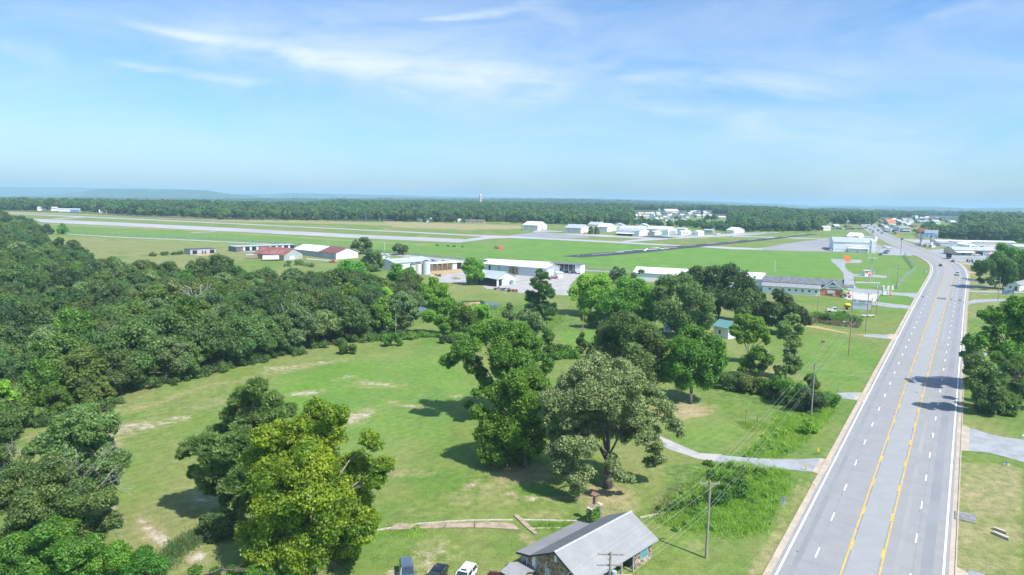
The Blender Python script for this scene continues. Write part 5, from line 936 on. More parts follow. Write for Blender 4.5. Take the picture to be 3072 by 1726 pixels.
far_b('warehouse','long white roofed building above the hillside village','warehouse',1998,2037,637,3,LSIDE,WROOF,40)
far_b('warehouse','white roofed building in the trees right of the village','warehouse',2158,2188,658,5,GWALL,WROOF,16)
far_b('water_tank','small white tank standing in the gap in the ridge wood','tank',1976,1980,632,5,TRIM,TRIM,5,'f')
# town along the highway
far_b('house','small white house at the wood edge near the far end of the highway','house',2470,2492,692,9,LSIDE,WROOF,12,'gx',.12)
far_b('house','tan roofed house among trees in the far town','house',2539,2552,672,5,TANW,TANW,10,'gx',.3)
far_b('house','red brown roofed house left of the far highway','house',2538,2546,664,5,REDB,REDB,10,'gx',.3)
far_b('house','grey roofed house in the trees left of the far highway','house',2488,2498,671,4,LSIDE,GROOF,9,'gx',.3)
far_b('restaurant','small building with a bright orange hipped roof near the highway','restaurant',2665,2688,673,4,LSIDE,ORNB,14,'gx',.35)
far_b('gas_canopy','flat red canopy on white columns in the distant town','canopy',2722,2741,658,2,TRIM,mat('red_panel',(.55,.04,.04),.5,.05,1),12,'f')
far_b('store','wide pale store below the red canopy','store',2711,2752,669,5,LSIDE,WROOF,20,'f')
far_b('tower_block','pale tall block on the horizon of the town','building',2745,2754,656,9,LSIDE,WROOF,14,'f')
far_b('warehouse','long low grey building in the distant town','warehouse',2760,2795,671,5,GWALL,GROOF,18,'gx',.08,((.05,.95,.2,.5,'window',GLASS),))
far_b('silo_shed','grey domed shed at the back of the town','shed',2774,2793,664,7,GWALL,GROOF,14,'gy',.2)
far_b('house','grey roofed white building behind the eastern trees','house',2802,2822,671,5,LSIDE,GROOF,14,'gx',.2)
far_b('house','low white house near the eastern wood edge','house',2855,2869,672,5,LSIDE,WROOF,10,'gx',.2)
far_b('motel','two storey pale building with a white flat roof beside the highway','building',2697,2731,699,17,LBLUE,WROOF,12,'f',.1,((.05,.95,.62,.78,'window',GLASS),(.05,.95,.1,.35,'window',GLASS),(.05,.3,.42,.55,'window',GLASS)))
far_b('shop','low blue and white shop left of the two storey building','shop',2672,2697,697,9,LSIDE,LBLUE,10,'f',.1,((.1,.9,.2,.6,'window',GLASS),))
far_b('shop','little shop with an orange stripe at the foot of the two storey building','shop',2690,2699,703,6,mat('orange_panel',(.65,.28,.06),.6,.05,1),WROOF,6,'f')
far_b('shop','small blue fronted shop near the far highway','shop',2660,2670,697,5,BLUEM,WROOF,8,'f')
far_b('shed','white shed behind the vehicle lots beside the far highway','shed',2657,2664,684,4,LSIDE,WROOF,8,'gx')
far_b('brick_building','red brick building with a long grey roof at the wood edge','building',2936,2979,719,9,REDB,SHLT,14,'gx',.5)
far_b('brick_building','brick wing with a grey gable left of the long roof','building',2913,2936,718,7,REDB,SHLT,12,'gy',.25)
far_b('metal_building','cream metal building at the right edge near the wood','building',3007,3069,721,15,CREAM,WROOF,18,'gx',.05,((.22,.25,0,.45,'door',DTRIM),))
far_b('storage_row','very long low storage building with a whitish green roof','building',2812,3046,733,6.5,LBLUE,WROOF,10,'gx',.1,tuple((i/30+.004,(i+.8)/30,.05,.7,'door',GWALL) for i in range(30)))
far_b('shed','grey flat roofed shed with dark bays in the vehicle yard','shed',2820,2872,739,9,GWALL,GROOF,10,'f',.1,((.05,.3,.1,.6,'opening',GALV),(.35,.62,.1,.6,'opening',GALV),(.66,.95,.1,.6,'opening',GALV)))
far_b('barn','white gabled barn right of the grey flat shed','barn',2872,2893,735,9,LSIDE,WROOF,16,'gy',.14,((.25,.75,0,.7,'door_panel',DOORW),))
far_b('house','low white house with a wide gable in front of the storage row','house',2892,2936,741,6,LSIDE,WROOF,12,'gy',.16,((.1,.2,.2,.7,'window',GLASS),(.25,.38,.2,.7,'window',GLASS)))
far_b('shed','pale blue box shed at the roadside yard','shed',2764,2784,739,8,LBLUE,LBLUE,8,'f')
far_b('canopy_shed','white canopy with a blue edge in the roadside yard','shed',2788,2822,734,5,LSIDE,WROOF,8,'f')
far_b('shed','white kiosk under the billboards','shed',2795,2806,743,7,LSIDE,WROOF,5,'f')
def mural(r): pass
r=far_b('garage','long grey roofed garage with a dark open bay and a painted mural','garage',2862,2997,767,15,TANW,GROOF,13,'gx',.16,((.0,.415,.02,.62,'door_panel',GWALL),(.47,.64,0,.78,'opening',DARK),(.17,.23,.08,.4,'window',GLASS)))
L_=[c for c in r.children if c.name.startswith('wall')][0]
w_m=135/F*P(2930,767)[1]*1.03; hh_=15/F*P(2930,767)[1]
mc=[('turquoise',(.06,.42,.62)),('pink',(.72,.18,.36)),('white',(.8,.8,.8)),('blue',(.03,.25,.55))]
mb_={}
for i,(u0,u1,c,z0,z1) in enumerate(((.65,.70,0,.1,.75),(.70,.745,1,.1,.8),(.745,.79,2,.1,.5),(.745,.79,1,.5,.82),(.79,.85,2,.3,.8),(.79,.85,0,.1,.3),(.85,.90,0,.1,.8),(.90,.96,3,.1,.7),(.96,.99,1,.2,.8))):
    MB().box(u0*w_m,u1*w_m,-.14,-.1,z0*hh_,z1*hh_).build('mural_panel',mat('mural_'+mc[c][0],mc[c][1],.7,.12,.6),r)
o=MB().prism([(0,-3.2,hh_*.58),(0,0,hh_*.74),(0,0,hh_*.78),(0,-3.2,hh_*.62)],(w_m*.41,0,0)).build('awning',WROOF,r)
far_b('shop','blue fronted booth at the left end of the garage','shop',2848,2862,763,10,BLUEM,WROOF,6,'f')
far_b('shed','grey and blue shed at the right edge behind the maples','shed',3047,3090,752,12,LBLUE,WROOF,10,'gx',.1,((.1,.5,.1,.6,'opening',GALV),))
# small shops, houses and sheds scattered on both sides of the far highway
rt=random.Random(31); kinds_=[('white','grey',LSIDE,GROOF),('tan','brown',TANW,BROWNR),('white','white',LSIDE,WROOF),('brick','grey',REDB,SHLT),('blue-grey','pale',GWALL,LBLUE),('white','charcoal',LSIDE,DGREY)]
for k,(x,y,w_,hp_) in enumerate([(2578,662,9,4),(2592,660,8,3.5),(2560,668,8,4),(2548,684,12,4),(2512,683,14,3.5),(2630,662,9,3.5),(2642,666,10,4),(2650,671,9,4),(2660,664,12,3.5),(2684,664,12,4),(2699,668,10,4),(2706,660,9,3.5),(2718,664,14,3.5),(2735,667,12,4),(2757,664,12,3.5),(2768,658,10,3),(2783,656,10,3),(2798,660,12,3.5),(2812,658,10,3),(2712,674,14,4),(2728,678,12,4),(2745,683,12,4),(2650,681,9,4),(2662,689,10,4),(2690,684,9,3.5),(2828,664,11,3),(2845,661,10,3),(2700,652,9,3),(2730,651,12,3),(2765,650,10,3)]):
    a_,b__,wm,rm_=kinds_[rt.randrange(6)]; side='left' if x<2600 else 'right'; row='back' if y<662 else ('middle' if y<676 else 'front'); ty=rt.choice(['shop','house'])
    lab='%s %s with %s roof, %s rows of the far town %s of the highway'%(a_,ty,b__,row,side)
    far_b(ty,lab,ty,x-w_/2,x+w_/2,y,hp_,wm,rm_,9,'gx',.22,((.2,.35,.0,.6,'door',DTRIM),(.55,.8,.3,.7,'window',GLASS)))['group']=lab
bl('cottage','white cottage with a porch at the right edge behind the navy sign','house',(3058,874),None,3110,14,h=3.,L=5.,roof='gy',rise=.25,wall=LSIDE,rm=SHLT,feat=((G,.15,.35,.3,.75,'window',TRIM),(G,.6,.8,0,.75,'door',DTRIM)))
# white hangar complex right of the apron
bl('hangar','curved blue ended shed at the back of the white hangar complex','hangar',(2545,724),2529,2560,30,hp=13,roof='gy',rise=.12,wall=LBLUE,rm=GROOF)
bl('hangar','white roofed hangar with grey doors behind the big white hangar','hangar',(2576,723),2540,2592,10,hp=14,roof='gx',rise=.1,feat=((G,.35,.75,0,.75,'door_panel',GALV,3),(G,.8,.97,0,.75,'door_panel',LBLUE,2)))
bl('hangar','flat grey roofed block at the back right of the white complex','hangar',(2625,724),2588,2632,8,hp=12,roof='f',rm=GROOF)
def bl2(name,label,cat,A,B,W,**k):
    p,q=P(*A),P(*B); v=(q-p)[:2]; th=math.atan2(v[1],v[0]); w=P(*B); return bl(name,label,cat,B,L=float(np.linalg.norm(v)),W=W,ang=math.degrees(-th-math.atan2(w[0],w[1])),**k)
bl2('hangar','big white hangar with a blue-grey roof and a high white parapet','hangar',(2499,753.5),(2624,759),32,hp=29,roof='gx',rise=.10,rm=GROOF,wall=LSIDE,feat=((G,.02,.28,.22,.25,'girt',GWALL),(G,.34,.47,.05,.62,'opening',LBLUE),(G,.86,.93,.45,.7,'opening',LBLUE)),
   extra=lambda r,L,W,h,hy:(MB().box(L-2.6,L+.6,-.5,W*.35,-.7,h*1.28).build('parapet_tower',LSIDE,r),MB().box(L*.72,L-2.6,.5,W*.3,h,h*1.14).build('parapet',LSIDE,r)))
bl('shed','white lean-to office against the big white hangar','shed',(2605,760),2543,2606,4,hp=12,roof='sx',rise=.1,feat=((G,.45,.49,0,.5,'door',DTRIM),(G,.84,.93,.5,.8,'window',TRIM)))
# --- middle distance: sheds around the yard
_df=lambda g:tuple(('L',)+f[1:] for f in g)
bl2('garage_row','small grey metal building with dark doors in the brown field','building',(571,765),(648,760),9,hp=14,roof='f',wall=GWALL,rm=DTRIM,over=.6,feat=((G,.09,.26,.02,.8,'door_panel',DARK),(G,.44,.50,0,.62,'door',DTRIM),(G,.55,.61,0,.62,'door',DTRIM),(G,.76,.93,.02,.8,'door_panel',DARK)))
bl2('garage_row','long charcoal row of open garages behind the red roofed barn','building',(709,757),(889,746),12,hp=11.5,roof='f',wall=DGREY,rm=GROOF,over=1.2,feat=tuple((G,.04+i*.107,.10+i*.107,.02,.85,'door_panel',DARK if i%3 else RUST) for i in range(9))+tuple((G,.108+i*.107,.138+i*.107,.0,.9,'wall_panel',LBLUE) for i in range(8)))
def _rb():
    A1,B1,C1=P(762,775),P(852,783),P(905,776); D=float(np.linalg.norm((C1-B1)[:2])); return quadbarn('barn','low barn with a rusty red roof and a grey gable end','barn',(762,775),(852,783),min(D,16),3.1,.24,WOODB,RUST,GWALL,None,0,(('R',.3,.55,0,.75,'door_panel',DOORW),('R',.75,.84,0,.6,'door',PLY)))
bl('barn','long shed with a gleaming white roof behind the red barn','barn',(1006,775),866,1055,None or 24,hp=9,W=20,roof='gx',rise=.17,wall=GALV,rm=WROOF,over=.5) if False else None
def quadbarn(name,label,cat,A,B,D,h,rise,wall,rm,wall_end=None,rm2=None,split=0.,feat=()):
    "barn whose long wall base runs between pixels A and B, D metres deep"
    a,b_=P(*A),P(*B); v=(b_-a)[:2]; L=np.linalg.norm(v); an_=math.atan2(v[1],v[0]); r=empty(name,a,an_,label,cat); hy=D*rise; z1=(b_[2]-a[2])
    zb=-.8+min(0,z1)
    MB().prism([(0,0,zb),(0,D,zb),(0,D,h),(0,D/2,h+hy),(0,0,h)],(L,0,0)).build('wall',wall,r)
    if wall_end: MB().prism([(L+.01,.05,zb),(L+.01,D-.05,zb),(L+.01,D-.05,h),(L+.01,D/2,h+hy),(L+.01,.05,h)],(.05,0,0)).build('end_wall',wall_end,r)
    def rf_(x0,x1,m_):
        mb=MB(); k=rise*2; o=.5
        mb.prism([(x0,-o,h-o*k+.03),(x0,D/2,h+hy+.03),(x0,D/2,h+hy+.17),(x0,-o,h-o*k+.17)],(x1-x0,0,0)); mb.prism([(x0,D/2,h+hy+.03),(x0,D+o,h-o*k+.03),(x0,D+o,h-o*k+.17),(x0,D/2,h+hy+.17)],(x1-x0,0,0)); mb.build('roof',m_,r)
    if rm2: rf_(-.4,L*split,rm); rf_(L*split,L+.4,rm2)
    else: rf_(-.4,L+.4,rm)
    for f in feat:
        if f[0]=='L': MB().box(f[1]*L,f[2]*L,-.08,.05,f[3]*h,f[4]*h).build(f[5],f[6],r)
        else: MB().box(L+.05,L+.12,f[1]*D,f[2]*D,f[3]*h,f[4]*h).build(f[5],f[6],r)
    return r
quadbarn('barn','long shed with a white roof ending in a maroon section and white gable','barn',(880,762),(1008,779),17,3.2,.17,GALV,WROOF,LSIDE,MAROON,.62,(('R',.1,.25,0,.6,'door',DOORW),('R',.5,.62,.25,.6,'vent',TRIM)))
_rb()
bl('trailer','grey boxy semi trailer at the left end of the red barn','trailer',(784,776),738,None,3,hp=12,W=2.6,roof='f',wall=GWALL,rm=LBLUE,over=.1,base=-.9,feat=((G,.03,.97,.08,.92,'side_panel',WOODB),))
bl('trailer','white semi trailer box in front of the red barn','trailer',(837,783),788,None,5,hp=15,W=2.6,roof='f',wall=LSIDE,rm=WROOF,over=.1,base=-.9)
bl('house','small white outbuilding with a tan roof behind the maples','shed',(1168,778),1143,1169,20,hp=9,W=7,roof='gy',rise=.25,wall=LSIDE,rm=TANW,feat=((G,.55,.75,.35,.75,'window',TRIM),)) 
quadbarn('workshop','pale metal workshop with a light grey roof behind the green maples','workshop',(1185,813),(1293,800),14,4.1,.13,LSIDE,GROOF,None,None,0,(('L',.42,.5,.1,.8,'opening',DARK),))
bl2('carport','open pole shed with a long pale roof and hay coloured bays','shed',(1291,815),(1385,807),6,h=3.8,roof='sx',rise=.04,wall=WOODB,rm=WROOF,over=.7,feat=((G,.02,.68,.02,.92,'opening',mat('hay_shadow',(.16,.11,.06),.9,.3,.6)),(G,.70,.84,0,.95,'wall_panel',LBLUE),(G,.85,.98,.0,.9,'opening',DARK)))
r=[o for o in COL.objects if o.name.startswith('carport')][0]
for k in range(4):
    mb=MB(); x=.6+k*3.4; mb.tube((x,-.6,-.6),(x,-.6,3.7),.13,n=6); mb.tube((x,-.6,2.6),(x-.9,-.6,3.6),.08,n=5); mb.tube((x,-.6,2.6),(x+.9,-.6,3.6),.08,n=5); mb.build('post',mat('grey_post',(.4,.4,.38),.9,.1,1),r)
quadbarn('metal_barn','long blue-grey metal barn with a white roof and a brown sliding door','barn',(1450,815),(1638,834),14,4.4,.13,LBLUE,WROOF,GWALL,None,0,(('L',.09,.12,0,.85,'opening',DARK),('L',.24,.28,0,.85,'opening',GALV),('L',.42,.485,0,.86,'door_panel',mat('rust_door',(.36,.24,.19),.8,.25,.8)),('L',.50,.57,0,.86,'door_panel',mat('rust_door',0)),('L',.485,.5,0,.9,'opening',DARK),('R',.12,.55,0,.85,'door_panel',LBLUE)))
quadbarn('lean_shed','little white lean-to hut at the end of the long metal barn','shed',(1672,834),(1688,833),3.,2.5,.12,LSIDE,WROOF)
def ex_open(r,L,W,h,hy): pass
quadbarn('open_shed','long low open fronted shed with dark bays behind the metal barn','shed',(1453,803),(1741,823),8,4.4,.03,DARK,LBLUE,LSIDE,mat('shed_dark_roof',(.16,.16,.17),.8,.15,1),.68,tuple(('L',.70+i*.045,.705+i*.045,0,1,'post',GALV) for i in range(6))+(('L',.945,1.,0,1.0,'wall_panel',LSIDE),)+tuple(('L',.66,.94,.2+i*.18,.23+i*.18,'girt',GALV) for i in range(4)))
# blue-grey open shed in front
quadbarn('blue_shed','weathered blue-grey shed with a low gable roof and open bay','shed',(1420,851),(1488,860),15,3.6,.17,LBLUE,GALV,None,None,0,(('L',.1,.45,0,.9,'wall_panel',GALV),('L',.66,.74,0,.9,'post',TRIM)))
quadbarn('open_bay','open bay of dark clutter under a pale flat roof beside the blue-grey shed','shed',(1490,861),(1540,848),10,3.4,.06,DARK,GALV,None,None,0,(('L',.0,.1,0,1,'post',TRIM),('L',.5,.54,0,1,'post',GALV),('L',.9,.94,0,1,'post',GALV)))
quadbarn('long_warehouse','long white warehouse roof half hidden behind the round trees','warehouse',(1900,842),(2290,868),18,4.2,.12,LSIDE,WROOF)
# green roofed white house
bl('farmhouse','white house with a green metal roof half hidden among the oaks','house',(2184,1018),2140,2222,38,h=3.6,roof='gx',rise=.26,wall=LSIDE,rm=GREENR,over=.5,feat=((Rr,.25,.4,.3,.7,'window',TRIM),(Rr,.6,.75,.3,.7,'window',TRIM),(G,.35,.5,.3,.7,'window',TRIM)))
bl('small_house','white side wing with a dark window deep in the trees','house',(2015,1000),1990,2040,20,h=3.,roof='gx',rise=.2,wall=LSIDE,rm=GREENR,feat=((G,.3,.5,.3,.75,'window',TRIM),))
# --- feed store: long shingled building with lean-to and brick front
a,b_=P(2287,876),P(2458.6,889); v=(b_-a)[:2]; L=np.linalg.norm(v); an_=math.atan2(v[1],v[0]); r=empty('feed_store',a,an_,'long white store with a grey shingle roof, white lean-to and orange brick front','store')
W1=5.; W2=13.; h1=3.; h2=4.1; hr=6.4; dzz=(b_-a)[2]
MB().prism([(0,0,-1.2),(0,W1,-1.2),(0,W1,h2),(0,0,h1)],(L,0,0)).build('lean_to_wall',LSIDE,r)
MB().prism([(-.6,-.6,h1-.1),(-.6,W1,h2+.05),(-.6,W1,h2+.2),(-.6,-.6,h1+.05)],(L+1,0,0)).build('lean_to_roof',SHLT,r)
Lb=L+9.4
MB().prism([(0,W1,-1.2),(0,W1+W2,-1.2),(0,W1+W2,h2),(0,W1+W2/2,hr),(0,W1,h2)],(L,0,0)).build('wall',LSIDE,r)
mb=MB(); y0=W1-.4
mb.prism([(-.5,y0,h2+.22),(-.5,W1+W2/2,hr+.2),(-.5,W1+W2/2,hr+.36),(-.5,y0,h2+.38)],(Lb+.2,0,0)); mb.prism([(-.5,W1+W2/2,hr+.2),(-.5,W1+W2+.5,h2),(-.5,W1+W2+.5,h2+.16),(-.5,W1+W2/2,hr+.36)],(Lb+1.,0,0)); mb.build('roof',SHING,r)
BRK=mat('orange_brick',(.50,.25,.12),.9,.2,1.2,.3,col2=(.36,.15,.08)); MB().box(L+.01,Lb,2.2,W1+W2-.2,-1.2,3.1).build('brick_wall',BRK,r)
w1=MB().box(L+3,L+6.2,2.02,2.15,1.0,2.35).build('window',TRIM,r)
for k in range(3): MB().box(L+3.1+k*1.03,L+4.05+k*1.03,1.98,2.01,1.1,2.25).build('pane',mat('blind_white',(.66,.68,.7),.4,.05,1),w1)
gx0,gx1,gy_=L+.4,Lb+.5,2.0; gm_=(gx0+gx1)/2
MB().prism([(gx0+.3,gy_+.15,3.1),(gx1-.3,gy_+.15,3.1),(gm_,gy_+.15,6.3)],(0,.2,0)).build('gable_panel',LSIDE,r)
mb=MB()
for s in(-1,1): xe=gx0 if s<0 else gx1; mb.prism([(gm_,gy_-.3,6.5),(xe,gy_-.3,3.05),(xe,gy_-.3,3.2),(gm_,gy_-.3,6.68)],(0,W1+W2/2,0))
mb.build('gable_roof',SHING,r)
mb=MB(); 
for s in(-1,1): xe=gx0 if s<0 else gx1; mb.prism([(gm_,gy_-.36,6.35),(xe,gy_-.36,2.9),(xe,gy_-.36,3.2),(gm_,gy_-.36,6.7)],(0,.05,0))
mb.build('fascia',TRIM,r)
MB().prism([(gm_-1.2,gy_+.08,5.),(gm_+1.2,gy_+.08,5.),(gm_,gy_+.08,6.1)],(0,.05,0)).build('vent',mat('vent_green',(.12,.17,.16),.7,.1,1),r)
mb=MB(); 
for k in range(9): mb.box(gm_-1.5+k*.34,gm_-1.27+k*.34,gy_+.08,gy_+.13,3.55,3.95)
mb.build('sign_letters',DTRIM,r)
for k in range(8): 
    x=L*(.13+.115*k); q=MB().box(x-.55,x+.55,-.06,.04,1.2,2.3).build('window',TRIM,r); MB().box(x-.45,x+.45,-.1,-.07,1.3,2.2).build('pane',GLASS,q)
MB().prism([(Lb,7,3.6),(Lb,12,4.4),(Lb,12,4.6),(Lb,7,3.8)],(4.6,0,0)).build('porch_roof',SHING,r)
for x,y in((Lb+4.2,7.2),(Lb+4.2,11.8)): MB().box(x-.1,x+.1,y-.1,y+.1,-1,4.2).build('porch_post',TRIM,r)
for k,(x,y,s,m_,lab,nm) in enumerate(((-1.6,1.4,.75,mat('pink_paint',(.6,.06,.25),.5,.1,1),'magenta garden wheel leaning by the brick wall','wheel_ornament'),(1.3,1.2,.6,mat('black_rubber',(.02,.02,.022),.7,.1,1),'black planter at the brick corner of the store','planter'))):
    mb=MB(); q=empty(nm,a+np.array([math.cos(an_)*(L+7.5+x)-math.sin(an_)*y,math.sin(an_)*(L+7.5+x)+math.cos(an_)*y,dzz*.6]),an_,lab,'planter' if k else 'wheel')
    if k==0:
        for i in range(16):
            t0,t1=i*math.pi/8,(i+1)*math.pi/8; mb.tube((s*math.cos(t0),0,s+s*math.sin(t0)),(s*math.cos(t1),0,s+s*math.sin(t1)),.09,n=6)
        mb.build('rim',m_,q); mb=MB()
        for i in range(4): t0=i*math.pi/4; mb.tube((s*math.cos(t0),0,s+s*math.sin(t0)),(-s*math.cos(t0),0,s-s*math.sin(t0)),.04,n=5)
        mb.build('spoke',TRIM,q)
    else:
        mb.tube((0,0,0),(0,0,.8),.35,.5,10); mb.build('tub',m_,q); mb=MB(); 
        for i in range(14): mb.chain([(0,0,.7),(rnd.uniform(-.5,.5),rnd.uniform(-.5,.5),1.3)],.05,.02,4)
        mb.build('leaves',L_MID,q)
# flags / goods by the store entrance
for k,(dx,dy,c_,hgt,lab,nm,cat) in enumerate(((11.2,3.,(.7,.08,.16),2.6,'pink and red flag on a pole by the store entrance','flag','flag'),(9.4,.5,(.03,.35,.5),.8,'turquoise garden cart before the store entrance','garden_cart','cart'),(12.2,1.6,(.35,.05,.04),1.1,'dark red lawn mower displayed outside the store','lawn_mower','mower'),(10.4,2.2,(.25,.05,.05),1.,'dark red push mower next to the store door','lawn_mower','mower'),(11.4,4.6,(.5,.5,.52),1.1,'silver grill displayed outside the store','grill','grill'))):
    q=empty(nm,a+np.array([math.cos(an_)*(L+dx)-math.sin(an_)*dy,math.sin(an_)*(L+dx)+math.cos(an_)*dy,dzz*.6-.1]),an_+k,lab,cat); m_=mat('goods_%d'%k,c_,.5,.1,1)
    if nm=='flag': MB().tube((0,0,0),(0,0,hgt+.4),.04,n=6).build('pole',TRIM,q); MB().prism([(.05,0,hgt),(1.1,.1,hgt-.2),(1.0,.15,hgt-1.5),(.05,0,hgt-1.2)],(0,.02,0)).build('cloth',m_,q)
    elif nm=='grill':
        MB().box(-.5,.5,-.3,.3,.7,hgt).build('hood',m_,q); 
        for sx in(-1,1): MB().tube((sx*.4,0,0),(sx*.4,0,.7),.03,n=5).build('leg',DTRIM,q)
    else:
        MB().loft([[(-.6,-.35,.25),(.6,-.35,.25),(.6,.35,.25),(-.6,.35,.25)],[(-.5,-.3,.6),(.45,-.3,.6),(.45,.3,.6),(-.5,.3,.6)],[(-.4,-.2,hgt),(.1,-.2,hgt*.9),(.1,.2,hgt*.9),(-.4,.2,hgt)]]).build('body',m_,q)
        for sx in(-.45,.45):
            for sy in(-.4,.32): MB().tube((sx,sy,.2),(sx,sy+.1,.2),.2,n=10).build('wheel',mat('black_rubber',0),q)
# --- the stone house in front
R2=P(1665.5,1656,5.05); R1=P(1890.7,1531,5.05); dv_=(R1-R2)[:2]; dv_/=np.linalg.norm(dv_); ang_=math.atan2(dv_[1],dv_[0])
SROOF=mat('house_roof_metal',(.33,.33,.33),.5,.06,.35,metal=.05,spec=.5); SRIDGE=mat('ridge_cap',(.36,.38,.40),.4,.04,1)
hs=empty('stone_house',(R2[0],R2[1],SL*R2[1]),ang_,'stone clad house with a ribbed light grey metal roof','house')
XL=15.3; zr=5.05; ze=2.75; ye=-4.35; yv=3.95; zv=3.05; ya=6.25; za=2.62; xf=11.9
MORT=mat('mortar',(.36,.33,.29),.95,.12,2,.3)
x0_,x1_=.35,XL-.45; yf_=-3.85
wl=MB(); wl.prism([(x0_,yf_,-.8),(x0_,yv,-.8),(x0_,yv,zv-.12),(x0_,0,zr-.12),(x0_,yf_,ze+.1)],(x1_-x0_-0.,0,0)) if False else None
# walls as separate slabs, with the porch recess left open
def slab(name,pts,off,parent,m_=MORT): return MB().prism(pts,off).build(name,m_,parent)
gw=slab('wall',[(x0_,yf_,-.8),(x0_,yv,-.8),(x0_,yv,zv-.12),(x0_,0,zr-.14),(x0_,yf_,ze+.12)],(.28,0,0),hs)
gw2=slab('wall',[(x0_+.002,yv,-.8),(x0_+.002,ya-.35,-.8),(x0_+.002,ya-.35,za-.1),(x0_+.002,yv,zv-.12)],(.28,0,0),hs)
fw1=slab('wall',[(11.0,yf_,-.8),(x1_,yf_,-.8),(x1_,yf_,ze+.05),(11.0,yf_,ze+.05)],(0,.28,0),hs)
fw0=slab('wall',[(x0_+.28,yf_,-.8),(4.6,yf_,-.8),(4.6,yf_,ze+.05),(x0_+.28,yf_,ze+.05)],(0,.28,0),hs)
rw=slab('wall',[(4.6,yf_+1.9,-.8),(11.0,yf_+1.9,-.8),(11.0,yf_+1.9,ze+.6),(4.6,yf_+1.9,ze+.6)],(0,.2,0),hs)
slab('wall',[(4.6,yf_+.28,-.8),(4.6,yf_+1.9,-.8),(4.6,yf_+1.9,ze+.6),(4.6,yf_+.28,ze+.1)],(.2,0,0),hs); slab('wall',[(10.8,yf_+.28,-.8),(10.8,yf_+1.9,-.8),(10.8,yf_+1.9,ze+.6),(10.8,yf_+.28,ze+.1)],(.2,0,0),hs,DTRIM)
slab('wall',[(x1_-.28,yf_+.28,-.8),(x1_-.28,yv,-.8),(x1_-.28,yv,zv-.15),(x1_-.28,0,zr-.14),(x1_-.28,yf_+.28,ze+.1)],(.28,0,0),hs); slab('wall',[(xf-.6,yv,-.8),(xf-.6,ya-.35,-.8),(xf-.6,ya-.35,za-.1),(xf-.6,yv,zv-.15)],(.25,0,0),hs)
slab('wall',[(x0_+.3,ya-.35-.28,-.8),(xf-.6,ya-.35-.28,-.8),(xf-.6,ya-.35-.28,za-.1),(x0_+.3,ya-.35-.28,za-.1)],(0,.28,0),hs); slab('wall',[(xf-.35,yv-.28,-.8),(x1_-.28,yv-.28,-.8),(x1_-.28,yv-.28,zv-.15),(xf-.35,yv-.28,zv-.15)],(0,.28,0),hs)
MB().box(4.3,11.2,yf_-.55,yf_+1.9,-.8,.10).build('porch_floor',mat('tan_slab',(.50,.38,.26),.8,.1,1),hs)
for x in(5.2,7.8,10.3): MB().box(x-.09,x+.09,yf_-.32,yf_-.14,.1,ze+.02).build('porch_post',mat('blue_grey_post',(.33,.38,.43),.6,.05,1),hs)
# stones: irregular convex pieces laid over the walls
STN=[mat('stone_%d'%i,c,.9,.2,2.5,.35) for i,c in enumerate([(.30,.22,.15),(.42,.34,.25),(.20,.13,.09),(.48,.43,.36),(.33,.19,.12),(.26,.22,.19),(.38,.28,.17)])]
def stones(parent,ox,oy,oz,ux,outer,polyg,holes,seed,step=.40):
    "pieces in a wall plane: u along ux, v up; polyg outline in (u,v); outer: outward normal"
    rs_=np.random.default_rng(seed); us=[p[0] for p in polyg]; vs=[p[1] for p in polyg]; cnt=0
    nu=int((max(us)-min(us))/step)+1; nv=int((max(vs)-min(vs))/(step*.8))+1; pts_=[]
    for i in range(-1,nu+1):
        for j in range(-1,nv+1): pts_.append((min(us)+(i+.5+rs_.uniform(-.38,.38)+.5*(j%2))*step,min(vs)+(j+.5+rs_.uniform(-.36,.36))*step*.8))
    pts_=np.array(pts_)
    for c in pts_:
        if not inside(c,polyg) or any(h[0]-.05<c[0]<h[1]+.05 and h[2]-.05<c[1]<h[3]+.05 for h in holes): continue
        d2=((pts_-c)**2).sum(1); nb=pts_[np.argsort(d2)[1:13]]; pg=[c+np.array(q) for q in((-step,-step),(step,-step),(step,step),(-step,step))]
        for q in nb:
            m_=(c+q)/2; n_=(q-c)/np.linalg.norm(q-c); m_=m_-n_*.022; out=[]
            for k in range(len(pg)):
                A1,B1=pg[k],pg[(k+1)%len(pg)]; da,db=(A1-m_)@n_,(B1-m_)@n_
                if da<=0: out.append(A1)
                if da*db<0: out.append(A1+(B1-A1)*da/(da-db))
            pg=out
            if len(pg)<3: break
        if len(pg)<3: continue
        for h in holes: # keep clear of openings
            if any(h[0]<p[0]<h[1] and h[2]<p[1]<h[3] for p in pg): pg=None; break
        if pg is None: continue
        th=rs_.uniform(.05,.10); w3=lambda u,v,t:(ox+ux[0]*u+outer[0]*t,oy+ux[1]*u+outer[1]*t,oz+v); n=len(pg)
        ci=np.mean(pg,0); top=[ci+(p-ci)*.86 for p in pg]
        mb=MB(); mb.add([w3(*p,0) for p in pg]+[w3(*p,th) for p in top],[tuple(range(n,2*n))]+[(i,(i+1)%n,n+(i+1)%n,n+i) for i in range(n)])
        mb.build('stone',STN[rs_.integers(7)],parent); cnt+=1
    return cnt
n1=stones(gw,x0_-.002,0,0,(0,1),(-1,0),[(yf_,-.3),(yv,-.3),(yv,zv-.15),(0,zr-.2),(yf_,ze+.08)],[(1.05,1.75,.5,2.3),(-.1,.35,3.6,4.5),(3.3,3.9,1.1,3.2)],3,.36)
n2=stones(gw2,x0_,0,0,(0,1),(-1,0),[(yv,-.3),(ya-.35,-.3),(ya-.35,za-.15),(yv,zv-.18)],[(4.75,5.45,1.2,2.3)],4,.36)
n3=stones(fw1,0,yf_-.002,0,(1,0),(0,-1),[(11.0,-.3),(x1_,-.3),(x1_,ze-.02),(11.0,ze-.02)],[(12.05,13.75,.95,2.5)],5,.34)
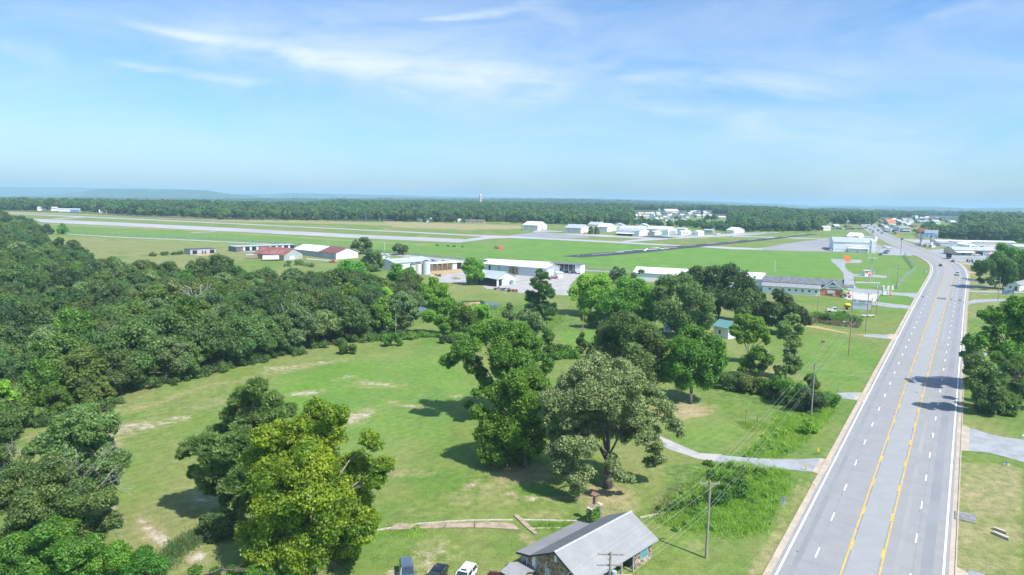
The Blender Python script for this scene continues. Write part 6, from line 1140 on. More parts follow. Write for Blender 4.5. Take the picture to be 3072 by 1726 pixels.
n4=stones(rw,0,yf_+1.9,0,(1,0),(0,-1),[(4.8,.1),(8.2,.1),(8.2,2.9),(4.8,2.9)],[],6,.42)
# windows and details
def wnd(x0,x1,y0,y1,z0,z1,m_=GLASS,axis='x',name='window'):
    q=MB().box(x0,x1,y0,y1,z0,z1).build(name,TRIM,hs)
    if axis=='x': 
        for k in range(2): MB().box(x0-.03,x0,y0+.07+(y1-y0-.07)*k/2,y0+(y1-y0-.07)*(k+1)/2,z0+.07,z1-.07).build('pane',m_,q)
    else:
        for k in range(3): MB().box(x0+.07+(x1-x0-.07)*k/3,x0+(x1-x0-.07)*(k+1)/3,y0-.03,y0,z0+.07,z1-.07).build('pane',m_,q)
    return q
TEAL=mat('teal_glass',(.10,.33,.40),.25,.15,1,spec=.6); CURT=mat('curtain_glass',(.38,.42,.46),.3,.1,1,spec=.6)
wnd(12.1,13.7,yf_-.14,yf_,1.0,2.45,TEAL,'y'); wnd(x0_-.13,x0_,1.1,1.7,.55,2.25,CURT); wnd(x0_-.13,x0_,4.8,5.4,1.25,2.25,GLASS); MB().box(x0_-.12,x0_,-.05,.3,3.65,4.45).build('gable_vent',TRIM,hs)
MB().box(x0_-.16,x0_,3.35,3.85,1.15,3.1).build('meter_board',TRIM,hs); m_=MB(); m_.tube((x0_-.16,3.6,1.6),(x0_-.3,3.6,1.6),.12,n=12); m_.build('meter',mat('meter_glass',(.2,.25,.3),.3,.1,1),hs)
MB().box(8.4,9.4,yf_+1.83,yf_+1.9,.1,2.15).build('door',mat('grey_door',(.4,.42,.44),.5,.05,1),hs)
# roof planes with standing ribs
def rplane(p00,p10,p11,p01,name,nrib,parent=hs):
    p=[np.array(q,float) for q in(p00,p10,p11,p01)]; n_=unit(np.cross(p[1]-p[0],p[3]-p[0])[None])[0]; n_=n_ if n_[2]>0 else -n_
    o=MB().prism([tuple(q) for q in p],tuple(n_*.06)).build(name,SROOF,parent); mb=MB()
    for k in range(nrib):
        f=(k+.5)/nrib; a=p[0]+(p[1]-p[0])*f+n_*.062; b2=p[3]+(p[2]-p[3])*f+n_*.062; t=unit((p[1]-p[0])[None])[0]*.018
        mb.add([a-t,a+t,b2+t,b2-t,a-t*.5+n_*.03,a+t*.5+n_*.03,b2+t*.5+n_*.03,b2-t*.5+n_*.03],[(4,5,6,7),(0,1,5,4),(3,7,6,2),(0,4,7,3),(1,2,6,5)])
    q=mb.build('roof_rib',SROOF,o); q['kind']='stuff'; return o
rplane((-.15,ye,ze),(XL+.15,ye,ze),(XL+.15,0,zr),(-.15,0,zr),'roof',76)
rplane((-.15,yv,zv),(XL+.15,yv,zv),(XL+.15,0,zr),(-.15,0,zr),'roof',76)
rplane((-.15,ya,za),(xf,ya,za),(xf,yv+.002,zv+.01),(-.15,yv+.002,zv+.01),'roof',58)
rplane((11.2,yv+.1,zv-.03),(XL+.15,yv+.1,zv-.03),(XL+.15,yv-.3,zv+.16),(11.2,yv-.3,zv+.16),'eave_strip',10)
cp=MB(); cp.prism([(-.2,-.22,zr-.02),(-.2,0,zr+.12),(-.2,.22,zr-.02),(-.2,.24,zr+.03),(-.2,0,zr+.17),(-.2,-.24,zr+.03)],(XL+.4,0,0)); cp.build('ridge_cap',SRIDGE,hs)
FAS=mat('dark_fascia',(.05,.052,.056),.6,.1,1)
fm=MB(); 
for (y0,z0),(y1,z1) in(((ye,ze),(0,zr)),((0,zr),(yv,zv)),((yv,zv),(ya,za))): fm.prism([(-.2,y0,z0-.2),(-.2,y0,z0+.05),(-.2,y1,z1+.05),(-.2,y1,z1-.2)],(.05,0,0))
fm.build('fascia',FAS,hs); MB().box(-.15,XL+.15,ye-.05,ye,ze-.16,ze+.04).build('fascia',SRIDGE,hs)
# chimney of the fireplace behind the house, with ivy
cb=P(1783,1566); ck=empty('chimney',(cb[0],cb[1],cb[2]),ang_,'ivy clad stone fireplace with a tall capped flue behind the stone house','fireplace')
cl_=MB(); cl_.loft([[(-1.35,-.45,-.5),(1.35,-.45,-.5),(1.35,.45,-.5),(-1.35,.45,-.5)],[(-1.3,-.42,2.3),(1.3,-.42,2.3),(1.3,.42,2.3),(-1.3,.42,2.3)],[(-.42,-.32,2.75),(.42,-.32,2.75),(.42,.32,2.75),(-.42,.32,2.75)]]); cl_.build('stack_base',STN[5],ck)
MB().box(-1.4,-.45,-.48,.48,2.33,2.45).build('shoulder_slab',mat('pale_slab',(.55,.45,.38),.9,.1,1),ck); MB().box(.5,1.4,-.48,.48,2.33,2.45).build('shoulder_slab',mat('pale_slab',0),ck)
fl=MB().box(-.24,.24,-.24,.24,2.7,4.1).build('flue',mat('flue_brick',(.27,.19,.15),.9,.2,2),ck); MB().prism([(-.5,-.45,4.15),(.5,-.45,4.15),(0,-.45,4.5)],(0,.9,0)).build('flue_cap',mat('rust_cap',(.32,.17,.14),.8,.15,2),ck)
iv=np.array([[-1.1+.35*i,-.5,.4+.45*j,.34] for i in range(5) for j in range(5)]+[[-1.3,.1,.5+.5*j,.4] for j in range(4)]); mesh_obj('ivy',fastmesh('ivy',leafcards(subblobs(iv,4,.5,np.random.default_rng(3),.2,push=.5),5200,.11,np.random.default_rng(4)),L_VINE,3),ck)
# small outbuilding roof at the bottom edge
wb=P(1556,1745); ws=empty('well_house',(wb[0],wb[1],wb[2]),ang_,'small grey roofed outbuilding cut by the bottom edge beside the stone house','shed')
MB().prism([(-1.4,-1.2,-.3),(1.4,-1.2,-.3),(1.4,-1.2,1.3),(0,-1.2,1.75),(-1.4,-1.2,1.3)],(0,2.4,0)).build('wall',MORT,ws); m_=MB()
for s in(-1,1): m_.prism([(0,-1.5,1.82),(s*1.7,-1.5,1.28),(s*1.7,-1.5,1.34),(0,-1.5,1.9)],(0,3.,0))
m_.build('roof',SROOF,ws)
# stone lined ditch walls, footbridge and slabs
def wallrun(name,pts,h,w,m_,label,cat='wall',z=0.):
    r=empty(name,P(*pts[0]),0,label,cat); p0=P(*pts[0]); mb=MB(); seg=0
    for a,b_ in zip(pts,pts[1:]):
        A1,B1=P(*a),P(*b_); L=np.linalg.norm((B1-A1)[:2]); n=max(1,int(L/1.1)); d=(B1-A1)/n; nn=np.array([-d[1],d[0],0]); nn=nn/np.linalg.norm(nn)*w/2
        for i in range(n):
            s=A1+d*i-p0; e=s+d*.97; q=rnd.uniform(-.03,.03); MB().prism([tuple(s-nn+[0,0,-.4]),tuple(e-nn+[0,0,-.4]),tuple(e+nn+[0,0,-.4]),tuple(s+nn+[0,0,-.4])],(0,0,.4+h+z+q)).build('block',m_,r)
    return r
LST=mat('pale_limestone',(.46,.41,.34),.9,.15,2,.4)
wallrun('ditch_wall',[(1130,1592),(1260,1572),(1400,1563),(1540,1561)],.12,.35,LST,'low stone wall on the meadow side of the ditch, left of the footbridge')
wallrun('ditch_wall',[(1570,1561),(1700,1564),(1765,1566)],.12,.35,LST,'low stone wall on the meadow side of the ditch, right of the footbridge')
wallrun('ditch_wall',[(1585,1587),(1680,1584),(1720,1582)],.1,.3,LST,'low stone edging on the house side of the ditch')
wallrun('ditch_wall',[(1920,1554),(1990,1540),(2040,1524)],.1,.3,LST,'short stone edging running towards the weedy ditch')
BR=mat('brown_slab',(.34,.27,.20),.9,.2,1,.3)
def slabset(label,quads,nm='slab',cat='slab',m_=BR,h=.14):
    p0=P(*quads[0][0]); r=empty('fallen_slab' if cat=='slab' else 'footbridge',p0,0,label,cat)
    for q in quads: MB().prism([tuple(P(*p)-p0+[0,0,.03]) for p in q],(0,0,h)).build(nm,m_,r)
slabset('tilted brown concrete slabs lying along the ditch near the yellow-green tree',[[(1165,1592),(1230,1590),(1250,1575),(1190,1574)],[(1258,1589),(1330,1586),(1338,1572),(1268,1574)],[(1333,1586),(1420,1585),(1422,1571),(1342,1572)],[(1424,1585),(1500,1588),(1560,1592),(1538,1574),(1500,1570),(1426,1571)]])
slabset('narrow brown footbridge over the ditch behind the stone house',[[(1540,1548),(1552,1546),(1572,1563),(1560,1567)],[(1561,1568),(1573,1564),(1594,1583),(1580,1587)],[(1581,1588),(1595,1584),(1612,1603),(1604,1606)]],'deck_plank','footbridge')
MUDDY=mat('ditch_water',(.07,.06,.045),.15,.3,1,spec=.6)
sheet('ditch_water',[(1600,1576),(1760,1573),(1760,1580),(1600,1584)],MUDDY,1,'dark shallow water in the stone lined ditch'); sheet('ditch_water',[(1160,1578),(1500,1569),(1540,1569),(1250,1590),(1170,1590)],mat('ditch_mud',(.13,.12,.06),.9,.2,1),1,'muddy bed of the ditch')
sheet('pond',[(1235,926),(1262,920),(1290,928),(1262,940),(1240,938)],mat('pond_water',(.03,.05,.06),.05,.2,1,spec=.8),1,'small pond glimpsed through the thicket'); sheet('pond',[(1385,905),(1440,902),(1500,912),(1490,930),(1440,936),(1390,925)],mat('pond_water',0),1,'open pond at the edge of the pasture'); sheet('pond_scum',[(1385,909),(1440,906),(1442,915),(1400,918)],DIRT,2,'tan dry bed beside the pond')
# drain box culverts on the east verge
slabset('rusty grey drain cover slab beside the highway on the east verge',[[(2864,1534),(2928,1546),(2927,1572),(2863,1558)]],'slab','slab',mat('grey_slab',(.22,.215,.21),.9,.2,1),.1)
for pts,lab in(([(2980,1586),(3018,1600),(3018,1604),(2980,1590)],'upper concrete headwall of the east side culvert'),([(2978,1598),(3026,1618),(3025,1623),(2978,1603)],'lower concrete headwall of the east side culvert')): slabset(lab,[pts],'slab','headwall',LST,.35)
slabset('small concrete drain box on the west verge near the gravel drive',[[(2436,1448),(2456,1441),(2456,1452),(2444,1459)]],'slab','drain',CONC,.12)
HAZE=1.5e-4
# ------------------------------------------------------------------ vehicles
RUB=mat('tyre_rubber',(.02,.02,.021),.8,.1,1); CHR=mat('alloy',(.5,.5,.52),.3,.05,1,metal=.7); WS=mat('car_glass',(.03,.045,.055),.06,.2,1,spec=.8); LENS=mat('lamp_lens',(.7,.72,.74),.15,.05,1); TAIL=mat('tail_lens',(.4,.02,.02),.2,.05,1); PLAST=mat('black_plastic',(.03,.03,.032),.6,.1,1)
def paintm(name,col,rough=.22,metal=.35):
    m=mat('paint_'+name,col,rough,.03,1,metal=metal,spec=.6); m.node_tree.nodes['Principled BSDF'].inputs['Coat Weight'].default_value=.7; return m
def car(label,pos,head,kind,pm,name=None,cat=None,scale=1.,detail=True,extra=None):
    "kind: suv, sedan, pickup; head = heading angle (0 = +Y)"
    nm=name or {'suv':'suv','sedan':'sedan','pickup':'pickup_truck'}[kind]; r=empty(nm,pos,head,label,cat or {'suv':'car','sedan':'car','pickup':'pickup'}[kind]); r.scale=(scale,)*3
    spec={'suv':(4.7,.93,[(-2.35,.55,.95),(-2.2,.45,1.08),(-1.2,.3,1.12),(1.0,.3,1.12),(1.6,.32,1.06),(2.2,.4,.92),(2.35,.5,.75)],[(-2.22,1.08),(-1.95,1.68),(-.2,1.78),(.45,1.74),(1.15,1.1)],.70),
          'sedan':(4.75,.91,[(-2.38,.5,.85),(-2.2,.4,.98),(-1.2,.28,1.0),(1.0,.28,.98),(1.7,.3,.9),(2.25,.36,.78),(2.38,.48,.62)],[(-1.75,.98),(-1.0,1.38),(-.2,1.45),(.35,1.42),(1.25,.97)],.68),
          'pickup':(5.7,.99,[(-2.85,.6,1.05),(-2.8,.5,1.15),(-1.1,.4,1.15),(1.2,.4,1.18),(2.0,.42,1.14),(2.7,.5,1.0),(2.85,.6,.8)],[(-.75,1.16),(-.6,1.82),(.2,1.9),(.8,1.86),(1.45,1.18)],.74)}[kind]
    Lh,hw,bd,cb_,rw=spec; rings=[]
    for y,zb,zt in bd:
        e=abs(y)/(Lh/2); w=hw*(1-.16*e**5); rings.append([(-w*.9,y,zb),(w*.9,y,zb),(w,y,zb+(zt-zb)*.35),(w*.99,y,zb+(zt-zb)*.7),(w*.86,y,zt),(-w*.86,y,zt),(-w*.99,y,zb+(zt-zb)*.7),(-w,y,zb+(zt-zb)*.35)])
    MB().loft(rings).build('body',pm,r,False)
    (y0,z0),(y1,z1),(y2,z2),(y3,z3),(y4,z4)=cb_; wb=hw*.86; wt=rw
    sec=lambda y,z,w:[(-w,y,z),(w,y,z)]
    cab=MB(); g=[(y0,z0,wb),(y1,z1-.05,wt),(y2,z2-.05,wt+.01),(y3,z3-.05,wt),(y4,z4,wb)]
    v=[]; 
    for y,z,w in g: v+=[(-w,y,z),(w,y,z)]
    cab.add(v,[(0,1,3,2),(2,3,5,4),(4,5,7,6),(6,7,9,8)]); cab.add([(s*w,y,z) for s in(-1,1) for y,z,w in g],[(0,1,2,3,4),(9,8,7,6,5)]); cab.build('glasshouse',WS,r)
    rt=MB(); rt.loft([[(-wt+.02,y,z-.05),(wt-.02,y,z-.05),(wt-.08,y,z+.02),(-wt+.08,y,z+.02)] for y,z in((y1-.02,z1),((y1+y2)/2,(z1+z2)/2+.02),(y2,z2),(y3,z3))]); rt.build('roof',pm,r)
    if detail:
        for s in(-1,1):
            p=MB(); 
            for (ya,za,wa),(yb,zb,wb2) in((g[0],g[1]),(g[3],g[4])): p.tube((s*wa,ya,za),(s*wb2,yb,zb-.01),.045,n=5)
            p.tube((s*(wb+.005),(y0+y4)/2-.1,z0-.01),(s*(wt+.01),(y1+y3)/2,z1-.04),.045,n=5); p.tube((s*wt,y1,z1-.05),(s*wt,y3,z3-.05),.04,n=5); p.build('pillar',pm,r)
            MB().loft([[(s*hw,y4-.45,1.02),(s*(hw+.22),y4-.5,1.04),(s*(hw+.22),y4-.5,1.2),(s*hw,y4-.45,1.18)],[(s*hw,y4-.35,1.02),(s*(hw+.2),y4-.36,1.06),(s*(hw+.2),y4-.36,1.18),(s*hw,y4-.35,1.16)]]).build('mirror',pm,r)
            MB().box(min(s*.5,s*.8),max(s*.5,s*.8),Lh/2-.22,Lh/2-.04,.66,.84).build('headlight',LENS,r); MB().box(min(s*.55,s*.83),max(s*.55,s*.83),-Lh/2-.01,-Lh/2+.1,.58,.58+(.18 if kind=='sedan' else .35)).build('tail_light',TAIL,r)
            if kind=='suv': MB().tube((s*(wt-.1),y1+.1,z1+.08),(s*(wt-.1),y3-.05,z3+.06),.03,n=6).build('roof_rail',CHR,r)
        MB().box(-.45,.45,Lh/2-.08,Lh/2+.01,.5,.72).build('grille',PLAST,r)
    for sx in(-1,1):
        for y in(-Lh*.29,Lh*.31):
            w=MB().tube((sx*(hw-.24),y,.34),(sx*(hw+.0),y,.34),.34,n=16).build('wheel',RUB,r); MB().tube((sx*(hw-.02),y,.34),(sx*(hw+.02),y,.34),.2,n=10).build('rim',CHR,w)
    if extra: extra(r)
    return r
def headpx(rear,front,hr,hf): 
    a,b_=P(*rear,hr),P(*front,hf); d=(b_-a)[:2]; d/=np.linalg.norm(d); return a,math.atan2(-d[0],d[1]),d
def park(label,rear,front,hr,hf,rear_to_c,kind,pm,**k):
    a,hd,d=headpx(rear,front,hr,hf); c=a[:2]+d*rear_to_c; return car(label,(c[0],c[1],SL*c[1]),hd,kind,pm,**k)
GB=paintm('slate_blue',(.12,.155,.21)); BK=paintm('black',(.012,.014,.018),.12,.2); WH=paintm('white',(.78,.79,.8),.25,0); MR=paintm('maroon',(.11,.012,.016)); RD=paintm('red',(.35,.03,.035)); BL=paintm('blue',(.02,.14,.38)); SV=paintm('silver',(.45,.46,.48)); DG=paintm('dark_grey',(.05,.055,.06)); TQ=paintm('tan',(.4,.35,.28))
park('slate blue SUV with silver roof rails parked on the bottom lawn',(1217.5,1668),(1221,1712),1.72,1.15,2.05,'suv',GB)
park('shiny black sedan parked between the blue and the white SUV',(1327,1688),(1306.8,1724),1.15,1.0,2.1,'sedan',BK)
def sunr(r): MB().box(-.38,.38,-.05,.3,1.795,1.81).build('sunroof',WS,r)
park('white SUV with a sunroof parked near the stone house',(1412.4,1684),(1392,1723),1.75,1.2,2.0,'suv',WH,extra=sunr)
park('maroon sedan cut by the bottom edge beside the white SUV',(1486,1711),(1474,1745),1.1,1.0,2.2,'sedan',MR)
def onroad(label,px,py,off,kind,pm,rev,scale=1.,**k):
    s=s_at(px,py); x,y=rp(s,off); tx_=np.interp(s,S,nyr)*-1; ty_=np.interp(s,S,nxr); d=np.array([-np.interp(s,S,nyr),np.interp(s,S,nxr)]); d=d if not rev else -d
    return car(label,(x,y,SL*y+.06+.0001*y),math.atan2(-d[0],d[1]),kind,pm,scale=scale,detail=False,**k)
onroad('white pickup with a dark bed driving away on the highway curve',2870,826,4.0,'pickup',WH,False,1.05)
def bed(r): MB().box(-.86,.86,-2.7,-.85,1.14,1.18).build('bed_floor',PLAST,r)
onroad('small dark car coming along the inner curve of the highway',2825,799,-3.8,'sedan',DG,True)
onroad('dark red car on the outer lane of the highway curve',2850,786,6.8,'sedan',RD,False,1.)
r=onroad('square black cargo truck turning off the highway',2836,777,8.3,'pickup',DG,False,1.1,name='cargo_truck',cat='truck'); MB().box(-1.25,1.25,-3.0,.6,1.2,3.6).build('cargo_box',DARK,r)
far_cars=[(2646,701.5,2.5,'sedan',DG,0,'dark car on the far highway right before the two storey building'),(2629,693.5,3.5,'suv',DG,0,'small dark car on the far highway behind the first far car'),(2622,699,-5,'sedan',BL,1,'bluish car in the left lane of the far highway'),(2618,695,-3,'suv',SV,1,'silver car in the left lane of the far highway'),(2610,691,-4,'sedan',DG,1,'dark car following in the left lane far away'),(2601,679.5,-2,'sedan',DG,1,'dark car near the far crest of the highway'),(2613.5,677,3,'suv',BK,0,'black car on the crest of the highway'),(2612,683,4,'sedan',SV,0,'pale car just below the crest of the highway'),(2631,700,-6,'sedan',SV,1,'pale car at the left kerb of the far highway')]
for x,y,o,kd,pm,rv_,lab in far_cars: onroad(lab,x,y,o,kd,pm,rv_,1.05,name='distant_car')
def standing(label,px,py,head,kind,pm,**k):
    w=P(px,py); return car(label,tuple(w),head,kind,pm,detail=False,**k)
standing('dark red car parked on the grass beside the white gabled shed',999,788,1.9,'sedan',RD)
standing('blue pickup parked on the roof level yard behind the workshop',1298,788,2.3,'pickup',BL); standing('red pickup parked beside the open pole shed',1330,790,1.75,'pickup',RD)
for k,(x,y,pm,kd,lab) in enumerate(((2499,753,WH,'pickup','white pickup at the left corner of the big white hangar'),(2660,756,BK,'sedan','black car parked right of the white hangar, upper of two'),(2654,762,DG,'sedan','dark car parked right of the white hangar, lower of two'),(2641,766,BL,'suv','bright blue van at the corner of the white hangar lot'),(2845,756,WH,'suv','white car at the blue booth of the garage'),(2851,760,SV,'sedan','silver car in front of the blue booth'),(2862,762,RD,'sedan','rusty car at the left wall of the garage'),(2930,768,SV,'sedan','silver car before the dark open bay of the garage'),(2940,788,DG,'sedan','dark car at the edge of the round tree near the tractor'))):
    standing(lab,x,y,(1.4,1.2,1.3,2.8,1.0,1.2,.4,1.5,1.9)[k],kd,pm)
rc=random.Random(4)
for k in range(26):
    x=rc.uniform(2892,3040); y=743+(x-2892)*.06+rc.uniform(-1.5,3); pm=rc.choice([WH,SV,DG,RD,WH,BL]); nmc={id(WH):'white',id(SV):'silver',id(DG):'dark',id(RD):'red',id(BL):'blue'}[id(pm)]
    standing('%s car in the crowded lot along the long storage building'%nmc,x,y,rc.uniform(0,3),rc.choice(['sedan','suv']),pm,name='lot_car')['group']='%s cars in the lot by the storage building'%nmc
for k in range(16):
    x=2500+k*6.3+rc.uniform(-2,2); y=689-(x-2500)*.02+rc.uniform(-1.2,1.2); pm=rc.choice([WH,SV,DG,BL,BK]); nmc={id(WH):'white',id(SV):'silver',id(DG):'dark',id(BK):'black',id(BL):'blue'}[id(pm)]
    standing('%s car parked at the dealer lot left of the far highway'%nmc,x,y,rc.uniform(0,3),rc.choice(['sedan','suv']),pm,name='lot_car')['group']='%s cars at the dealer lot'%nmc
for k in range(12):
    x=2652+k*5+rc.uniform(-2,2); y=676+(k%3)*2+rc.uniform(-1,1); pm=rc.choice([WH,SV,DG]); nmc={id(WH):'white',id(SV):'silver',id(DG):'dark'}[id(pm)]
    standing('%s car in the shop lot right of the far highway'%nmc,x,y,rc.uniform(0,3),'sedan',pm,name='lot_car')['group']='%s cars in the far shop lot'%nmc
# flatbed truck with the yellow tank
w=P(2508,938); tr=empty('flatbed_truck',tuple(w),math.radians(75),'white flatbed truck parked on the lawn behind the billboard','truck')
MB().loft([[(-1.0,1.7,.6),(1.0,1.7,.6),(1.0,1.7,1.3),(-1.0,1.7,1.3)],[(-1.05,2.6,.55),(1.05,2.6,.55),(1.05,2.6,1.35),(-1.05,2.6,1.35)],[(-.98,3.5,.6),(.98,3.5,.6),(.95,3.5,1.15),(-.95,3.5,1.15)]]).build('hood',WH,tr)
MB().loft([[(-1.05,-.1,.6),(1.05,-.1,.6),(1.05,-.1,2.1),(-1.05,-.1,2.1)],[(-1.05,1.0,.6),(1.05,1.0,.6),(.95,1.0,2.15),(-.95,1.0,2.15)],[(-1.05,1.8,.6),(1.05,1.8,.6),(1.02,1.8,1.35),(-1.02,1.8,1.35)]]).build('cab',WH,tr)
MB().add([(-.9,1.04,2.06),(.9,1.04,2.06),(.95,1.74,1.42),(-.95,1.74,1.42)],[(0,3,2,1)]).build('windscreen',WS,tr)
for s in(-1,1): MB().box(s*1.04-.02,s*1.04+.02,.1,1.1,1.4,1.95).build('side_window',WS,tr)
MB().box(-1.0,1.0,3.5,3.66,.55,1.1).build('bumper',PLAST,tr); MB().box(-1.15,1.15,-4.6,-.2,.95,1.1).build('flatbed',WOODB,tr); MB().box(-1.1,1.1,-.22,-.14,1.1,2.2).build('headache_rack',PLAST,tr)
for y in(2.5,-2.9):
    for s in(-1,1): MB().tube((s*.8,y,.42),(s*1.08,y,.42),.42,n=14).build('wheel',RUB,tr)
tq=P(2541,929); tk=empty('sprayer_tank',tuple(tq),math.radians(75),'round yellow tank on the back of the flatbed truck','tank'); m_=MB()
rings=[]
for i in range(9):
    t=-1+i/4; rr_=math.sqrt(max(.05,1-abs(t)**3)); rings.append([(.75*rr_*math.cos(a),t*1.3,1.85+.75*rr_*math.sin(a)) for a in np.arange(12)*math.pi/6])
m_.loft(rings); m_.build('tank',mat('yellow_tank',(.75,.55,.02),.4,.05,1),tk,True); MB().box(-.8,.8,-1.2,1.2,1.0,1.14).build('cradle',PLAST,tk)
for s in(-1,1): MB().tube((s*.7,0,.4),(s*.95,0,.4),.4,n=12).build('wheel',RUB,tk)
# green tractor
w=P(2910,787); tr=empty('tractor',tuple(w),math.radians(160),'bright green tractor with a canopy on the forecourt','tractor'); GRN=paintm('green',(.06,.35,.06),.4,0)
MB().box(-.5,.5,-.2,2.6,.9,1.7).build('hood',GRN,tr); MB().box(-1.3,1.3,-1.8,.4,2.7,2.85).build('canopy',GRN,tr)
for s in(-1,1):
    MB().tube((s*1.15,-1.1,.95),(s*1.75,-1.1,.95),.95,n=16).build('rear_wheel',RUB,tr); MB().tube((s*.8,1.9,.6),(s*1.2,1.9,.6),.6,n=12).build('front_wheel',RUB,tr)
    for y in(-1.6,.3): MB().tube((s*1.,y,1.2),(s*1.,y,2.7),.06,n=5).build('canopy_post',DTRIM,tr)
# parked light aircraft
def plane_(px,py,hd,label):
    w=P(px,py); r=empty('light_aircraft',tuple(w),hd,label,'aircraft'); m_=MB(); rg_=[(-3.6,.12,1.3),(-1,.45,1.3),(.8,.6,1.35),(2.2,.5,1.2),(3,.2,1.15)]
    m_.loft([[(a*math.cos(t),y,z+a*math.sin(t)) for t in np.arange(8)*math.pi/4] for y,a,z in rg_]); m_.build('fuselage',WH,r,True); MB().box(-5.2,5.2,-.2,1.2,1.9,2.03).build('wing',WH,r); MB().box(-1.6,1.6,-3.7,-3.,1.35,1.42).build('tailplane',WH,r); MB().prism([(-.04,-3.7,1.4),(-.04,-2.9,1.4),(-.04,-3.3,2.7),(-.04,-3.8,2.7)],(.08,0,0)).build('fin',WH,r)
    for s in(-1,1): MB().tube((s*1.,.3,.25),(s*1.15,.3,.25),.25,n=8).build('wheel',RUB,r)
plane_(2655,745,.8,'white light aircraft parked right of the white hangar, left of two'); plane_(2668,748,2.2,'white light aircraft parked right of the white hangar, right of two'); plane_(2150,706,1.2,'small white aircraft on the pale apron before the hangars')
# junk and machinery in the yards
def junk(label,pts,cols_,n,seed,name='scrap_pile',size=1.2):
    rj=random.Random(seed); r=empty(name,P(*pts[0]),0,label,'scrap'); p0=P(*pts[0]); 
    for k in range(n):
        t=rj.random(); a,b_=P(*pts[0]),P(*pts[-1]); q=a+(b_-a)*t-p0+np.array([rj.uniform(-1.2,1.2),rj.uniform(-1.2,1.2),0]); s=size*rj.uniform(.5,1.2); m_=MB(); ty=rj.randrange(3)
        if ty==0: m_.tube((q[0]-s,q[1],q[2]+.3+s*.2),(q[0]+s,q[1]+rj.uniform(-1,1),q[2]+.4+s*.6),.12*s,n=6)
        elif ty==1: m_.prism([(q[0]-s*.5,q[1]-s*.3,q[2]),(q[0]+s*.5,q[1]-s*.4,q[2]),(q[0]+s*.6,q[1]+s*.4,q[2]),(q[0]-s*.4,q[1]+s*.3,q[2])],(rj.uniform(-.2,.2),0,s*rj.uniform(.4,.9)))
        else: m_.tube((q[0],q[1]-.2,q[2]+s*.45),(q[0],q[1]+.2,q[2]+s*.45),s*.45,n=10)
        m_.build('scrap_item',cols_[rj.randrange(len(cols_))],r)
JK=[mat('junk_red',(.3,.05,.05),.6,.2,1),mat('junk_blue',(.05,.12,.3),.6,.2,1),DTRIM,RUST,GALV,mat('junk_black',(.03,.03,.035),.6,.2,1)]
junk('row of red, blue and black scrap machinery in front of the blue-grey shed',[(1488,868),(1545,876)],JK,34,1); junk('rusty equipment beside the little lean-to hut',[(1650,838),(1668,836)],[RUST,JK[0]],10,2)
junk('stack of orange machinery in front of the open pole shed',[(1303,826),(1318,830)],[PLY,RUST,DTRIM],10,3); junk('stack of lumber in the pale yard',[(1360,836),(1378,838)],[PLY,WOODB],12,4,'lumber_pile',1.)
junk('dark clutter stored inside the long open shed',[(1700,820),(1730,822)],[DTRIM,GALV,JK[1]],12,5); junk('odds and ends in the roadside yard under the billboards',[(2750,733),(2780,742)],JK+[TRIM],22,6,size=2.)
def tankv(px,py,h,rad,m_,label):
    w=P(px,py); r=empty('storage_tank',tuple(w),0,label,'tank'); MB().tube((0,0,-.3),(0,0,h),rad,n=20).build('tank_body',m_,r,False); MB().tube((0,0,h),(0,0,h+rad*.3),rad,rad*.2,n=20).build('tank_lid',DTRIM,r)
tankv(1279,823,7.,2.0,LBLUE,'tall pale blue tank beside the workshop'); tankv(1256,822,5.5,2.2,mat('tank_cream',(.66,.64,.58),.5,.05,1),'cream tank with a black lid, middle of the three tanks'); tankv(1240,822,5,1.9,mat('tank_cream',0),'cream tank with a black lid, left of the three tanks')
tankv(1536,853,1.6,1.,mat('tank_teal',(.25,.42,.46),.6,.1,1),'squat teal tank by the open bay')
# stump with upturned root plate and dirt mound in the airfield
w=P(1500,747); r=empty('root_mound',tuple(w),0,'mound of red earth with an upturned stump on the airfield','mound'); m_=MB(); rings=[]
for i,(rad,z) in enumerate(((3.4,-.2),(3.,.8),(2.2,1.9),(1.,2.6))): rings.append([(rad*math.cos(a)*(1+.15*math.sin(3*a+i)),rad*.7*math.sin(a),z) for a in np.arange(12)*math.pi/6])
m_.loft(rings); m_.build('earth',mat('red_earth',(.33,.13,.07),.95,.2,1,.4),r)
# little brown stump on the lawn
w=P(2471,1027); r=empty('stump',tuple(w),0,'brown tree stump on the highway lawn','stump'); m_=MB(); m_.tube((0,0,-.2),(0,0,.5),.75,.55,12); m_.build('wood',mat('stump_wood',(.2,.13,.09),.9,.3,2),r); m_=MB()
for i in range(12): m_.chain([(0,0,.4),(.6*math.cos(i),.6*math.sin(i),.9)],.05,.02,4)
m_.build('sprouts',DEADW,r)
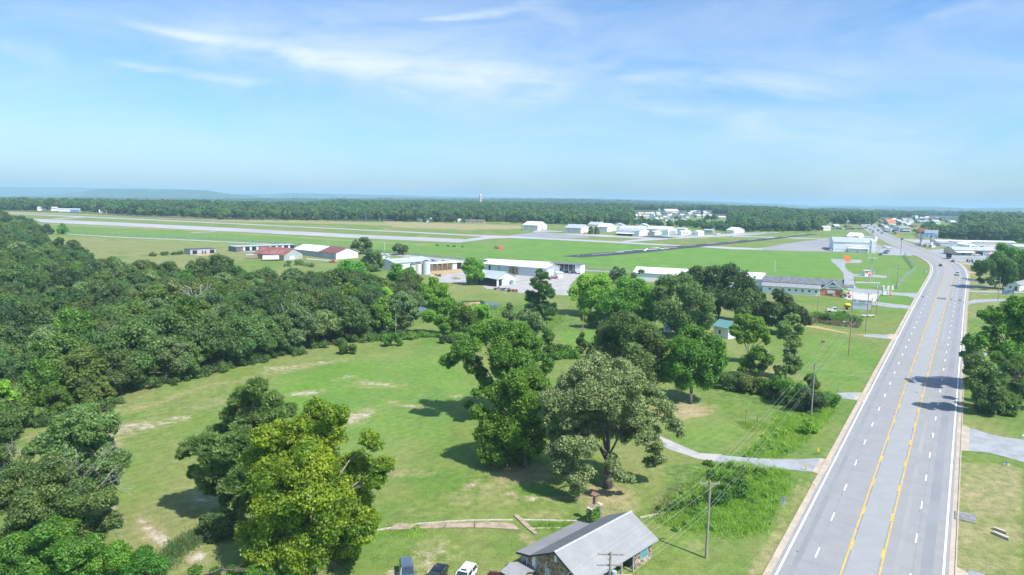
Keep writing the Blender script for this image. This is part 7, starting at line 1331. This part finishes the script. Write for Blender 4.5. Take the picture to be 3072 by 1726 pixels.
# ------------------------------------------------------------------ poles, wires, signs
WPOLE=mat('pole_wood',(.30,.27,.23),.9,.2,1.5,stretch=(6,6,.6)); BPOLE=mat('brown_pole',(.38,.22,.12),.9,.2,1.5,stretch=(6,6,.6)); INS=mat('insulator',(.55,.6,.63),.3,.05,1); STEEL=mat('galv_steel',(.45,.47,.48),.5,.08,2); WIRE=mat('aluminium_wire',(.46,.48,.50),.5,.05,1)
def pole(label,top,h,m_=WPOLE,arms=1,ang=0.,base=None,r0=.17,armw=1.3,xform=False,lamp=False,cat='power pole',name='power_pole'):
    "top: pixel of the head; the pole stands h metres tall there"
    w=P(top[0],top[1],h) if base is None else P(*base); w=np.array([w[0],w[1],SL*w[1]])
    if base is not None: h=(base[1]-top[1])/F*w[1]*1.0
    r=empty(name,tuple(w),ang,label,cat); MB().tube((0,0,-.6),(0,0,h),r0,r0*.68,12).build('pole',m_,r)
    for k in range(arms):
        z=h-.35-k*1.15; a=MB().box(-armw,armw,.08,.2,z-.07,z+.07).build('crossarm',WPOLE,r)
        for x in(-armw+.12,-.35 if armw>1 else 0,armw-.12): MB().tube((x,.14,z+.07),(x,.14,z+.3),.05,.035,6).build('insulator',INS,a)
        MB().tube((-armw*.6,.14,z),(0,.1,z-.7),.025,n=4).tube((armw*.6,.14,z),(0,.1,z-.7),.025,n=4).build('brace',STEEL,r)
    if xform: MB().tube((.42,-.1,h-2.9),(.42,-.1,h-2.0),.26,n=14).build('transformer',mat('transformer_blue',(.35,.45,.52),.5,.05,1),r)
    if lamp: l_=MB().chain([(0,0,h*.8),(-.9,0,h*.8+.5),(-1.9,0,h*.8+.5)],.04,.04,5).build('lamp_arm',STEEL,r); MB().box(-2.4,-1.8,-.12,.12,h*.8+.42,h*.8+.56).build('lamp_head',TRIM,l_)
    return w,h,r
hA=11.9
pA=pole('tall grey power pole at the edge of the ditch weeds near the stone house',(2142,1420),hA,arms=1,base=(2118,1675),ang=0,r0=.19)
pZ=pole('power pole with two crossarms and a transformer in front of the stone house roof',(1832,1656),11.6,arms=2,xform=True,ang=0)
pB=pole('power pole rising out of the bushes beside the highway',(2445,1090),11.6,arms=1)
pC=pole('brown power pole alone on the highway lawn',(2562,942),12,arms=0,m_=BPOLE,base=(2546,1066),lamp=True)
pD=pole('grey power pole with a crossarm in front of the billboard',(2607,877),12,arms=1,base=(2597,996))
pE=pole('dark power pole with a street lamp right of the billboard',(2640,848),12,arms=0,base=(2629,944),cat='light pole')
pF=pole('power pole with a wide crossarm by the chain link fence',(2696,794),12,arms=1,base=(2690,868),armw=2.2)
pG=pole('thin metal mast with boxes near the gate sign',(2667,799),12,arms=0,base=(2662,868),m_=STEEL,r0=.12,cat='mast')
pH=pole('thin dark pole on the lawn left of the flatbed truck',(2456,879),10,arms=0,base=(2451,948),r0=.14)
pI=pole('short dark pole behind the feed store lawn',(2311,875),9,arms=0,base=(2309,922),r0=.14)
pJ=pole('weathered bare pole beside the small cedar',(1749,943),9,arms=0,base=(1747,1018),r0=.2,m_=mat('rusty_pole',(.30,.17,.12),.9,.2,1))
pK=pole('power pole on the eastern verge beside the dark signs',(3003,830),12,arms=0,base=(2994,902),r0=.17,lamp=True)
for (tx_,ty_),(bx,by),lab in(((2708,735),(2702,762),'dark billboard'),((2323,780),(2324,817),'antenna pole with a white box behind the feed store'),((2090,765),(2088,800),'short pole with a floodlight left of the big dark tree tops'),((2133,770),(2131,800),'taller pole with a lamp above the big dark tree tops'),((906,719),(906,742),'far pole behind the long garages'),((1013,726),(1015,752),'leaning pole by the maroon roof'),((1154,727),(1154,757),'thin white pole right of the ragged tree'),((829,637),(829,657),'wooden pole left of the white cottage across the runway'),((942,641),(942,655),'lamp pole by the low cabin across the runway'),((1097,643),(1097,663),'white pole in front of the far wood'),((1149,645),(1150,664),'pole beside the far white trailer'),((1327,647),(1327,667),'pole beside the grey roofed far house'),((1465,652),(1465,671),'pole right of the row of cottages'),((1604,660),(1605,672),'pole behind the lone hangar'),((1683,664),(1683,680),'pole between the lone hangar and the evergreens'),((1781,683),(1781,704),'white mast between the two conical evergreens'),((1891,664),(1891,678),'pole behind the low white hangar'),((1912,665),(1912,680),'second pole behind the low white hangar'),((2793,745),(2793,753),'thin roadside pole under the billboards'),((2849,730),(2851,770),'tall pole left of the garage'),((2926,745),(2924,773),'pole in front of the dark open bay'),((2598,740),(2600,760),'antenna in front of the lean-to office'),((2569,665),(2569,690),'pole left of the far highway'),((2622,810),(2622,826),'short whip antenna beside the orange and white shed'),((2617,700),(2617,708),'sign pole by the far highway')):
    if 'dark billboard'==lab: continue
    pole(lab,(tx_,ty_),0,arms=0,base=(bx,by),r0=.13 if by>700 else .16,m_=TRIM if 'white' in lab else WPOLE,cat='pole',name='utility_pole')
def wire(label,pts,r=.009,sag=.35):
    n=14; p0=np.array(pts[0],float); w=MB()
    for a,b_ in zip(pts,pts[1:]):
        a=np.array(a,float);b_=np.array(b_,float); L=np.linalg.norm(b_-a); q=[a+(b_-a)*t-np.array([0,0,4*sag*(L/45)*t*(1-t)])-p0 for t in np.linspace(0,1,n)]
        for u,v in zip(q,q[1:]): w.tube(u,v,r,n=4,cap=False)
    o=w.build('power_line',WIRE); o.location=tuple(p0); tag(o,label,'power line','wires of the roadside power line')
def arm(pw,x,z): w,h,r=pw; return (w[0]+x,w[1]+.14,w[2]+z)
tops=[arm(pZ,0,pZ[1]),arm(pA,0,pA[1]),arm(pB,0,pB[1]),arm(pC,0,pC[1]),arm(pD,0,pD[1]),arm(pF,0,pF[1])]
dZ=np.array(tops[0])-np.array(tops[1]); start=np.array(tops[0])+dZ*1.0
for x,lab in((-1.18,'outer left wire'),(-.35,'middle wire'),(1.18,'outer right wire')):
    wire('%s of the power line along the highway'%lab,[tuple(start+[x,0,-.2])]+[(t_[0]+x,t_[1],t_[2]-.02) for t_ in tops])
for dz_,lab in((3.2,'upper service wire'),(3.9,'lower service wire')):
    wire('%s slung below the power line crossarms'%lab,[tuple(start+[.2,0,-dz_])]+[(t_[0]+.2,t_[1],t_[2]-dz_) for t_ in tops[:5]],.008,.5)
for y_,lab in(((2445,1090),'first thin wire crossing over the highway to the eastern trees'),((2445,1100),'second thin wire crossing over the highway to the eastern trees')):
    a=np.array(tops[2])-[0,0,1.2 if y_[1]==1090 else 2.2]; b_=a+np.array([62,6,-.3]); wire(lab,[tuple(a),tuple(b_)],.007,.8)
wire('long wire crossing the highway at the side road',[arm(pF,0,pF[1]-.5),tuple(np.array(arm(pK,0,pK[1]-.5)))],.012,.6)
# street sign by the stop line (its back), yellow markers, mailbox, double posts
w=P(2348,1547); r=empty('stop_sign',tuple(w),math.radians(-8),'grey back of an octagonal road sign on a post beside the highway','road sign'); MB().tube((0,0,-.3),(0,0,2.9),.035,n=6).build('post',STEEL,r)
m_=MB(); m_.prism([(.42*math.cos(a),.04,2.55+.42*math.sin(a)) for a in np.arange(8)*math.pi/4+math.pi/8],(0,.02,0)); m_.build('sign_plate',mat('sign_back',(.22,.27,.28),.5,.05,1),r); MB().box(-.28,.28,.04,.06,1.75,2.1).build('lower_plate',mat('sign_back2',(.3,.42,.5),.5,.05,1),r)
for (x,y),lab in(((2417,1411),'yellow marker post at the near side of the asphalt drive'),((2454,1366),'yellow topped marker at the far side of the asphalt drive')):
    w=P(x,y); r=empty('marker_post',tuple(w),0,lab,'marker post'); MB().tube((0,0,-.2),(0,0,.8),.05,n=6).build('post',mat('teal_post',(.05,.3,.28),.6,.05,1),r); MB().box(-.16,.16,-.05,.05,.65,1.25).build('yellow_plate',mat('marker_yellow',(.8,.5,.01),.5,.03,1),r)
for (x,y),lab in(((2514,1176),'small blue marker by the short drive'),((3019,1398),'blue hydrant marker on the east verge'),((3068,1316),'white mailbox at the edge of the east side trees')):
    w=P(x,y); r=empty('marker_post',tuple(w),0,lab,'marker'); MB().tube((0,0,-.2),(0,0,.7),.06,n=8).build('post',mat('marker_blue',(.03,.25,.5),.5,.05,1) if 'white' not in lab else TRIM,r); MB().box(-.15,.15,-.1,.1,.55,.8).build('cap',mat('marker_blue',(.03,.25,.5),.5,.05,1) if 'white' not in lab else TRIM,r)
a,b_=P(2237,1274),P(2271,1293); r=empty('sign_frame',tuple(a),0,'empty double post sign frame standing in unmown grass','sign frame'); d=b_-a; hS=3.3
for q in((0,0,0),tuple(d)): MB().tube((q[0],q[1],q[2]-.3),(q[0],q[1],q[2]+hS),.09,n=8).build('post',BPOLE,r)
for z in(hS-.15,hS-1.5): MB().tube((0,0,z),(d[0],d[1],d[2]+z),.035,n=5).build('rail',STEEL,r)
# white rail under the maple
a,b_=P(1455,1392),P(1522,1402); r=empty('white_rail',tuple(a),0,'low white rail in the shade under the maple','rail'); d=b_-a; MB().tube((0,0,.5),(d[0],d[1],d[2]+.5),.06,n=6).build('rail',TRIM,r)
for f in(0,.5,1): MB().tube((d[0]*f,d[1]*f,d[2]*f-.2),(d[0]*f,d[1]*f,d[2]*f+.5),.05,n=6).build('post',TRIM,r)
a=P(2100,1378); 
# billboards
def board(label,p0,p1,htop,hbot,m_,posts=2,cat='billboard',name='billboard',frame=None,deco=None,ang=None):
    "p0,p1: ground pixels under its two ends"
    a,b_=P(*p0),P(*p1); v=(b_-a)[:2]; L=np.linalg.norm(v); r=empty(name,tuple(a),math.atan2(v[1],v[0]),label,cat); dz_=b_[2]-a[2]
    pn=MB().box(0,L,-.08,.08,hbot,htop).build('panel',m_,r)
    for k in range(posts):
        x=L*(k+.5)/posts if posts!=2 else (-.1,L+.1)[k]; MB().tube((x,.16,-1),(x,.16,htop+(.9 if posts==2 else 0)),.12 if posts==2 else (.14 if L<4 else .3),n=8).build('post',BPOLE if posts==2 else DTRIM,r)
    if deco: deco(pn,L,hbot,htop)
    return r
RED=mat('checker_red',(.6,.03,.06),.6,.05,1); INK=mat('sign_ink',(.06,.08,.16),.6,.1,1)
def feed(pn,L,z0,z1):
    for cx_0 in(L*.1,L*.9):
        s=.26
        for i in range(3):
            for j in range(3):
                if (i+j)%2==0: MB().box(cx_0+(i-1.5)*s,cx_0+(i-.5)*s,-.1,-.085,z1-.15-(j+1)*s,z1-.15-j*s).build('red_square',RED,pn)
    h=MB(); x=L*.33; h.box(x,x+.13,-.1,-.085,z1-.95,z1-.25); h.box(x+.36,x+.49,-.1,-.085,z1-.95,z1-.25); h.box(x+.13,x+.36,-.1,-.085,z1-.67,z1-.53); h.build('letter',INK,pn)
    for k in range(5): MB().box(x+.6+k*.42,x+.9+k*.42,-.1,-.085,z1-.92,z1-.5).build('letter',mat('ink_grey',(.18,.2,.27),.6,.1,1),pn)
    for q,(u0,u1) in enumerate(((.3,.7),(.05,.92),(.08,.85),(.1,.6))):
        zz=z1-1.25-q*.33; n=int((u1-u0)*L/.5)
        t_=MB(); [t_.box(u0*L+k*.5,u0*L+k*.5+rnd.uniform(.25,.42),-.1,-.085,zz-.12,zz) for k in range(n)]; o_=t_.build('text_line',mat('ink_grey',0),pn); o_['kind']='stuff'
board('white billboard with red checkered corners on two tall posts','' or (2556,938),(2612,943.5),5.4,1.6,mat('sign_white',(.74,.77,.82),.6,.03,1),2,deco=feed)
a=P(2556,938)
w=P(2602,953); r=empty('bench',tuple(P(2586,953)),math.radians(2),'long white topped bench below the billboard','bench'); MB().box(0,5,0,.8,.75,.95).build('top',TRIM,r)
for x in(.3,2.4,4.6): MB().box(x,x+.2,.1,.7,-.1,.75).build('leg',DTRIM,r)
board('square white site sign with a drawn map on a black frame',(2648,889),(2665,889),3.3,.6,mat('map_sign',(.62,.64,.72),.6,.05,1),2,'sign','site_sign',deco=lambda pn,L,z0,z1:[MB().box(L*.1,L*.9,-.1,-.085,z1-.35-.28*k,z1-.25-.28*k).build('text_line',INK,pn) for k in range(3)]+[MB().prism([(L*.65,-.1,z0+.1),(L*.75,-.1,z0+.1),(L*.85,-.1,z1-1.1),(L*.75,-.1,z1-1.1)],(0,.015,0)).build('map_runway',INK,pn)])
board('dark blue sign with a pale picture on the east verge',(3008,884),(3040,886),3.3,.3,mat('navy_sign',(.03,.07,.14),.5,.3,.6,col2=(.22,.38,.5)),2,'sign','roadside_sign',deco=lambda pn,L,z0,z1:[MB().box(L*.1,L*.9,-.1,-.085,z1-.4-.3*k,z1-.28-.3*k).build('text_line',TRIM,pn) for k in range(3)])
board('pale sign in a dark frame behind the navy sign',(3008,866),(3029,867),3.4,1.,DTRIM,2,'sign','roadside_sign',deco=lambda pn,L,z0,z1:[MB().box(.3,L-.3,-.11,-.085,z0+.25,z1-.25).build('sign_face',mat('pale_blue_face',(.42,.55,.66),.5,.06,1),pn)])
def scene_bb(pn,L,z0,z1):
    H_=z1-z0; MB().box(.2,L-.2,-.12,-.085,z0+H_*.62,z1-.2).build('sky_print',mat('print_pale',(.6,.68,.72),.6,.05,.5),pn); MB().box(.2,L*.75,-.12,-.085,z0+H_*.5,z0+H_*.61).build('print_band',mat('print_blue',(.10,.26,.42),.6,.1,.5),pn); MB().box(.2,L-.2,-.12,-.085,z0+.2,z0+H_*.49).build('print_scene',mat('print_scene',(.10,.16,.26),.6,.3,.35,col2=(.55,.62,.72)),pn)
board('big roadside billboard printed in pale blue with a scene along the bottom',(2769,742),(2811,744),15,7.5,mat('print_frame',(.5,.55,.6),.6,.05,1),1,deco=scene_bb); board('narrow red billboard partly behind the pale blue billboard',(2750,735),(2778,736),15,11.5,mat('red_board',(.33,.06,.05),.6,.2,.4,col2=(.5,.25,.22)),1,name='billboard'); board('white picture billboard left of the pale blue billboard',(2750,739),(2769,740),11,6.5,mat('white_print',(.55,.6,.66),.6,.3,.4,col2=(.2,.27,.33)),1)
board('small dark billboard on a single tall pole left of the highway',(2698.5,763),(2705.5,763),12.5,10.8,mat('dark_board',(.09,.08,.11),.6,.1,1),1)
board('tiny green road sign on the inner side of the highway curve',(2774,824),(2780,824),2.4,1.4,mat('road_sign_grey',(.3,.4,.38),.6,.05,1),2,'road sign','road_sign')
# lattice tower with antennas
w=P(2611,846); r=empty('antenna_tower',tuple(w),0,'grey lattice tower with whip antennas beside the orange and white shed','tower'); Ht=(846-775)/F*w[1]; hw_=.8
for sx,sy in((-1,-1),(1,-1),(1,1),(-1,1)): MB().tube((sx*hw_,sy*hw_,-.3),(sx*.45,sy*.45,Ht),.08,.06,5).build('leg',STEEL,r)
m_=MB()
for k in range(9):
    z0_,z1_=Ht*k/9,Ht*(k+1)/9; f0,f1=hw_-(hw_-.45)*k/9,hw_-(hw_-.45)*(k+1)/9
    for (ax_,ay_),(bx_,by_) in(((-1,-1),(1,-1)),((1,-1),(1,1)),((1,1),(-1,1)),((-1,1),(-1,-1))): m_.tube((ax_*f0,ay_*f0,z0_),(bx_*f1,by_*f1,z1_),.035,n=4); m_.tube((bx_*f0,by_*f0,z0_),(ax_*f1,ay_*f1,z1_),.035,n=4)
q=m_.build('lattice',STEEL,r); MB().box(-2.2,2.2,-.9,.9,Ht,Ht+.12).build('platform',STEEL,r)
for x in(-2.1,-.9,.9,2.1): MB().tube((x,0,Ht),(x,0,Ht+(3.4 if abs(x)<1 else 2.)),.07,.05,6).build('whip_antenna',TRIM,r)
# orange and white shed
w=P(2594,829); r=empty('checkered_shed',tuple(w),math.radians(-4),'small white shed with orange squares beside the lattice tower','shed'); MB().box(0,3.6,0,3,-.3,3.1).build('wall',TRIM,r); MB().box(-.4,3.8,-.3,3.2,3.11,3.28).build('roof',TRIM,r)
OR=mat('safety_orange',(.8,.13,.02),.6,.05,1); 
for x0,z0_ in((.25,1.6),(1.9,.1)): MB().box(x0,x0+1.5,-.05,0,z0_,z0_+1.35).build('orange_square',OR,r)
for z0_,y0_ in((.1,.2),(1.6,1.6)): MB().box(3.6,3.65,y0_,y0_+1.2,z0_,z0_+1.3).build('orange_square',OR,r)
# orange wind tee
w=P(2540,784); r=empty('wind_tee',tuple(w),math.radians(-20),'bright orange slanted wind tee on the grey loop','wind tee'); MB().tube((0,0,0),(0,0,1.6),.12,n=6).build('post',OR,r)
MB().prism([(-1.4,-.9,1.2),(2.0,-1.1,1.0),(1.2,1.1,3.6),(-2.1,1.2,3.6)],(0,-.1,.15)).build('board',OR,r); MB().prism([(-1.2,-1.6,.1),(2.6,-1.9,.1),(2.4,-1.2,1.),(-1.2,-1.,1.2)],(.05,.1,.1)).build('tail',OR,r)
w=P(1752,709); r=empty('wind_cone',tuple(w),.3,'small orange wind marker on the grass before the hangars','wind marker'); MB().tube((0,0,0),(0,0,3),.1,n=6).build('post',OR,r); MB().loft([[(0,.9*math.cos(a),3+.9*math.sin(a)) for a in np.arange(8)*.785],[(2.6,.4*math.cos(a),2.8+.4*math.sin(a)) for a in np.arange(8)*.785]]).build('cone',OR,r)
# utility cabinets, yellow pipe, valves near the side road
for (x,y,wd_,hh2,m_,lab) in((2633,865,.9,2.6,LBLUE,'pale grey cabinet left of the metal mast'),(2649,869,.8,1.9,TRIM,'small white cabinet left of the site sign'),(2664,869,1.1,1.7,TRIM,'white meter box at the foot of the metal mast'),(2677,869,.8,1.9,TRIM,'small white cabinet right of the yellow pipe'),(2629,922,1.,.9,TRIM,'white meter box hanging by the dark light pole')):
    w=P(x,y); r=empty('utility_cabinet',tuple(w),.1,lab,'cabinet'); MB().box(-wd_/2,wd_/2,-.3,.3,-.1 if 'hanging' not in lab else 1.2,hh2 if 'hanging' not in lab else 2.2).build('cabinet_body',m_,r); MB().box(-wd_/2-.08,wd_/2+.08,-.38,.38,hh2 if 'hanging' not in lab else 2.2,(hh2 if 'hanging' not in lab else 2.2)+.1).build('lid',m_,r)
w=P(2670,883); r=empty('yellow_pipe',tuple(w),0,'upright yellow gas pipe beside the site sign','pipe'); MB().tube((0,0,-.2),(.3,0,3.6),.22,n=10).build('pipe',mat('marker_yellow',0),r); MB().tube((-.4,0,.6),(.4,0,.6),.16,n=8).build('valve',mat('marker_yellow',0),r)
w=P(2673,888); r=empty('traffic_cone',tuple(w),0,'orange and white barrel at the corner of the site sign','barrel'); MB().tube((0,0,0),(0,0,1.1),.38,.28,12).build('barrel',OR,r); MB().tube((0,0,.5),(0,0,.75),.36,.33,12).build('white_band',TRIM,r)
# fences
CHL=bpy.data.materials.new('chain_link'); CHL.use_nodes=True; t=CHL.node_tree; pb=t.nodes['Principled BSDF']; pb.inputs['Base Color'].default_value=(.42,.44,.46,1); pb.inputs['Metallic'].default_value=.4; tp=t.nodes.new('ShaderNodeBsdfTransparent'); mxs=t.nodes.new('ShaderNodeMixShader'); mxs.inputs[0].default_value=.42
t.links.new(tp.outputs[0],mxs.inputs[1]); t.links.new(pb.outputs[0],mxs.inputs[2]); t.links.new(mxs.outputs[0],t.nodes['Material Output'].inputs[0])
def fence(label,pts,h,sp=3.,pr=.05,m_=CHL,far=False):
    p0=P(*pts[0]) ; r=empty('chain_link_fence',tuple(p0),0,label,'fence'); fm=MB(); rl=MB()
    for a,b_ in zip(pts,pts[1:]):
        A1,B1=P(*a)-p0,P(*b_)-p0; L=np.linalg.norm(B1-A1); n=max(1,round(L/sp)); fm.poly([tuple(A1),tuple(B1),tuple(B1+[0,0,h]),tuple(A1+[0,0,h])]); rl.tube(A1+[0,0,h],B1+[0,0,h],.03,n=4)
        for i in range(n+1 if (a,b_)==(pts[-2],pts[-1]) else n): q=A1+(B1-A1)*i/n; MB().tube(q-[0,0,.2],q+[0,0,h+.05],pr,n=5).build('post',STEEL,r)
    fm.build('mesh_panel',m_,r); rl.build('top_rail',STEEL,r)
fence('grey chain link fence descending beside the highway curve then turning left',[(2712,766),(2724,783),(2744,812),(2720,833),(2702,852),(2691,867)],2.4)
CHD=CHL.copy(); CHD.name='far_chain_link'; CHD.node_tree.nodes['Principled BSDF'].inputs['Base Color'].default_value=(.07,.08,.09,1); CHD.node_tree.nodes['Mix Shader'].inputs[0].default_value=.6
fence('long dark perimeter fence in front of the wood across the runway',[(20,634),(250,642),(420,651.5),(600,658),(700,660),(830,660)],2.3,10,.08,CHD); fence('perimeter fence continuing right in front of the far wood',[(1000,664),(1100,664.5),(1180,664)],2.2,10,.08,CHD)
fence('faint perimeter fence along the brown field and the metal sheds',[(205,700),(620,719),(820,732),(1090,752),(1320,776),(1560,797),(1830,818)],2.,8,.05,CHL)
# checkered water tower on the ridge, thin mast, white water tower
def hills_pt(px,py,Y): q=at(px,py,Y); return np.array([q[0],q[1],HZ(q[0],q[1])])
Yt=1560.; q=hills_pt(1441,607,Yt); topz=at(1441,585,Yt)[2]; r=empty('checkered_tower',tuple(q),.2,'red and white checkered water standpipe rising above the wooded ridge','water tower'); Rt=7/2/F*Yt*1.0; Hq=topz-q[2]
m_=MB(); m_.tube((0,0,-2),(0,0,Hq),Rt*1.02,n=24); m_.build('tank',TRIM,r); RC=mat('tower_red',(.62,.13,.12),.6,.05,1)
for j in range(8):
    z0_,z1_=Hq*(1-(j+1)/12),Hq*(1-j/12)
    for i in range(8):
        if (i+j)%2==0: a0,a1=i*math.pi/4,(i+1)*math.pi/4; v=[(Rt*1.035*math.cos(a),Rt*1.035*math.sin(a),z) for a in(a0,(a0+a1)/2,a1) for z in(z0_,z1_)]; MB().add(v,[(0,2,3,1),(2,4,5,3)]).build('red_square',RC,r)
MB().tube((0,0,Hq),(0,0,Hq+1.5),Rt*1.02,Rt*.2,24).build('cap',TRIM,r)
q=hills_pt(1474,606,1900.); r=empty('radio_mast',tuple(q),0,'hair thin radio mast right of the checkered water standpipe','mast'); hz_=at(1474,583,1900.)[2]-q[2]; MB().tube((0,0,0),(0,0,hz_),.35,.25,6).build('mast',STEEL,r)
q=hills_pt(1768,600,6000.); r=empty('water_tower',tuple(q),0,'tiny white water tower on the distant ridge','water tower'); zt=at(1768,592.5,6000.)[2]-q[2]; MB().tube((0,0,0),(0,0,zt),2.,n=8).build('stem',TRIM,r); m_=MB(); m_.loft([[(a*math.cos(t_),a*math.sin(t_),zt+z) for t_ in np.arange(12)*math.pi/6] for a,z in((3,-4),(8,0),(9,4),(5,8),(1,9))]); m_.build('tank',TRIM,r)
# bird over the left sky
q=at(187,350,300.); r=empty('bird',tuple(q),.4,'tiny dark bird gliding in the left sky','bird'); m_=MB(); m_.loft([[(.05*math.cos(a),-.35,.05*math.sin(a)) for a in np.arange(6)],[(.12*math.cos(a),0,.12*math.sin(a)) for a in np.arange(6)],[(.03*math.cos(a),.4,.03*math.sin(a)) for a in np.arange(6)]]); m_.add([(.05,-.15,.02),(.05,.2,.02),(.9,.05,.22),(1.5,-.12,.12),(.9,-.2,.2)],[(0,1,2,4),(2,3,4)]); m_.add([(-.05,-.15,.02),(-.05,.2,.02),(-.9,.05,.22),(-1.5,-.12,.12),(-.9,-.2,.2)],[(0,4,2,1),(2,4,3)]); m_.build('body',DARK,r)
# dead snags in the wood
for (x,y),(tx0,ty0),lab,sd_ in(((868,1015),(880,916),'bleached forked snag at the edge of the dense wood',1),((600,900),(640,868),'bare grey branches above the dense wood, right clump',2),((575,910),(590,872),'bare grey branches above the dense wood, left clump',3),((848,960),(850,958),'small',4)):
    if lab=='small': continue
    w=P(x,y+(90 if sd_>1 else 12)); r=empty('dead_tree',tuple(w),0,lab,'dead tree'); rg=np.random.default_rng(sd_); m_=MB(); tp=at(tx0,ty0,w[1])-w
    m_.chain([(0,0,-.3),(tp[0]*.3,0,tp[2]*.6),tuple(tp*np.array([1,1,1]))],.12,.03,6)
    for k in range(5 if sd_>1 else 3): s0=np.array([tp[0]*.3,0,tp[2]*(.6+.08*k)]); twigs(m_,s0,s0+np.array([rg.uniform(-3,3),rg.uniform(-1,1),rg.uniform(1.5,3.5)]),.08,rg,2 if sd_>1 else 1,.5)
    m_.build('trunk',DEADW if sd_>1 else mat('white_snag',(.55,.53,.5),.8,.1,1),r)
w=P(1186,1014); r=empty('thin_trunk_tree',tuple(w),0,'tall thin pale trunk standing at the wood edge by the pond','tree'); m_=MB(); m_.chain([(0,0,-.3),(.2,0,5),(.1,0,9.5)],.14,.08,7); m_.build('trunk',BARKL,r); mesh_obj('crown',fastmesh('crown',leafcards(subblobs(np.array([[0,0,9.6,1.7],[.8,.3,10.6,1.5],[-.6,0,11.2,1.3]]),12,.4,np.random.default_rng(8)),2400,.33,np.random.default_rng(9)),L_GREY,3),r)
# small things on the lawns
for (x,y),s,lab in(((1200,1722),.5,'white scrap'),((2345,1000),.0,'x')): pass
w=P(2628,922)
# ------------------------------------------------------------------ haze
hm=bpy.data.materials.new('haze_air'); hm.use_nodes=True; t=hm.node_tree; t.nodes.clear(); pv=t.nodes.new('ShaderNodeVolumePrincipled'); pv.inputs['Density'].default_value=HAZE; pv.inputs['Color'].default_value=(.49,.77,1.,1); pv.inputs['Anisotropy'].default_value=0.
oo=t.nodes.new('ShaderNodeOutputMaterial'); t.links.new(pv.outputs[0],oo.inputs[1])
zmin=float(gv[:,2].min())-1.5; zmax=float(gv[:,2].max())+6
hz=MB().box(-17600,17600,-17600,17600,zmin,max(zmax,60)).build('haze',hm); tag(hz,'pale blue summer haze',kind='stuff')
